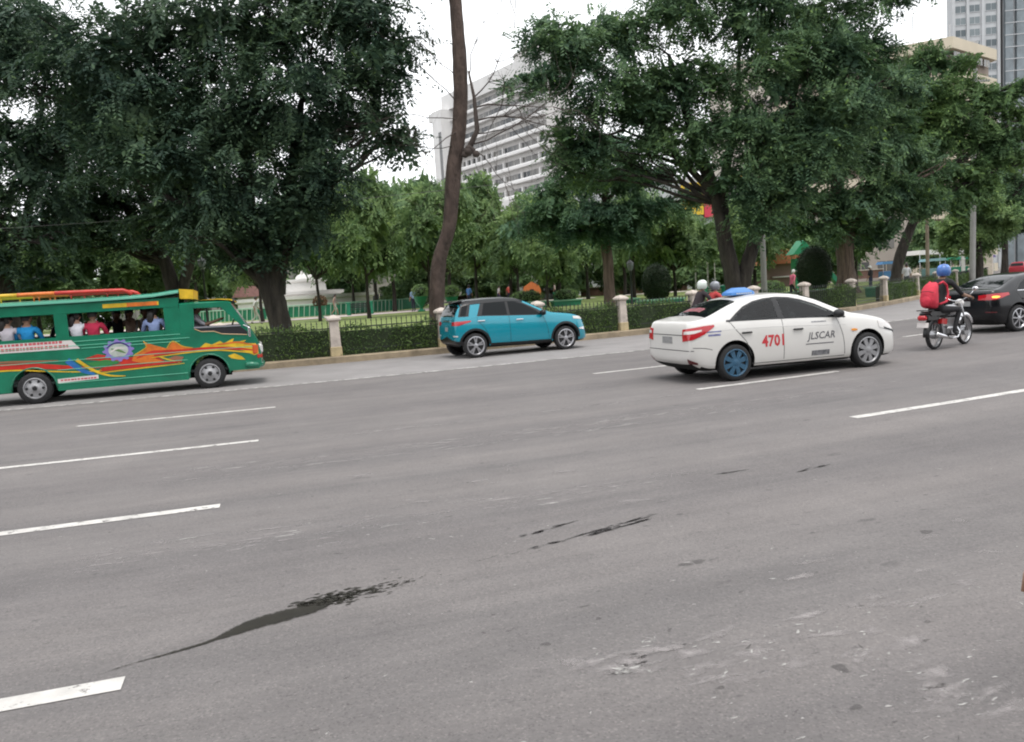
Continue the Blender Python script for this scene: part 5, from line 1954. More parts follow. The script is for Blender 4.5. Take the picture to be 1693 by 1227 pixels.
su.polar('number_plate', -.3, 0, 180, 206, [(0, .74), (1, .74)], [(0, .86), (1, .86)], mat('plate_grey', (.25, .25, .25), .5), .008, nr=2)
su.polar('rear_reflector', -.3, -.4, 215, 245, [(0, .60), (1, .60)], [(0, .64), (1, .63)], M_CLEARL, .010, nr=1)
su.polar('headlamp', 2.7, -.35, 350, 300, [(0, .80), (1, .86)], [(0, .90), (1, .93)], M_CLEARL)
su.polar('front_fog_trim', 2.7, -.35, 350, 312, [(0, .50), (1, .56)], [(0, .62), (1, .60)], M_CHROME, .008, nr=1)
for ax in (0, 2.70):
    for sg in (-1, 1):
        wheel(su.t, (ax, sg * .74, .335), sg, .335, 'alloy', M_ALLOY, .20)

# --- black sedan at the right edge
M_BLACK = mat('black_paint', (0.005, 0.0055, 0.007), 0.15, coat=.15, spec=.4)
BS_A, BS_H = (12.15, 19.2), 21.0
_td = tx.t.matrix_local if False else Matrix.Translation(tx.t.location) @ Matrix.Rotation(R_(TAXI_H), 4, 'Z')
bs = Car('black_sedan', 'black sedan leaving the right edge with its orange indicator lit', 'car', car_loc(BS_A, BS_H, .82), R_(BS_H), T_TOP, T_BELT, T_WID, T_LOW, 2.65, .32, M_BLACK, arch=.38)
sedan_trim(bs, T_BELT)
for ax in (0, 2.65):
    for sg in (-1, 1):
        wheel(bs.t, (ax, sg * .745, .32), sg, .32, 'alloy7', M_ALLOY)
bs.polar('tail_lamp', -.45, -.35, 186, 290, [(0, .80), (.5, .80), (1, .90)], [(0, .91), (.5, .945), (1, .955)], M_REDL)
bs.polar('indicator_lamp', -.45, -.35, 230, 252, [(0, .85), (.5, .84), (1, .86)], [(0, .885), (.5, .895), (1, .88)], mat('indicator_lit', (.9, .35, .05), .3, emit=(1.0, .40, .06), estr=1.6), .012, nr=2)
bs.polar('rear_reflector', -.45, -.3, 218, 245, [(0, .50), (1, .50)], [(0, .525), (1, .52)], mat('reflector_dark_red', (.10, .012, .015), .3), .006, nr=1)
bs.strip('window_chrome', [(.0, .985), (1.0, .966), (2.2, .915)], .016, M_CHROME, .010)
bs.polar('number_plate', -.45, 0, 180, 206, [(0, .66), (1, .66)], [(0, .775), (1, .775)], mat('plate_grey', (.25, .25, .25), .5), .008, nr=2)
# ------------------------------------------------------------------ jeepney
M_JG = mat('jeepney_green', (0.005, 0.155, 0.085), 0.3, coat=.5, var=.22, vscale=2.2)
M_JD = mat('jeepney_inner', (0.02, 0.035, 0.03), 0.8)
M_JL = mat('jeepney_trim', (0.16, 0.52, 0.36), 0.35)
M_JY = mat('jeepney_yellow', (0.62, 0.40, 0.02), 0.4, var=.28, vscale=5)
M_JO = mat('jeepney_orange', (0.60, 0.15, 0.02), 0.4, var=.28, vscale=5)
M_JR = mat('jeepney_red', (0.46, 0.025, 0.015), 0.4, var=.28, vscale=5)
M_JB = mat('jeepney_blue', (0.02, 0.13, 0.36), 0.4, var=.28, vscale=5)
M_JW = mat('jeepney_white', (0.62, 0.58, 0.56), 0.5)
M_JP = mat('emblem_violet', (0.22, 0.17, 0.46), 0.5)
M_JN = mat('emblem_navy', (0.025, 0.02, 0.13), 0.5)
JA, JH = (-10.0, 16.88), 17.4
JW_ = .84                                   # half width
jt = thing('jeepney', 'green painted jeepney full of passengers with yellow and red roof rail', 'jeepney', car_loc(JA, JH, JW_ - .06), R_(JH))


def jpart(name, fn, m_, parent=None, auto=None, smooth=False):
    q = MB()
    fn(q)
    return q.build(name, m_, parent or jt, smooth=smooth, auto=auto)


def arch_pts(cx, r, z0, zc, n_=12):
    """left-to-right arc over a wheel, in (x,z)"""
    a0 = math.asin((z0 - zc) / r)
    return [(cx - r * math.cos(a0 + (math.pi - 2 * a0) * k / n_), zc + r * math.sin(a0 + (math.pi - 2 * a0) * k / n_)) for k in range(n_ + 1)]


XR = -1.75
Z0, ZS = .24, 1.365
for sg in (-1, 1):
    y0, y1 = (sg * JW_, sg * (JW_ - .04))
    # lower side with wheel cut-outs (passenger part, then cab)
    poly = [(XR, Z0 + .05)] + arch_pts(0.0, .42, Z0 + .03, .34) + [(.42, Z0), (2.93, Z0)] + [(2.93, ZS), (XR, ZS)]
    poly = [(XR, Z0 + .05), (-.42, Z0 + .04)] + arch_pts(0.0, .42, .30, .34)[0:] + [(.44, Z0), (2.93, Z0), (2.93, ZS), (XR, ZS)]
    jpart('side_panel', lambda q: q.prism(poly, y0, y1), M_JG)
    cab = [(2.932, Z0), (3.0, Z0)] + arch_pts(3.45, .41, .30, .34) + [(3.90, .36), (4.50, .36), (4.56, .48), (4.57, .74), (4.50, 1.03), (4.40, 1.22), (4.30, 1.30), (4.20, 1.345), (2.932, 1.375)]
    jpart('cab_side', lambda q: q.prism(cab, y0, y1), M_JG)
    # posts and fascia of the window band
    for xa, xb in ((XR, XR + .14), (.50, .75), (2.63, 2.94)):
        jpart('window_post', lambda q: q.prism([(xa, ZS + .001), (xb, ZS + .001), (xb, 1.848), (xa, 1.848)], y0, y1), M_JG)
    jpart('fascia', lambda q: q.prism([(XR, 1.849), (2.94, 1.849), (2.96, 2.05), (XR, 2.06)], y0 + sg * .005, y1), M_JG)
    # cab window frame
    jpart('cab_post', lambda q: q.prism([(2.942, 1.376), (3.22, 1.37), (3.24, 1.80), (2.942, 1.80)], y0, y1), M_JG)
    jpart('cab_roof_rail', lambda q: q.prism([(2.942, 1.801), (3.80, 1.785), (3.98, 1.80), (4.02, 1.86), (3.95, 1.90), (2.962, 1.90)], y0, y1), M_JG)
    jpart('windscreen_post', lambda q: q.prism([(3.80, 1.784), (4.20, 1.346), (4.34, 1.29), (4.02, 1.85), (3.98, 1.80)], y0, y1), M_JG)
    # horizontal ridges along the side
    for z, xa, xb in ((1.255, .82, 2.92), (1.165, -1.7, 3.1), (1.10, .95, 2.9), (.865, -1.7, 4.45), (.68, .46, 3.02), (.395, .46, 3.0)):
        jpart('side_ridge', lambda q: q.box(((xa + xb) / 2, sg * (JW_ + .004), z), (xb - xa, .012, .012)), M_JL)
    # wheel-arch lips
    for cx in (0, 3.45):
        jpart('arch_lip', lambda q: q.tube([(a, sg * (JW_ + .003), b_) for a, b_ in arch_pts(cx, .425, .32, .34)], .018, 6), M_JG, smooth=True)

# roof: cambered sheet with a drip edge, rising into the front board
v, f = [], []
xs = [XR - .03, -1, 0, 1, 2, 2.45, 2.75, 2.97]
zr = [2.13, 2.15, 2.15, 2.15, 2.16, 2.175, 2.21, 2.23]
ys = [-.90, -.89, -.84, -.6, -.3, 0, .3, .6, .84, .89, .90]
dz = [-.085, -.05, -.02, .0, .015, .02, .015, 0, -.02, -.05, -.085]
for x, z in zip(xs, zr):
    v += [(x, y, z + d) for y, d in zip(ys, dz)]
k = len(ys)
f = [[i * k + j, (i + 1) * k + j, (i + 1) * k + j + 1, i * k + j + 1] for i in range(len(xs) - 1) for j in range(k - 1)]
f += [[j + 0 for j in range(k)], [(len(xs) - 1) * k + j for j in range(k)]]
jpart('roof', lambda q: q.add(v, f), mat('jeepney_roof', (0.05, 0.27, 0.18), 0.3, coat=.4), auto=40)
jpart('roof_lining', lambda q: q.box((.6, 0, 2.05), (4.6, 1.58, .02)), M_JD)
jpart('route_board', lambda q: q.prism([(2.98, 2.02), (3.26, 2.00), (3.27, 2.20), (2.98, 2.235)], -.80, .80), M_JY)
jpart('fascia_sign', lambda q: [q.box((2.0, -JW_ - .012, 1.955), (1.1, .01, .085), mi=0), q.box((2.22, -JW_ - .018, 1.955), (.6, .008, .08), mi=1)], [M_JY, M_JO])
# roof rail: yellow tail running into red
for nm, xa, xb, mm in (('roof_rail', -1.2, -.15, M_JY), ('roof_rail', -.149, .55, M_JO), ('roof_rail', .551, 1.85, M_JR)):
    for sg in (-1, 1):
        def rail(q):
            pts = [(x, sg * .72, 2.275 + .012 * math.sin((x + 1.2) * 1.1)) for x in np.linspace(xa, xb, 7)]
            if xb > 1.8:
                pts += [(1.95, sg * .71, 2.235), (2.02, sg * .70, 2.165)]
            if xa < -1:
                pts = [(-1.28, sg * .72, 2.15), (-1.25, sg * .72, 2.24)] + pts
            q.tube(pts, .045, 8)
            for x in np.linspace(xa + .3, xb - .3, 2):
                q.tube([(x, sg * .72, 2.13), (x, sg * .72, 2.27)], .014, 6)
        jpart(nm, rail, mm, smooth=True)

# cab roof with yellow sun visor
v, f = [], []
xs = [2.94, 3.3, 3.7, 3.95, 4.03]
zz = [1.92, 1.93, 1.925, 1.91, 1.88]
ys = [-.84, -.80, -.5, 0, .5, .80, .84]
dz = [-.03, 0, .02, .03, .02, 0, -.03]
for x, z in zip(xs, zz):
    v += [(x, y, z + d) for y, d in zip(ys, dz)]
k = len(ys)
f = [[i * k + j, (i + 1) * k + j, (i + 1) * k + j + 1, i * k + j + 1] for i in range(len(xs) - 1) for j in range(k - 1)]
jpart('cab_roof', lambda q: q.add(v, f), M_JG, auto=40)
jpart('sun_visor', lambda q: q.prism([(3.35, 1.965), (3.75, 1.975), (4.02, 1.955), (4.13, 1.90), (4.14, 1.87), (4.00, 1.93), (3.75, 1.955)], -.80, .80), M_JY, auto=30)
jpart('visor_lamp', lambda q: q.ell((4.08, -.74, 1.90), (.07, .07, .06), 10, 7), M_DARK, smooth=True)
# nose: rounded shell lofted across the width
prof = [(4.02, 1.872), (4.36, 1.27), (4.46, 1.10), (4.56, .92), (4.60, .74), (4.60, .52), (4.52, .40)]
jpart('windscreen', lambda q: q.add([(4.03, -.76, 1.855), (4.03, .76, 1.855), (4.385, .76, 1.255), (4.385, -.76, 1.255), (4.01, -.76, 1.845), (4.01, .76, 1.845), (4.365, .76, 1.245), (4.365, -.76, 1.245)], [[0, 1, 2, 3], [4, 7, 6, 5], [0, 4, 5, 1], [2, 6, 7, 3], [1, 5, 6, 2], [3, 7, 4, 0]]), mat('windscreen_glass', (.25, .28, .28), .05, spec=.7))
v, f = [], []
ys = np.linspace(-1, 1, 13)
for x, z in prof[1:]:
    for u in ys:
        v.append((x - .12 * abs(u) ** 4, u * JW_, z))
f = [[i * 13 + j, i * 13 + j + 1, (i + 1) * 13 + j + 1, (i + 1) * 13 + j] for i in range(5) for j in range(12)]
jpart('nose', lambda q: q.add(v, f), M_JG, auto=50)
jpart('front_bumper', lambda q: q.tube([(4.22, -.85, .47), (4.44, -.83, .45), (4.56, -.5, .43), (4.58, 0, .43), (4.56, .5, .43), (4.44, .83, .45), (4.22, .85, .47)], .07, 8), M_JG, smooth=True)
for sg in (-1, 1):
    jpart('headlamp', lambda q: q.box((4.53, sg * .68, .80), (.14, .26, .22), rz=-sg * .18, bev=.04), M_CLEARL)
    jpart('corner_lamp', lambda q: q.box((4.46, sg * .80, .80), (.16, .11, .24), rz=-sg * .3, bev=.03), mat('lamp_orange', (.55, .10, .03), .25))
    jpart('lower_lamp_trim', lambda q: q.box((4.52, sg * .77, .64), (.12, .16, .10), rz=-sg * .3, bev=.02), M_JR)
    jpart('side_mirror', lambda q: [q.tube([(4.25, sg * .84, 1.36), (4.36, sg * .95, 1.30)], .012, 6), q.box((4.36, sg * .97, 1.20), (.05, .13, .22), bev=.015)], M_CHROME if sg < 0 else M_DARK)
# dark waist panel under the cab window
jpart('cab_waist_panel', lambda q: q.prism([(3.24, 1.345), (3.36, 1.28), (3.62, 1.27), (3.78, 1.20), (4.30, 1.145), (4.33, 1.20), (4.18, 1.33)], -JW_ - .006, -JW_ + .01), mat('cab_waist', (.02, .02, .024), .35))
jpart('cab_waist_edge', lambda q: q.tube([(3.22, -JW_ - .008, 1.34), (3.36, -JW_ - .008, 1.272), (3.62, -JW_ - .008, 1.262), (3.78, -JW_ - .008, 1.192), (4.31, -JW_ - .008, 1.137)], .010, 5), mat('waist_gold', (.45, .30, .14), .4))
jpart('window_sill_strip', lambda q: q.box((3.70, -JW_ - .008, 1.362), (.98, .02, .03), ry=.02), mat('sill_grey', (.25, .25, .28), .4))
# floor, tail, seats, bulkhead, dashboard
jpart('floor', lambda q: q.box((1.1, 0, .42), (5.6, 1.58, .05)), M_JD)
jpart('chassis', lambda q: [q.box((1.2, s_ * .38, .30), (5.4, .09, .12)) for s_ in (-1, 1)] + [q.tube([(0, -.7, .34), (0, .7, .34)], .05), q.tube([(3.45, -.7, .34), (3.45, .7, .34)], .045), q.box((1.6, .1, .30), (.9, .4, .2))], M_UNDER)
for sg in (-1, 1):
    jpart('bench_seat', lambda q: [q.box((.55, sg * .60, .84), (4.1, .40, .10), bev=.03), q.box((.55, sg * .785, 1.10), (4.1, .06, .34), bev=.02)], mat('bench_vinyl', (.10, .02, .02), .5))
jpart('bulkhead', lambda q: q.prism([(2.86, .45), (2.90, .45), (2.90, 1.36), (2.86, 1.36)], -.78, .78), M_JD)
jpart('dashboard', lambda q: q.box((4.18, 0, 1.22), (.26, 1.5, .22), bev=.05), M_DARK)
jpart('steering_wheel', lambda q: q.tube([(3.98 + .07 * math.sin(a), .38 + .19 * math.cos(a), 1.36 + .17 * math.sin(a)) for a in np.linspace(0, 2 * math.pi, 17)], .014, 6, cap=False), M_DARK, smooth=True)
for y in (-.4, .4):
    jpart('cab_seat', lambda q: [q.box((3.34, y, .92), (.46, .5, .14), bev=.05), q.box((3.10, y, 1.24), (.12, .48, .6), bev=.05)], mat('seat_dark', (.03, .03, .035), .8))
# passenger handrail and far curtain
jpart('handrail', lambda q: [q.tube([(-1.6, y, 1.96), (2.7, y, 1.96)], .014, 6) for y in (-.3, .3)], M_CHROME)

# --- painted decoration on the near side
YD = -JW_ - .002


def decal(name, poly, m_, lev=1):
    return jpart(name, lambda q: q.prism(poly, YD - .0016 * lev, YD + .01), m_)


def ribbon2(name, pts, w, m_, lev=1):
    P = smooth_path(pts, .05)
    up, dn = [], []
    for i, q in enumerate(P):
        t = P[min(i + 1, len(P) - 1)] - P[max(i - 1, 0)]
        t /= np.hypot(*t)
        ww = np.interp(i / (len(P) - 1), np.linspace(0, 1, len(w)), w) / 2
        up.append((q[0] - t[1] * ww, q[1] + t[0] * ww))
        dn.append((q[0] + t[1] * ww, q[1] - t[0] * ww))
    n_ = len(up)
    y = YD - .0016 * lev
    return jpart(name, lambda q: q.add([(a, y, b_) for a, b_ in up] + [(a, y, b_) for a, b_ in dn], [[i, i + 1, n_ + i + 1, n_ + i] for i in range(n_ - 1)]), m_)


decal('banner', [(-1.7, 1.115), (.93, 1.10), (.78, 1.285), (-1.7, 1.31)], M_JW, 2)
rb = np.random.default_rng(3)


def letters(q, x0, x1, z, h, lev):
    x = x0
    while x < x1:
        w = rb.uniform(.03, .07)
        y = YD - .0016 * lev
        q.add([(x, y, z), (x + w, y, z), (x + w, y, z + h), (x, y, z + h)], [[0, 1, 2, 3]])
        x += w + rb.uniform(.008, .03)


BPR = jpart('banner_print', lambda q: [letters(q, -1.6, .62, 1.235, .05, 3), letters(q, -1.6, .70, 1.14, .06, 3)], mat('banner_red', (.50, .09, .11), .5, var=.4, vscale=12))
decal('lower_plaque', [(.44, .40), (1.22, .43), (1.22, .515), (.44, .49)], M_JW, 2)
tag(BPR, kind='stuff')
PPR = jpart('plaque_print', lambda q: letters(q, .50, 1.15, .44, .035, 3), mat('banner_red', (.50, .09, .11), .5))
tag(PPR, kind='stuff')
ribbon2('red_ribbon', [(-1.7, .83), (-.5, .83), (.1, .79), (.8, .70), (1.3, .66)], [.12, .12, .13, .09, .01], M_JR, 1)
ribbon2('yellow_ribbon', [(-1.7, .75), (-.4, .745), (.2, .68), (.9, .605), (1.4, .60)], [.03, .03, .03, .025, .01], M_JY, 2)
decal('red_flame', [(.95, .86), (1.25, .95), (1.45, .90), (1.9, .83), (2.3, .87), (2.55, .70), (2.9, .63), (2.2, .62), (1.5, .585), (1.2, .575), (1.32, .66), (1.7, .72), (1.35, .80)], M_JR, 1)
decal('orange_flame', [(1.95, .86), (2.22, 1.02), (2.16, 1.15), (2.40, 1.04), (2.62, .96), (2.75, 1.10), (2.95, .98), (3.15, .93), (2.8, .86), (2.3, .80), (2.52, .69), (2.1, .68), (1.9, .75)], M_JO, 2)
ribbon2('red_stripe', [(1.30, .60), (1.9, .625), (2.9, .66)], [.05, .06, .02], M_JR, 3)
ribbon2('yellow_stripe', [(1.2, .545), (1.9, .575), (2.95, .61)], [.02, .028, .012], M_JY, 3)
ribbon2('red_stripe', [(2.35, .83), (3.0, .88), (3.7, .88), (4.2, .82), (4.5, .76)], [.03, .07, .08, .06, .02], M_JR, 3)
ribbon2('yellow_stripe', [(2.3, .785), (3.0, .835), (3.6, .845), (4.1, .775), (4.45, .70)], [.015, .025, .03, .03, .02], M_JY, 4)
ribbon2('zigzag_stripe', [(2.45, .80), (2.62, .72), (2.85, .64)], [.03, .03, .02], M_JY, 3)
decal('yellow_flame', [(3.30, .93), (3.42, 1.02), (3.55, .97), (3.72, 1.04), (3.80, .98), (4.02, 1.08), (3.98, .98), (4.28, 1.02), (4.18, .95), (4.47, .93), (4.52, .70), (4.42, .665), (4.20, .78), (3.9, .87), (3.5, .92)], M_JY, 2)
decal('yellow_flame', [(3.86, .70), (4.0, .74), (4.15, .66), (4.22, .58), (4.06, .60), (3.92, .64)], M_JY, 2)
decal('orange_smoke', [(2.62, .74), (2.78, .79), (2.95, .75), (2.9, .69), (2.7, .67)], mat('smoke_brown', (.28, .11, .06), .6), 1)
decal('green_flame', [(1.0, .78), (1.4, .82), (1.7, .76), (1.5, .70), (1.15, .69)], mat('leaf_green_paint', (.03, .20, .05), .5), 2)
ribbon2('blue_stripe', [(.66, .87), (.82, .72), (.98, .60), (1.16, .53)], [.13, .11, .09, .04], M_JB, 3)
ribbon2('yellow_swoosh', [(.84, .87), (.98, .74), (1.2, .58), (1.45, .475), (1.75, .44)], [.07, .06, .05, .035, .015], M_JY, 4)
ribbon2('flame_outline', [(1.95, .87), (2.22, 1.03), (2.17, 1.16)], [.012, .02, .01], M_JY, 5)
ribbon2('flame_outline', [(2.62, .965), (2.75, 1.11), (2.95, .985), (3.15, .935)], [.012, .02, .015, .01], M_JY, 5)
ribbon2('flame_core', [(2.0, .80), (2.3, .90), (2.6, .90), (3.0, .91)], [.02, .07, .05, .01], M_JR, 4)
ribbon2('flame_core', [(3.5, .95), (3.8, .97), (4.1, .98), (4.4, .90)], [.01, .035, .04, .02], M_JO, 4)
ribbon2('rear_flame', [(-1.2, .90), (-.6, .93), (.0, .90), (.5, .88)], [.01, .03, .04, .01], mat('smoke_brown', (.28, .11, .06), .6), 2)
# gear emblem
GX, GZ, GR = 1.66, 1.00, .215
pts = []
for i in range(48):
    a = 2 * math.pi * i / 48
    r_ = GR * (1.13 if (i % 4) in (0, 1) else .95)
    pts.append((GX + 1.28 * r_ * math.cos(a), GZ + r_ * math.sin(a)))
decal('gear_emblem', pts, M_JP, 4)
decal('emblem_field', [(GX + 1.25 * .155 * math.cos(a), GZ + .145 * math.sin(a)) for a in np.linspace(0, 6.283, 25)[:-1]], mat('emblem_pale', (.42, .46, .42), .5, var=.25, vscale=7), 5)
ribbon2('emblem_arc', [(GX - .22, GZ + .06), (GX - .08, GZ + .15), (GX + .1, GZ + .145), (GX + .22, GZ + .06)], [.02, .035, .035, .02], M_JN, 6)
ribbon2('emblem_wing', [(GX - .14, GZ + .04), (GX, GZ + .0), (GX + .14, GZ - .07)], [.02, .06, .01], mat('emblem_green', (.10, .20, .07), .5), 6)
ribbon2('emblem_wing', [(GX - .15, GZ - .03), (GX - .02, GZ + .045), (GX + .13, GZ + .03)], [.02, .045, .01], M_JW, 7)
for ax in (0, 3.45):
    for sg in (-1, 1):
        wheel(jt, (ax, sg * .75, .335), sg, .335, 'steel', mat('steel_rim', (.33, .33, .34), .5, metal=.3, var=.2, vscale=8), .20)

# --- people riding in it: world placement from the jeepney frame
JM = Matrix.Translation(jt.location) @ Matrix.Rotation(R_(JH), 4, 'Z')


def in_jeep(x, y, z=.40):
    return tuple(JM @ Vector((x, y, z)))


# near bench faces the aisle (+y), far bench faces the camera (-y)
for (x, sg, shirt, hair, pose, skin, lab) in [
    (-.42, -1, (.45, .42, .46), 'long', 'sit', 1, 'passenger in pale lilac shirt, leftmost in the jeepney rear window'),
    (-.05, -1, (.01, .22, .50), 'short', 'sit', 0, 'passenger in bright blue shirt turned to the right in the jeepney rear window'),
    (.36, 1, (.02, .02, .025), 'short', 'sit', 2, 'passenger in dark striped top beside the jeepney window post'),
    (.88, -1, (.58, .58, .62), 'long', 'sit', 1, 'passenger in white top just right of the jeepney window post'),
    (1.20, -1, (.42, .02, .06), 'short', 'sit', 2, 'passenger in red shirt in the jeepney front window'),
    (1.48, 1, (.015, .015, .02), 'long', 'sit', 2, 'passenger in black behind the red-shirted one in the jeepney'),
    (1.75, 1, (.58, .40, .32), 'long', 'sit', 0, 'passenger in pale peach blouse facing out of the jeepney window'),
    (2.08, 1, (.60, .58, .57), 'short', 'sit', 0, 'passenger in white shirt with crossed arms in the jeepney'),
    (2.40, -1, (.22, .28, .48), 'long', 'sit', 1, 'passenger in light blue top at the front end of the jeepney window'),
    (2.62, 1, (.55, .45, .36), 'short', 'sit', 1, 'passenger in cream top, last one before the jeepney cab'),
]:
    yy = sg * .58
    person(lab, in_jeep(x, yy, .50), R_(JH) + (-math.pi / 2 if sg > 0 else math.pi / 2), pose, shirt, (.03, .03, .05), skin, hair, 1.06, head_yaw=(-.9 if sg < 0 else .5) * (1 if x < 1 else .6), group='passengers inside the jeepney')
person('jeepney driver in grey shirt at the wheel', in_jeep(3.30, -.36, .60), R_(JH), 'drive', (.35, .35, .38), (.03, .03, .05), 2, 'short', 1.02)

# ------------------------------------------------------------------ motorcycle with rider
M_MC = mat('moto_black', (.012, .012, .013), .35)
M_MCR = mat('moto_red', (.40, .02, .02), .3, coat=.4)
M_STEEL = mat('moto_steel', (.40, .40, .41), .3, metal=.9)


def motorcycle(name, label, loc, rz, tank=M_STEEL, side=M_MCR, group=None):
    t = thing(name, label, 'motorcycle', loc, rz, group)

    def part(nm, fn, m_, parent=None, smooth=False, auto=None):
        q = MB()
        fn(q)
        return q.build(nm, m_, parent or t, smooth, auto)
    for x in (0, 1.25):
        wq = part('wheel', lambda q: q.lathe([(.245, -.035), (.28, -.042), (.295, -.02), (.298, 0), (.295, .02), (.28, .042), (.245, .035)], 36, 'y', (x, 0, .298), cap=False), M_TYRE, smooth=True)
        part('rim', lambda q: q.lathe([(.25, -.03), (.235, -.02), (.235, .02), (.25, .03)], 36, 'y', (x, 0, .298), cap=False), M_STEEL, wq, smooth=True)
        part('hub', lambda q: q.lathe([(.085, -.05), (.085, .05)] if x == 0 else [(.10, -.05), (.10, .05)], 18, 'y', (x, 0, .298)), M_STEEL, wq, auto=30)

        def spokes(q):
            for k in range(18):
                a = 2 * math.pi * k / 18
                q.tube([(x + .07 * math.cos(a + .5), (.03 if k % 2 else -.03), .298 + .07 * math.sin(a + .5)), (x + .238 * math.cos(a), 0, .298 + .238 * math.sin(a))], .003, 4, cap=False)
        part('spokes', spokes, M_STEEL, wq)
    part('frame', lambda q: [q.tube([(.98, 0, .86), (.55, 0, .66), (.10, 0, .64)], .022, 8), q.tube([(.98, 0, .80), (.80, 0, .36), (.42, 0, .26)], .02, 8)] + [q.tube([(.42, s_ * .09, .28), (0, s_ * .10, .298)], .018, 6) for s_ in (-1, 1)] + [q.tube([(.15, s_ * .09, .62), (.02, s_ * .11, .31)], .026, 8) for s_ in (-1, 1)], M_MC, smooth=True)
    part('fork', lambda q: [q.tube([(.96, s_ * .075, .88), (1.25, s_ * .075, .298)], .02, 8) for s_ in (-1, 1)], M_STEEL, smooth=True)
    part('engine', lambda q: [q.box((.58, 0, .34), (.34, .20, .20), bev=.04)] + [q.box((.72, 0, .44 + .025 * k), (.16, .17, .012)) for k in range(7)] + [q.lathe([(.08, -.13), (.08, .13)], 16, 'y', (.52, 0, .32))], M_STEEL, auto=30)
    part('fuel_tank', lambda q: q.ell((.66, 0, .76), (.27, .135, .115), 16, 10), tank, smooth=True)
    part('seat', lambda q: q.prism([(-.36, .74), (-.30, .69), (.42, .68), (.46, .74), (.2, .755), (-.28, .79)], -.115, .115), M_MC, auto=60)
    part('side_cover', lambda q: q.prism([(.08, .52), (.28, .49), (.31, .60), (.10, .62)], -.12, .12), side, auto=60)
    part('tail_cover', lambda q: q.prism([(-.42, .62), (-.05, .60), (.05, .66), (-.40, .72)], -.10, .10), M_MC, auto=60)
    part('rear_mudguard', lambda q: q.tube([(.298 * 1.12 * math.cos(a), 0, .298 + .298 * 1.12 * math.sin(a)) for a in np.linspace(R_(70), R_(185), 10)], .055, 8), M_MC, smooth=True)
    part('front_mudguard', lambda q: q.tube([(1.25 + .335 * math.cos(a), 0, .298 + .335 * math.sin(a)) for a in np.linspace(R_(25), R_(150), 10)], .05, 8), M_CHROME, smooth=True)
    part('tail_lamp', lambda q: q.box((-.46, 0, .665), (.11, .17, .10), bev=.03), M_REDL)
    part('number_plate', lambda q: q.box((-.44, 0, .52), (.02, .22, .10), ry=.3), M_JW)
    part('luggage_rack', lambda q: [q.tube([(-.20, s_ * .10, .80), (-.50, s_ * .09, .82), (-.58, s_ * .04, .82)], .010, 6) for s_ in (-1, 1)] + [q.tube([(-.58, -.04, .82), (-.58, .04, .82)], .01, 6), q.tube([(-.40, -.1, .815), (-.40, .1, .815)], .01, 6)], M_MC)
    part('exhaust', lambda q: [q.tube([(.76, -.07, .44), (.86, -.10, .30), (.70, -.13, .20), (.35, -.14, .20)], .018, 8), q.tube([(.40, -.15, .205), (.10, -.16, .26), (-.22, -.16, .33)], [.03, .042, .04], 10)], M_CHROME, smooth=True)
    hb = part('handlebar', lambda q: q.tube([(.80, -.35, .98), (.90, -.22, 1.0), (.96, -.08, .93), (.96, .08, .93), (.90, .22, 1.0), (.80, .35, .98)], .012, 8), M_CHROME, smooth=True)
    for s_ in (-1, 1):
        part('grip', lambda q: q.tube([(.78, s_ * .38, .978), (.84, s_ * .28, .992)], .018, 8), M_MC, hb, smooth=True)
        part('mirror', lambda q: [q.tube([(.90, s_ * .24, 1.0), (.96, s_ * .34, 1.14)], .007, 6), q.ell((.96, s_ * .36, 1.17), (.025, .07, .05), 10, 7)], M_CHROME, smooth=True)
    part('headlamp', lambda q: q.lathe([(.03, -.10), (.08, -.05), (.088, .0), (.0, .02)], 18, 'x', (1.08, 0, .88)), M_CLEARL, smooth=True)
    part('footrest', lambda q: [q.tube([(.42, s_ * .08, .27), (.42, s_ * .26, .27)], .014, 6) for s_ in (-1, 1)], M_MC)
    return t


MO_A, MO_H = (8.60, 16.32), 35.5
mo = motorcycle('motorcycle', 'black and red motorcycle with chrome exhaust between the taxi and black sedan', (*MO_A, 0), R_(MO_H))
POSES['moto'] = dict(hip=.84, lean=.13, arm=[(.30, .30, 1.08), (.57, .31, 1.02)], knee=[(.50, .22, .78), (.50, .22, .78)], ank=[(.30, .20, .33), (.30, .20, .33)])
MM = Matrix.Translation((*MO_A, 0)) @ Matrix.Rotation(R_(MO_H), 4, 'Z')
rider = person('motorcyclist in black with blue helmet and red backpack', tuple(MM @ Vector((.10, 0, 0))), R_(MO_H), 'moto', (.014, .014, .016), (.012, .013, .018), 0, None, 1.0, helmet=(.04, .12, .36), fingers=True)
bp_ = thing('backpack', 'red backpack worn by the motorcyclist', 'backpack', tuple(MM @ Vector((.02, 0, .86))), R_(MO_H))
M_PACK = mat('backpack_red', (.50, .025, .05), .75, var=.2, vscale=7, bump=.4, bscale=9)
m = MB()
BAGP = [(-.13, -.02, .07, .10), (-.16, .0, .11, .135), (-.185, .05, .135, .155), (-.195, .14, .145, .165), (-.19, .24, .14, .16), (-.165, .34, .125, .15), (-.12, .42, .105, .13), (-.08, .47, .075, .105), (-.05, .50, .035, .06)]
for (x, z, hx, hy) in BAGP:
    for a in np.linspace(0, 2 * math.pi, 21)[:-1]:
        ca, sa = math.cos(a), math.sin(a)
        wr_ = 1 + .03 * math.sin(5 * a + z * 30)
        m.v.append((x + hx * math.copysign(abs(ca) ** .75, ca) * wr_, hy * math.copysign(abs(sa) ** .75, sa) * wr_, z))
for i in range(len(BAGP) - 1):
    for j in range(20):
        m.f.append([i * 20 + j, i * 20 + (j + 1) % 20, i * 20 + 20 + (j + 1) % 20, i * 20 + 20 + j])
        m.m.append(0)
m.f += [list(range(20)), [160 + j for j in range(20)]]
m.m += [0, 0]
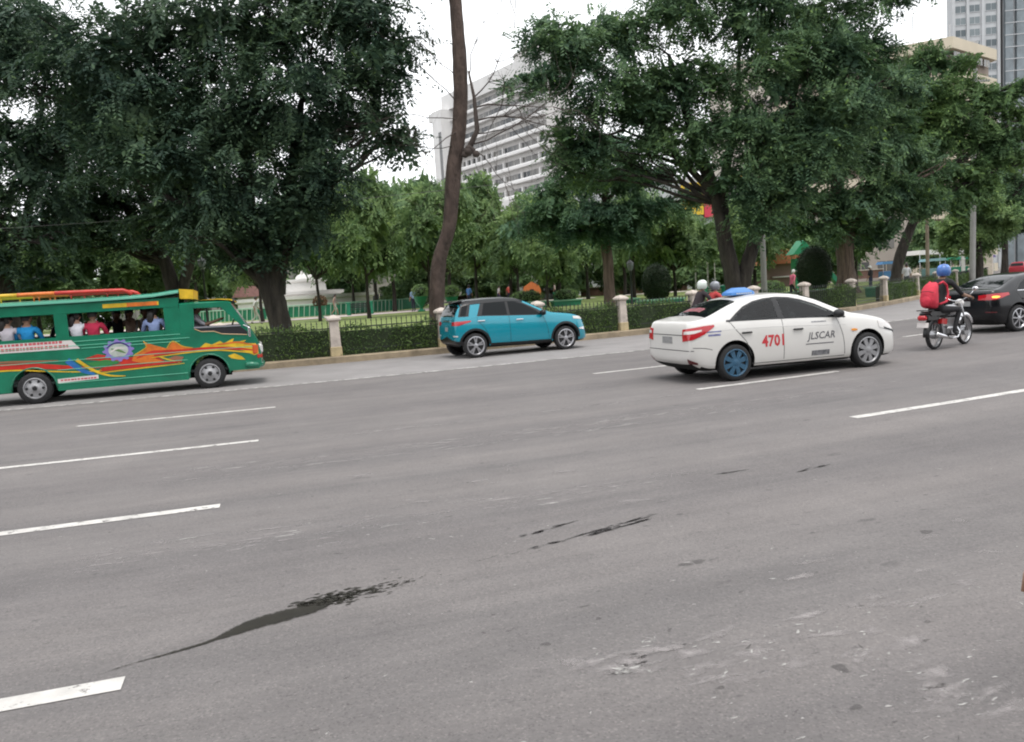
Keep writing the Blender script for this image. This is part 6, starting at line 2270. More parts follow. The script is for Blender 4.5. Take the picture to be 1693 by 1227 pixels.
m.build('bag', M_PACK, bp_, smooth=True)
m = MB()
m.tube([(-.29, -.14, .30), (-.335, -.05, .33), (-.335, .05, .33), (-.29, .14, .30)], .006, 5)
m.build('zip', M_DARK, bp_)
m = MB()
m.ell((-.29, 0, .13), (.075, .115, .12), 14, 10)
m.build('front_pocket', M_PACK, bp_, smooth=True)
for sg in (-1, 1):
    m = MB()
    m.tube([(-.02, sg * .11, .46), (.10, sg * .13, .50), (.24, sg * .135, .42), (.26, sg * .15, .26), (.14, sg * .18, .10), (-.10, sg * .16, .06)], .022, 6)
    m.build('strap', M_PACK, bp_, smooth=True)

# --- a second motorbike with two people, mostly behind the taxi's rear window
M2 = (5.0, 21.4)
H2 = 24.0
m2 = motorcycle('motorcycle', 'motorcycle carrying two people, mostly screened by the white taxi', (*M2, 0), R_(H2), M_MC, M_MC)
T2 = Matrix.Translation((*M2, 0)) @ Matrix.Rotation(R_(H2), 4, 'Z')
person('driver dimly visible behind the taxi side glass', tuple(_td @ Vector((1.42, .36, .42))), R_(TAXI_H), 'drive', (.16, .17, .2), (.03, .03, .05), 2, 'short', .72)
person('motorbike passenger in dark top with white helmet behind the taxi', tuple(T2 @ Vector((-.12, 0, 0))), R_(H2), 'moto', (.03, .022, .026), (.02, .02, .03), 0, None, 1.0, helmet=(.55, .60, .55))
person('motorbike driver in red top with dark grey helmet behind the taxi', tuple(T2 @ Vector((.30, 0, -.02))), R_(H2), 'moto', (.42, .05, .05), (.03, .03, .04), 1, None, .98, helmet=(.16, .17, .19))
# ------------------------------------------------------------------ buildings
M_HOT = mat('hotel_concrete', (0.60, 0.59, 0.58), 0.9, var=0.10, vscale=.15)  # wall tone raised paler to put distance haze into the colour
M_HOTD = mat('hotel_stained', (0.50, 0.485, 0.47), 0.9, var=0.15, vscale=.2)
M_BGL = mat('building_glass', (0.085, 0.085, 0.09), 0.25, var=.35, vscale=.35)
M_BGL2 = mat('tower_glass', (0.085, 0.11, 0.125), 0.2, var=.3, vscale=.3)
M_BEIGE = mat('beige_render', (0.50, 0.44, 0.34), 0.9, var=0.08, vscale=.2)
M_GREYB = mat('grey_render', (0.42, 0.43, 0.44), 0.9, var=0.08, vscale=.2)


def per_window(m, lo, hi):
    """each window a little lighter or darker: blinds, curtains"""
    n_, l_ = nt(m)
    oi = n_.new('ShaderNodeObjectInfo')
    rp = n_.new('ShaderNodeValToRGB')
    rp.color_ramp.elements[0].color = (*lo, 1)
    rp.color_ramp.elements[1].color = (*hi, 1)
    rp.color_ramp.interpolation = 'CONSTANT'
    for p_, k_ in ((.35, .35), (.6, .6), (.85, .85)):
        e_ = rp.color_ramp.elements.new(p_)
        e_.color = (*[a_ + (b_ - a_) * k_ for a_, b_ in zip(lo, hi)], 1)
    l_.new(oi.outputs['Random'], rp.inputs['Fac'])
    l_.new(rp.outputs['Color'], n_['Principled BSDF'].inputs['Base Color'])


per_window(M_BGL, (.045, .05, .055), (.20, .19, .175))
per_window(M_BGL2, (.07, .09, .10), (.17, .20, .21))


def wedge_mesh(name, fn, m_):
    q = MB()
    fn(q)
    o = q.build(name, m_)
    me = o.data
    drop(o)
    return me


def put(name, me, parent, loc, rz=0, scale=None):
    o = bpy.data.objects.new(name, me)
    COL.objects.link(o)
    o.parent = parent
    o.location = loc
    o.rotation_euler = (0, 0, rz)
    if scale:
        o.scale = scale
    return o


def bpart(t, name, fn, m_, auto=None):
    q = MB()
    fn(q)
    return q.build(name, m_, t, auto=auto)


# white slab hotel behind the park; local x runs along the facade (near end to far end), -y is the street side
HA = math.atan2(.83, -.56)
ht = thing('slab_hotel', 'tall white concrete hotel with dark window rows behind the bare trunk', 'building', (11.5, 193.7, 0), HA + math.pi)
HL = 46.0                                   # facade length, local x from 0 to -HL
WIN = wedge_mesh('window', lambda q: [q.box((0, .05, 0), (2.75, .06, 1.55), mi=0), q.box((0, .0, 0), (.07, .06, 1.55), mi=1), q.box((0, .0, .80), (2.8, .08, .06), mi=1)], [M_BGL, M_HOTD])
bpart(ht, 'wall', lambda q: q.box((-HL / 2, 4.5, 27.8), (HL, 8.0, 55.6)), M_HOTD)
bpart(ht, 'roof_parapet', lambda q: q.box((-HL / 2, 4.1, 55.2), (HL + .6, 9.6, 4.2)), M_HOT)
FLO = [51.6 - 3.55 * k for k in range(12)]
for i, z in enumerate(FLO):
    bpart(ht, 'floor_slab', lambda q: q.prism([(-.75, -1.65), (.5, -1.65), (.5, -.70), (-.35, -.70), (-.75, -1.1)], 0, 1), M_HOT).matrix_local = Matrix.Translation((0, 0, z)) @ Matrix(((0, -HL, 0, 0), (1, 0, 0, 0), (0, 0, 1, 0), (0, 0, 0, 1)))
    nw = 15
    for k in range(nw):
        x = -1.6 - k * (HL - 8.0) / nw
        if i < 10:
            put('window', WIN, ht, (x, .40, z))
        if i >= 4 and (k > 7 or k % 3 == 0):
            bpart(ht, 'pier', lambda q: q.box((x - 1.46, .15, z + .02), (.42, .7, 1.66)), M_HOT)
bpart(ht, 'stair_tower', lambda q: [q.box((-HL + 1.2, -1.0, 26.5), (5.0, 5.0, 53.0)), q.box((-HL - .4, -1.2, 51.8), (6.4, 4.0, 2.2))], M_HOT)
bpart(ht, 'stair_glazing', lambda q: [q.box((-HL + 2.6 + .0, -3.52, 25 + 3.55 * 0 + .0), (1.5, .06, 44)), q.box((-HL - 1.32, -1.6, 25), (.06, 1.4, 44))], M_BGL)
bpart(ht, 'rooftop_hut', lambda q: [q.box((-9, 5, 58.8), (10, 6, 3.4)), q.tube([(-11, 4, 57), (-11, 4, 66)], .18, 6), q.tube([(-9, 4, 57), (-9, 4, 63)], .12, 6)], M_HOTD)
bpart(ht, 'ground_block', lambda q: q.box((-22, -4, 12), (26, 8, 24)), M_HOT)

# pale grey tower at the right edge
tw = thing('grey_tower', 'pale grey tower with paired windows and blue glazed strip at the top right', 'building', (140.0, 252.0, 0), R_(-7))
bpart(tw, 'wall', lambda q: q.box((29.0, 2.5, 60), (58, 5, 120)), M_GREYB)
TWIN = wedge_mesh('window', lambda q: [q.box((0, .0, 0), (2.9, .12, 2.0), mi=0), q.box((0, -.04, 0), (.10, .12, 2.0), mi=1), q.box((0, -.06, -1.05), (3.1, .2, .14), mi=1)], [M_BGL2, M_GREYB])
for fl in range(20):
    z = 36 + fl * 3.5
    for x in (1.9, 5.9, 10.6):
        put('window', TWIN, tw, (x, -.02, z))
    for x in (28.4, 33.6, 38.8):
        put('window', TWIN, tw, (x, -.72, z))
bpart(tw, 'left_pilaster', lambda q: [q.box((x, -.2, 60), (.8, .5, 120)) for x in (-.1, 3.9, 8.2, 12.6)], M_GREYB)
bpart(tw, 'right_bay', lambda q: q.box((36.5, -.3, 60), (21.0, .8, 120)), mat('tower_cream', (.52, .50, .46), .9))
bpart(tw, 'dark_joint', lambda q: q.box((13.5, -.1, 60), (.5, .3, 120)), M_DARK)
for x0 in (15.2, 18.4, 21.0):
    bpart(tw, 'glazed_strip', lambda q: q.box((x0, -.6, 60), (2.2, 1.3, 119)), mat('tower_blue_glass', (.15, .175, .19), .3, var=.3, vscale=.3))
for fl in range(24):
    bpart(tw, 'glazing_bar', lambda q: q.box((18.2, -1.30, 34 + fl * 3.5), (8.6, .12, .22)), M_GREYB)

# beige corner block with projecting floor bands
bb = thing('beige_block', 'beige corner block with stacked balcony bands rising behind the right trees', 'building', (83.0, 150.0, 0), 0)
fl_poly = lambda e: [(0 + 0, 0 - e), (14.5 + e, 11.0), (10, 40), (-24, 26), (-20 - e, 11.0)]
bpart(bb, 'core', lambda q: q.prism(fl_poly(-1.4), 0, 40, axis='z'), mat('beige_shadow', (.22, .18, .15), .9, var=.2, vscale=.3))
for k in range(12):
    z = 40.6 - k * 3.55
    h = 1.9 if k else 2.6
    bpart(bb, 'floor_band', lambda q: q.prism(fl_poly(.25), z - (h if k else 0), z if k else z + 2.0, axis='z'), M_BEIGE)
BW = wedge_mesh('window', lambda q: [q.box((0, 0, 0), (2.4, .08, 1.3), mi=0), q.box((0, -.03, 0), (.08, .08, 1.3), mi=1)], [M_BGL, M_BEIGE])
for k in range(11):
    z = 40.6 - k * 3.55 - 1.0 - (.0 if k else -.0)
    a1 = math.atan2(11.0, 14.5)
    for j in range(5):
        put('window', BW, bb, (1.6 + j * 3.1 * math.cos(a1), .15 + (1.6 + j * 3.1 * math.cos(a1)) * 11.0 / 14.5, z), a1)
    a2 = math.atan2(11.0, -20.0)
    for j in range(6):
        x = -1.6 - j * 3.0
        put('window', BW, bb, (x, .15 + (-x) * 11.0 / 20.0, z), a2 + math.pi)
bpart(bb, 'roof_equipment', lambda q: [q.box((-6, 14, 43.6), (7, 5, 2.2)), q.tube([(-3, 8, 42), (-3, 8, 49)], .12, 6), q.tube([(1, 9, 42), (1, 9, 48)], .1, 6), q.tube([(4, 8, 42), (4, 8, 47)], .1, 6), q.lathe([(.0, 0), (1.1, .3), (1.3, .8)], 14, 'z', (8, 8, 42.6))], M_GREYB)
# cream tower glimpsed through the crowns left of the beige block
ct = thing('cream_block', 'cream office block glimpsed through the crown left of the beige block', 'building', (58, 185, 0), R_(12))
bpart(ct, 'wall', lambda q: q.box((8, 8, 25), (22, 16, 50)), mat('cream_render', (.50, .46, .40), .9, var=.08, vscale=.2))
for k in range(6):
    for j in range(5):
        put('window', BW, ct, (-.5 + j * 4.2, -.03, 26 + k * 3.6), 0, (1.2, 1, 1.1))

# shops behind the park: one carries a yellow and red billboard
sh = thing('billboard_shop', 'pale shop building carrying a yellow and red billboard behind the V trunks', 'building', (16, 113, 0), R_(2))
bpart(sh, 'wall', lambda q: q.box((11, 8, 8), (30, 16, 16)), M_GREYB)
for k in range(3):
    for j in range(7):
        put('window', BW, sh, (-1.5 + j * 4.1, -.03, 3.2 + k * 3.6), 0, (1.25, 1, 1.1))
bl_ = bpart(sh, 'billboard', lambda q: [q.box((10.3, -.5, 13.0), (3.0, .3, 4.4), mi=0), q.box((13.6, -.5, 12.8), (3.4, .3, 4.8), mi=1), q.box((13.9, -.68, 12.6), (2.4, .05, .5), mi=2), q.ell((10.0, -.66, 11.4), (.25, .06, .25), 10, 6, 3), q.box((14.4, -.68, 13.9), (.9, .05, .9), mi=2), q.box((14.2, -.7, 14.4), (.8, .05, .6), mi=3)], [M_JY, mat('billboard_red', (.5, .03, .06), .5), M_JW, M_DARK])
wh = thing('white_hut', 'tiny white block on the skyline left of the bare trunk', 'building', (-25.8, 200, 0), 0)
bpart(wh, 'wall', lambda q: q.box((1.5, 3, 13.7), (3.8, 6, 27.4)), M_HOT)
bpart(wh, 'window', lambda q: q.box((2.3, -.02, 25.6), (1.6, .1, 2.0)), M_BGL)
for k, (x, y, w, h, c, lab) in enumerate([(-62, 128, 34, 12, (.20, .19, .18), 'grey street building behind the far left park trees'), (-28, 140, 30, 13, (.26, .24, .22), 'cream street building behind the fountain trees'), (-2, 134, 18, 10, (.24, .23, .22), 'low grey street building below the white hotel'), (42, 128, 22, 12, (.34, .30, .26), 'low pale building behind the trees left of the beige block')]):
    t = thing('street_building', lab, 'building', (x, y, 0), 0, 'low buildings beyond the park')
    bpart(t, 'wall', lambda q: q.box((w / 2, 6, h / 2), (w, 12, h)), mat('street_wall_%d' % k, c, .9, var=.1, vscale=.2))
    bpart(t, 'roof_edge', lambda q: q.box((w / 2, 6, h + .2), (w + .6, 12.6, .4)), M_HOTD)
    for a in range(int(h // 3.6)):
        for b_ in range(int(w // 4)):
            put('window', BW, t, (2 + b_ * 4.0, -.03, 2.2 + a * 3.5), 0, (1.1, 1, 1.2))

# pavilion with a pinkish roof by the fountain
pv = thing('park_pavilion', 'white park pavilion with faded pink roof seen between jeepney and dark trunk', 'pavilion', (-29.6, 92, .75), 0)
bpart(pv, 'wall', lambda q: q.box((1.4, 2, 1.2), (4.6, 4, 2.4)), M_JW)
bpart(pv, 'roof', lambda q: q.prism([(-1.4, 2.4), (4.2, 2.4), (3.4, 3.6), (-.6, 3.6)], -.5, 4.5), mat('pink_roof', (.42, .22, .22), .8, var=.2, vscale=2))
bpart(pv, 'doorway', lambda q: [q.box((x, -.02, 1.0), (.8, .08, 1.9)) for x in (.2,)], M_DARK)
# brick wall at the back of the lawn
for k, (xa, xb, yy) in enumerate([(-6, 8, 98), (9, 22, 99), (30, 46, 99)]):
    w_ = thing('brick_wall', 'low reddish wall at the back of the lawn, ' + ('left length behind the teal car roof', 'middle length right of the layered trunk', 'right length behind the ribbed trunk')[k], 'wall', (xa, yy, .7), 0)
    bpart(w_, 'wall', lambda q: q.box(((xb - xa) / 2, 0, .5), (xb - xa, .4, 1.0)), mat('old_brick', (.15, .085, .068), .9, var=.35, vscale=1.5))
    bpart(w_, 'coping', lambda q: q.box(((xb - xa) / 2, 0, 1.05), (xb - xa, .6, .10)), M_PIL)

# ------------------------------------------------------------------ fountain and park furniture
M_WHITE = mat('white_marble', (.62, .60, .58), .6, var=.06, vscale=.6)
M_PGR = mat('park_green', (.012, .19, .10), .5, var=.2, vscale=2)
fo = thing('fountain', 'round white tiered fountain with central column behind the green railing', 'fountain', (FX, FY, .74), 0)
bpart(fo, 'pool_wall', lambda q: q.lathe([(6.3, 0), (6.3, 1.5), (6.5, 1.6), (6.5, 1.9), (5.9, 1.9), (5.9, .6), (0, .6)], 48), M_WHITE, auto=30)
bpart(fo, 'upper_basin', lambda q: q.lathe([(3.2, .6), (3.0, 1.9), (3.6, 2.1), (3.6, 2.35), (2.0, 2.35), (1.9, 3.2), (2.1, 3.3), (2.1, 3.5), (0, 3.5)], 40), M_WHITE, auto=30)
bpart(fo, 'column', lambda q: q.lathe([(.9, 3.5), (.8, 3.8), (.55, 4.0), (.5, 5.0), (.62, 5.1), (.62, 5.25), (.3, 5.4), (.42, 5.8), (.3, 6.1), (0, 6.2)], 24), M_WHITE, auto=40)
# green railing arc
rl = thing('green_railing', 'curved green railing with pale slanted bars in front of the fountain', 'railing', (FX, FY, .76), 0)
RR = 11.2
bpart(rl, 'green_board', lambda q: q.add([(RR * math.cos(a), RR * math.sin(a), z) for a in np.linspace(R_(-170), R_(-10), 60) for z in (.08, .95)], [[2 * i, 2 * i + 1, 2 * i + 3, 2 * i + 2] for i in range(59)]), M_PGR)
bpart(rl, 'top_rail', lambda q: q.tube([(RR * 1.004 * math.cos(a), RR * 1.004 * math.sin(a), 1.02) for a in np.linspace(R_(-170), R_(-10), 60)], .05, 6), mat('rail_pale_green', (.20, .42, .28), .5))
BAR = wedge_mesh('baluster', lambda q: q.box((0, 0, .52), (.06, .05, .98), rx=.0, ry=.10), mat('rail_pale', (.42, .55, .45), .5))
for k in range(56):
    a = R_(-150 + k * 2.2)
    put('baluster', BAR, rl, ((RR + .06) * math.cos(a), (RR + .06) * math.sin(a), 0), a + math.pi / 2)


def bench(label, loc, rz):
    t = thing('park_bench', label, 'bench', loc, rz, 'green park benches')
    for s_ in (-1, 1):
        bpart(t, 'end_post', lambda q: [q.box((s_ * .85, .0, .45), (.28, .5, .9), bev=.03), q.box((s_ * .85, 0, .95), (.34, .56, .12), bev=.02)], M_PGR)
    for k in range(3):
        bpart(t, 'seat_slat', lambda q: q.box((0, -.18 + k * .16, .45), (1.42, .12, .05)), mat('slat_dark', (.04, .05, .045), .7))
    for k in range(3):
        bpart(t, 'back_slat', lambda q: q.box((0, .22, .60 + k * .13), (1.42, .04, .09)), mat('slat_dark', (.04, .05, .045), .7))
    return t


bench('green bench with two end posts in front of the fountain railing', (-11.3, 62.0, lawn_z(-11.3, 62)), R_(6))
bench('green bench left of the layered tree trunk', (2.4, 52.0, lawn_z(2.4, 52)), R_(20))
bench('green bench below the swing frame', (12.8, 50.0, lawn_z(12.8, 50)), R_(25))


def leafy_ball(t, name, c, r, n_, seed, m_, leaf=(.12, .06), core=.86):
    rr = np.random.default_rng(seed)
    d = rr.normal(size=(n_, 3))
    d /= np.linalg.norm(d, axis=1, keepdims=True)
    cen = np.array(c) + d * np.array(r) * (1 + rr.normal(0, .035, (n_, 1)))
    ax = rr.normal(size=(n_, 3))
    v, f = leaves(cen, ax, d + rr.normal(0, .4, (n_, 3)), leaf[0] * rr.uniform(.7, 1.2, n_), leaf[1] * rr.uniform(.7, 1.2, n_))
    np_mesh(name, v, f, m_, t)
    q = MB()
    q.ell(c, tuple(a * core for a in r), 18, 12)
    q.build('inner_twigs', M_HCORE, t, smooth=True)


def urn(label, loc, s=1.0, m_=M_LEAF_LIGHT):
    t = thing('urn_planter', label, 'planter', loc, 0, 'green urn planters')
    bpart(t, 'urn', lambda q: q.lathe([(.22 * s, 0), (.24 * s, .06 * s), (.10 * s, .16 * s), (.12 * s, .3 * s), (.34 * s, .62 * s), (.40 * s, .84 * s), (.44 * s, .9 * s), (.36 * s, .9 * s)], 20), M_PGR, auto=40)
    leafy_ball(t, 'plant', (0, 0, 1.2 * s), (.5 * s, .5 * s, .42 * s), 420, int(abs(loc[0]) * 9), m_, (.2, .08), .6)


urn('green urn planter with bush by the fountain path', (-6.4, 60.0, lawn_z(-6.4, 60)), 1.25)
urn('green urn planter with bush right of the bare leaning trunk', (-3.9, 57.0, lawn_z(-3.9, 57)), 1.1)
urn('small green pot with pink flowers left of the walking woman', (-13.4, 58.0, lawn_z(-13.4, 58)), 1.0, leaf_mat('leaf_pinkish', (.10, .07, .04), (.24, .13, .09)))


def trough(label, loc, rz, L, pm=None):
    t = thing('planter_trough', label, 'planter', loc, rz, 'green planter troughs')
    bpart(t, 'trough', lambda q: q.prism([(-L / 2, 0), (L / 2, 0), (L / 2 + .1, .5), (-L / 2 - .1, .5)], -.35, .35), M_PGR)
    bpart(t, 'rim', lambda q: q.box((0, 0, .54), (L + .3, .84, .08)), mat('rail_pale_green', (.20, .42, .28), .5))
    if pm:
        leafy_ball(t, 'plant', (0, 0, .85), (L * .5, .4, .4), 700, int(abs(loc[0]) * 7), pm, (.15, .07))
    return t


for lab, x, y, rz, L, pm in [('green trough with bushes above the teal car bonnet', 1.2, 49.5, .3, 2.2, M_LEAF_LIGHT), ('green trough with bushes left of the layered trunk', 3.6, 50.0, .3, 1.6, M_LEAF_LIGHT), ('green trough right of the layered trunk', 6.6, 46.5, .4, 1.6, None), ('long green trough under the smaller egg topiary', 8.2, 43.3, .45, 2.4, None),
                              ('green trough behind the taxi roof sign', 14.0, 43.0, .6, 2.2, M_LEAF_LIGHT), ('green trough under the larger egg topiary', 17.6, 46.6, .6, 3.0, None), ('green trough right of the ribbed trunk', 21.2, 46.0, .7, 2.0, None)]:
    trough(lab, (x, y, lawn_z(x, y)), rz, L, pm)

M_TOP = leaf_mat('topiary_leaf', (.008, .020, .008), (.022, .045, .016), .1, .5)
for lab, x, y, rx, rz_ in [('smaller egg-shaped clipped topiary behind the taxi tail', 8.35, 45.2, .80, 1.05), ('larger egg-shaped clipped topiary left of the ribbed trunk', 18.3, 48.2, 1.02, 1.38)]:
    z = lawn_z(x, y) + .35
    t = thing('egg_topiary', lab, 'topiary', (x, y, z), 0, 'egg-shaped topiaries')
    leafy_ball(t, 'foliage', (0, 0, rz_), (rx, rx, rz_), 5200, int(x * 10), M_TOP, (.11, .05), .95)
    bpart(t, 'stem', lambda q: q.tube([(0, 0, -.4), (0, 0, .2)], .1, 8), M_BARK_D)

M_POST = mat('lamp_post_black', (.012, .018, .015), .5)
M_CONC = mat('pole_concrete', (.25, .245, .235), .85, var=.15, vscale=1.5)


def lantern(label, x, y, h):
    t = thing('lantern_post', label, 'street lamp', (x, y, lawn_z(x, y)), 0, 'black lantern posts in the park')
    bpart(t, 'post', lambda q: q.lathe([(.16, 0), (.16, .15), (.09, .4), (.065, .5), (.05, h - .6), (.08, h - .55), (.08, h - .45)], 12), M_POST, auto=40)
    bpart(t, 'lamp_glass', lambda q: q.lathe([(.10, h - .45), (.20, h - .15), (.18, h - .05), (0, h - .02)], 10), mat('lantern_glass', (.16, .18, .18), .2), auto=40)
    bpart(t, 'finial', lambda q: q.lathe([(.22, h - .06), (.10, h + .06), (.03, h + .12), (.015, h + .3), (0, h + .32)], 10), M_POST, auto=40)


lantern('black lantern post above the jeepney cab', -14.1, 38.0, 3.7)
lantern('black lantern post between the layered trunk and the smaller egg topiary', 6.75, 44.0, 2.6)


def pole(name, label, x, y, z0, h, r0, r1, m_, lean=0.0):
    t = thing(name, label, 'pole', (x, y, z0), 0)
    bpart(t, 'shaft', lambda q: q.tube([(lean * k / 6, 0, h * k / 6) for k in range(7)], list(np.linspace(r0, r1, 7)), 12), m_, auto=40)
    return t


up_ = pole('utility_pole', 'tall grey concrete utility pole at the right edge', 34.5, 60, .2, 15.5, .21, .14, M_CONC, .35)
bpart(up_, 'crossarm', lambda q: q.box((.3, 0, 14.6), (2.2, .12, .14)), M_CONC)
gp = pole('street_light', 'grey street light pole beside the V trunks with its yellow lamp lit', 12.7, 40, .4, 7.2, .15, .11, M_CONC)
bpart(gp, 'arm', lambda q: q.tube([(0, 0, 6.9), (-.4, 0, 7.2), (-.95, -.1, 6.35)], .03, 6), M_POST)
lm = bpart(gp, 'lamp_head', lambda q: q.ell((-1.05, -.1, 6.1), (.26, .2, .16), 14, 8), mat('sodium_lamp', (.9, .6, .2), .4, emit=(1.0, .62, .18), estr=3.0))
pole('timber_post', 'brownish post in front of the beige block left of the utility pole', 31.2, 60, .3, 5.6, .14, .11, mat('timber_post', (.20, .16, .12), .9, var=.3, vscale=2))

# gate pillar and white gate on the right
gt = thing('gate_pillar', 'tall cream gate pillar with lantern near the red car', 'pillar', (50.5, 85.0, .2), R_(55))
bpart(gt, 'shaft', lambda q: q.box((0, 0, 1.4), (.95, .95, 2.8)), M_PIL)
bpart(gt, 'cap', lambda q: [q.box((0, 0, 2.85), (1.15, 1.15, .12)), q.box((0, 0, 3.0), (1.35, 1.35, .2))], M_PIL)
bpart(gt, 'lantern', lambda q: q.lathe([(.2, 3.1), (.3, 3.2), (.3, 3.6), (.1, 3.9), (0, 4.0)], 8), M_POST, auto=40)
wg = thing('white_gate', 'white barred gate left of the tall gate pillar', 'gate', (43.0, 76.5, .3), R_(55))
for k in range(9):
    bpart(wg, 'bar', lambda q: q.box((k * .34, 0, 1.1), (.12, .05, 2.2)), M_WHITE)
bpart(wg, 'rail', lambda q: [q.box((1.36, 0, z), (3.0, .06, .1)) for z in (.3, 1.9)], M_WHITE)

# market stalls with a white canopy
mk = thing('market_canopy', 'long white canopy over stalls in front of the beige block', 'canopy', (47.5, 95, .4), R_(3))
bpart(mk, 'canopy', lambda q: q.prism([(0, 2.7), (7.5, 2.5), (7.3, 3.1), (.2, 3.2)], -1.5, 1.5), M_JW)
for x in (.2, 2.6, 5.0, 7.2):
    bpart(mk, 'post', lambda q: q.tube([(x, -1.4, 0), (x, -1.4, 2.7)], .05, 6), M_CHROME)
for k, (x, c, lab) in enumerate([(44.0, (.05, .13, .26), 'blue tarpaulin stall left of the white canopy'), (48.8, (.13, .22, .24), 'teal stall table below the white canopy'), (51.4, (.02, .15, .09), 'dark green stall table below the white canopy'), (54.0, (.14, .11, .25), 'violet stall table at the right end of the white canopy')]):
    t = thing('market_stall', lab, 'market stall', (x, 93.0 - k * .3, .4), R_(3), 'market stalls')
    bpart(t, 'cloth', lambda q: q.box((0, 0, .55), (2.2, 1.0, 1.0), bev=.05), cloth(c))
    bpart(t, 'awning', lambda q: q.prism([(-1.3, 1.85), (1.3, 1.85), (1.1, 2.15), (-1.1, 2.15)], -.7, .7), cloth(tuple(min(1, a * 1.4) for a in c)))
    bpart(t, 'pole', lambda q: [q.tube([(x_, -.6, 0), (x_, -.6, 1.9)], .03, 5) for x_ in (-1.1, 1.1)], M_CHROME)

# playground: white swing frame, green slide, orange tent and kiosk
sw = thing('swing_frame', 'white metal swing frame left of the V trunks', 'swing', (14.0, 60.0, lawn_z(14, 60)), R_(8))
bpart(sw, 'frame', lambda q: [q.tube([(0, 0, 0), (0, 0, 3.1)], .05, 8), q.tube([(1.5, 0, 0), (1.5, 0, 3.1)], .05, 8), q.tube([(-.1, 0, 3.1), (1.6, 0, 3.1)], .05, 8), q.tube([(1.2, .6, 0), (1.0, .2, 5.4)], .06, 8)], M_WHITE)
bpart(sw, 'seat', lambda q: [q.box((.75, 0, .6), (.5, .2, .04)), q.tube([(.55, 0, .6), (.55, 0, 3.1)], .012, 5), q.tube([(.95, 0, .6), (.95, 0, 3.1)], .012, 5)], M_DARK)
sl = thing('playground_slide', 'green playground slide behind the ribbed trunk', 'slide', (22.4, 60.0, lawn_z(22, 60)), 0)
bpart(sl, 'chute', lambda q: q.prism([(0, 2.6), (.5, 2.7), (2.6, .3), (2.3, .2), (.4, 2.3), (0, 2.3)], -.4, .4), M_PGR)
bpart(sl, 'tower', lambda q: [q.box((-.6, 0, 1.3), (1.1, 1.0, 2.6)), q.prism([(-1.4, 2.9), (.2, 2.9), (-.6, 3.9)], -.8, .8)], mat('slide_green', (.02, .26, .12), .5))
tn = thing('orange_tent', 'small orange tent above the teal car roof', 'tent', (1.6, 85, .75), 0)
bpart(tn, 'fly_sheet', lambda q: q.prism([(-.2, 0), (2.2, 0), (1.8, 1.5), (1.0, 2.0), (.2, 1.5)], -1, 1), cloth((.55, .16, .05)))
bpart(tn, 'doorway', lambda q: q.prism([(.7, 0), (1.3, 0), (1.2, 1.2), (.8, 1.2)], -1.02, -.9), M_DARK)
ko = thing('orange_kiosk', 'orange-roofed kiosk between the grey pole and the larger egg topiary', 'kiosk', (24.2, 75, .6), 0)
bpart(ko, 'wall', lambda q: q.box((1.7, 1.2, 1.1), (3.2, 2.4, 2.2)), mat('kiosk_wall', (.18, .12, .10), .8))
bpart(ko, 'roof', lambda q: q.prism([(-.5, 2.2), (4.0, 2.2), (3.0, 4.2), (.6, 4.2)], -.4, 2.8), mat('kiosk_orange', (.45, .16, .08), .8, var=.2, vscale=2))
bpart(ko, 'counter', lambda q: q.box((1.7, -.1, 1.0), (2.6, .3, .1)), M_WHITE)
sb = thing('notice_board', 'white notice banner on a post beside the white helmet', 'sign', (14.4, 52.0, lawn_z(14, 52)), R_(-8))
bpart(sb, 'board', lambda q: q.box((0, 0, 2.0), (.42, .05, .9)), M_JW)
bpart(sb, 'post', lambda q: q.tube([(0, .05, 0), (0, .05, 2.4)], .03, 6), M_POST)
bpart(sb, 'print', lambda q: q.box((.02, -.03, 1.9), (.12, .01, .4)), M_TBLU)
# overhead cable from the left edge to the utility pole
cb = thing('overhead_cable', 'thin overhead cable crossing the dark trees at the left', 'cable', (-34.0, 30.0, 5.4), 0)
bpart(cb, 'wire', lambda q: q.tube([(34 * t, 4 * t - 3, -.5 * math.sin(math.pi * t) + .4 * t) for t in np.linspace(0, 1, 15)], .008, 4), mat('cable_grey', (.10, .10, .10), .7))

# small red car parked at the far right
rc = Car('red_car', 'small red car parked beyond the gate pillar at the right edge', 'car', (55.0, 87.0, 0), R_(40), S_TOP, S_BELT, S_WID, S_LOW, 2.70, .335, mat('red_paint', (.30, .015, .03), .3, coat=.5), tumble=.30, arch=.40)
rc.side('side_glass', [(.10, 1.12, .26, 1.46), (.8, 1.09, .8, 1.51), (1.6, 1.05, 1.46, 1.43), (2.16, 1.03, 2.05, 1.12)], M_GLASS, .006)
rc.grid('rear_window', [[((-3, .60 * (2 * j / 8 - 1), 1.14 + .30 * i / 6), (1, 0, 0)) for j in range(9)] for i in range(7)], .008, M_GLASS)
rc.topp('windscreen', 2.26, 1.56, .62, .52, M_GLASS, bow=-.08)
rc.polar('tail_lamp', -.3, -.45, 190, 280, [(0, .90), (1, .95)], [(0, 1.02), (1, 1.03)], M_REDL)
for ax in (0, 2.70):
    for sg in (-1, 1):
        wheel(rc.t, (ax, sg * .74, .335), sg, .335, 'alloy', M_ALLOY, .20)

# ------------------------------------------------------------------ people in the park
def park_person(lab, x, y, rz, pose, shirt, pants, **k):
    return person(lab, (x, y, lawn_z(x, y) + .02), rz, pose, shirt, pants, group='people in the park', **k)


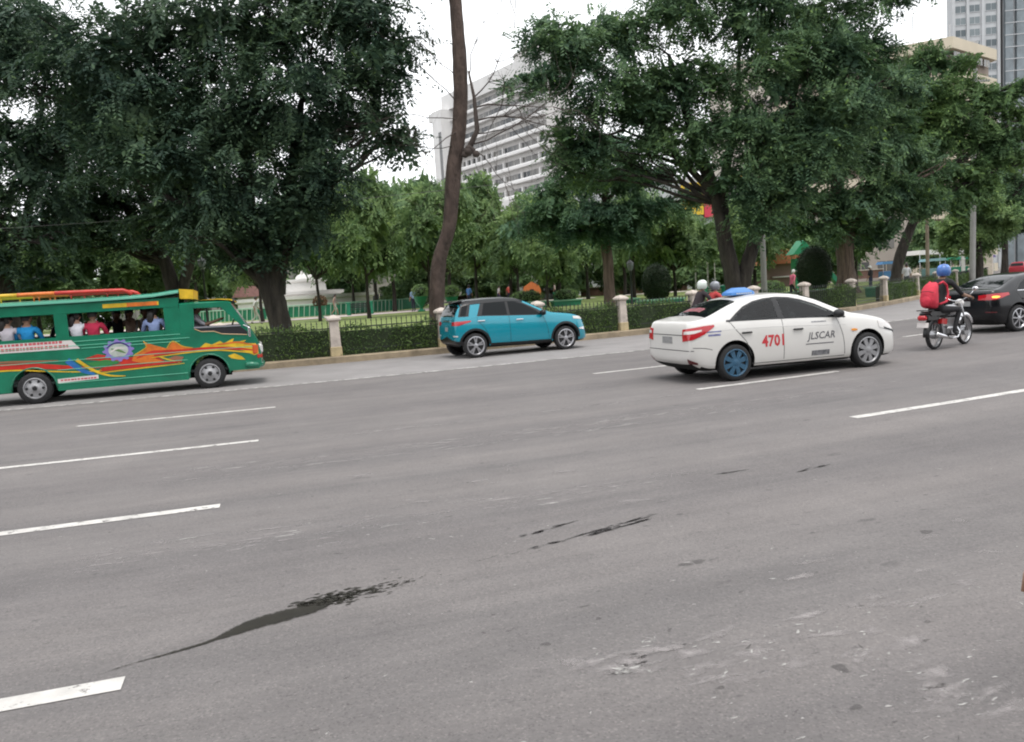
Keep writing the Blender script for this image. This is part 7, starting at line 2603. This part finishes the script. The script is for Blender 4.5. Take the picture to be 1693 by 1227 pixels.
park_person('woman in white sleeveless top walking right past the fountain railing', -14.2, 66.5, .1, 'walk', (.30, .26, .24), (.40, .36, .30), skin=1, hair='long', bare_legs=True, sleeve=False)
park_person('person in light blue top and dark trousers by the urn planter', -7.2, 62.0, 2.4, 'stand', (.24, .34, .50), (.02, .02, .04), skin=0, hair='long')
park_person('person in pink standing right of the urn planter', -6.4, 68.0, -.5, 'walk', (.55, .08, .20), (.40, .06, .14), skin=1)
park_person('person in bright blue shirt right of the bare trunk', -3.0, 64.0, 1.0, 'stand', (.10, .24, .52), (.03, .03, .06), skin=2)
park_person('person in white shirt walking between the jeepney and dark trunk', -15.9, 51.0, .3, 'walk', (.50, .50, .47), (.45, .44, .40), skin=0)
park_person('woman in pink top, white cap and black leggings beside the egg topiary', 15.0, 42.6, .3, 'walk', (.50, .12, .18), (.012, .012, .014), skin=1, hair='cap')
park_person('man in black with white cap right of the ribbed trunk', 23.6, 52.5, 2.2, 'stand', (.012, .012, .016), (.015, .02, .05), skin=2, hair='cap')
park_person('man in white shirt right of the man in black', 24.6, 49.8, 1.2, 'stand', (.52, .52, .54), (.03, .03, .04), skin=2)
park_person('person in red top far back behind the teal car roof', .2, 80.0, 1.5, 'stand', (.45, .08, .06), (.03, .03, .05), skin=1)
park_person('person in white far back left of the orange tent', -.9, 84.0, .5, 'walk', (.52, .50, .50), (.05, .05, .1), skin=0)
park_person('person in pale top sitting far back by the left wall', 5.2, 88.0, 3.0, 'stand', (.50, .40, .38), (.02, .02, .03), skin=1, hair='long')

# ------------------------------------------------------------------ unseen houses and trees behind the viewer, added to darken reflections
for k, (x, w, h, c, lab) in enumerate([(-52, 30, 8, (.30, .28, .26), 'grey shophouse added for car reflections, left of the viewer'), (-20, 34, 9, (.24, .23, .22), 'dark shophouse added for car reflections, right behind the viewer'), (17, 32, 8, (.32, .29, .25), 'tan shophouse added for car reflections, right of the viewer')]):
    t = thing('unseen_shophouse', lab, 'building', (x, -11.0 - k * .6, 0), 0, 'unseen shophouses added for reflections behind the viewer')
    bpart(t, 'wall', lambda q: q.box((w / 2, -5, h / 2), (w, 10, h)), mat('unseen_shophouse_wall_%d' % k, c, .9, var=.15, vscale=.3))
    bpart(t, 'canopy', lambda q: q.box((w / 2, 1.2, 3.3), (w - 1, 2.4, .25)), M_HOTD)
    for a in range(int(h // 3.6)):
        for b_ in range(int(w // 4)):
            put('window', BW, t, (2 + b_ * 4.0, .03, 1.7 + a * 3.6), math.pi, (1.2, 1, 1.5))
for k, x in enumerate((-26, -14, 16, 28)):  # tree copies added out of view to dim reflections and front light
    o = copy_tree(bush0)
    o['label'] = 'unseen tree added for car reflections, %s from the left behind the viewer' % ORD[k]
    o['group'] = 'unseen trees added for reflections behind the viewer'
    o.location = (x, -6.5, 0)
    o.scale = (1.1, 1.1, 1.4)
    o.rotation_euler = (0, 0, k * 1.1)

# bystander just outside the right edge; only the edge of a hand reaches into the picture
POSES['bystander'] = dict(hip=.93, lean=0, arm=[(.02, .24, 1.14), (.10, .25, .90)], arm2=[(.01, .225, 1.14), (.05, .285, .93)], knee=[(.02, .10, .50), (.02, .10, .50)], ank=[(-.03, .10, .07), (-.03, .10, .07)])
person('bystander at the right edge with only the edge of a hand showing', (1.634, 1.94, .05), math.pi / 2, 'bystander', (.12, .12, .14), (.04, .05, .08), 1, 'short', 1.0, fingers=True)
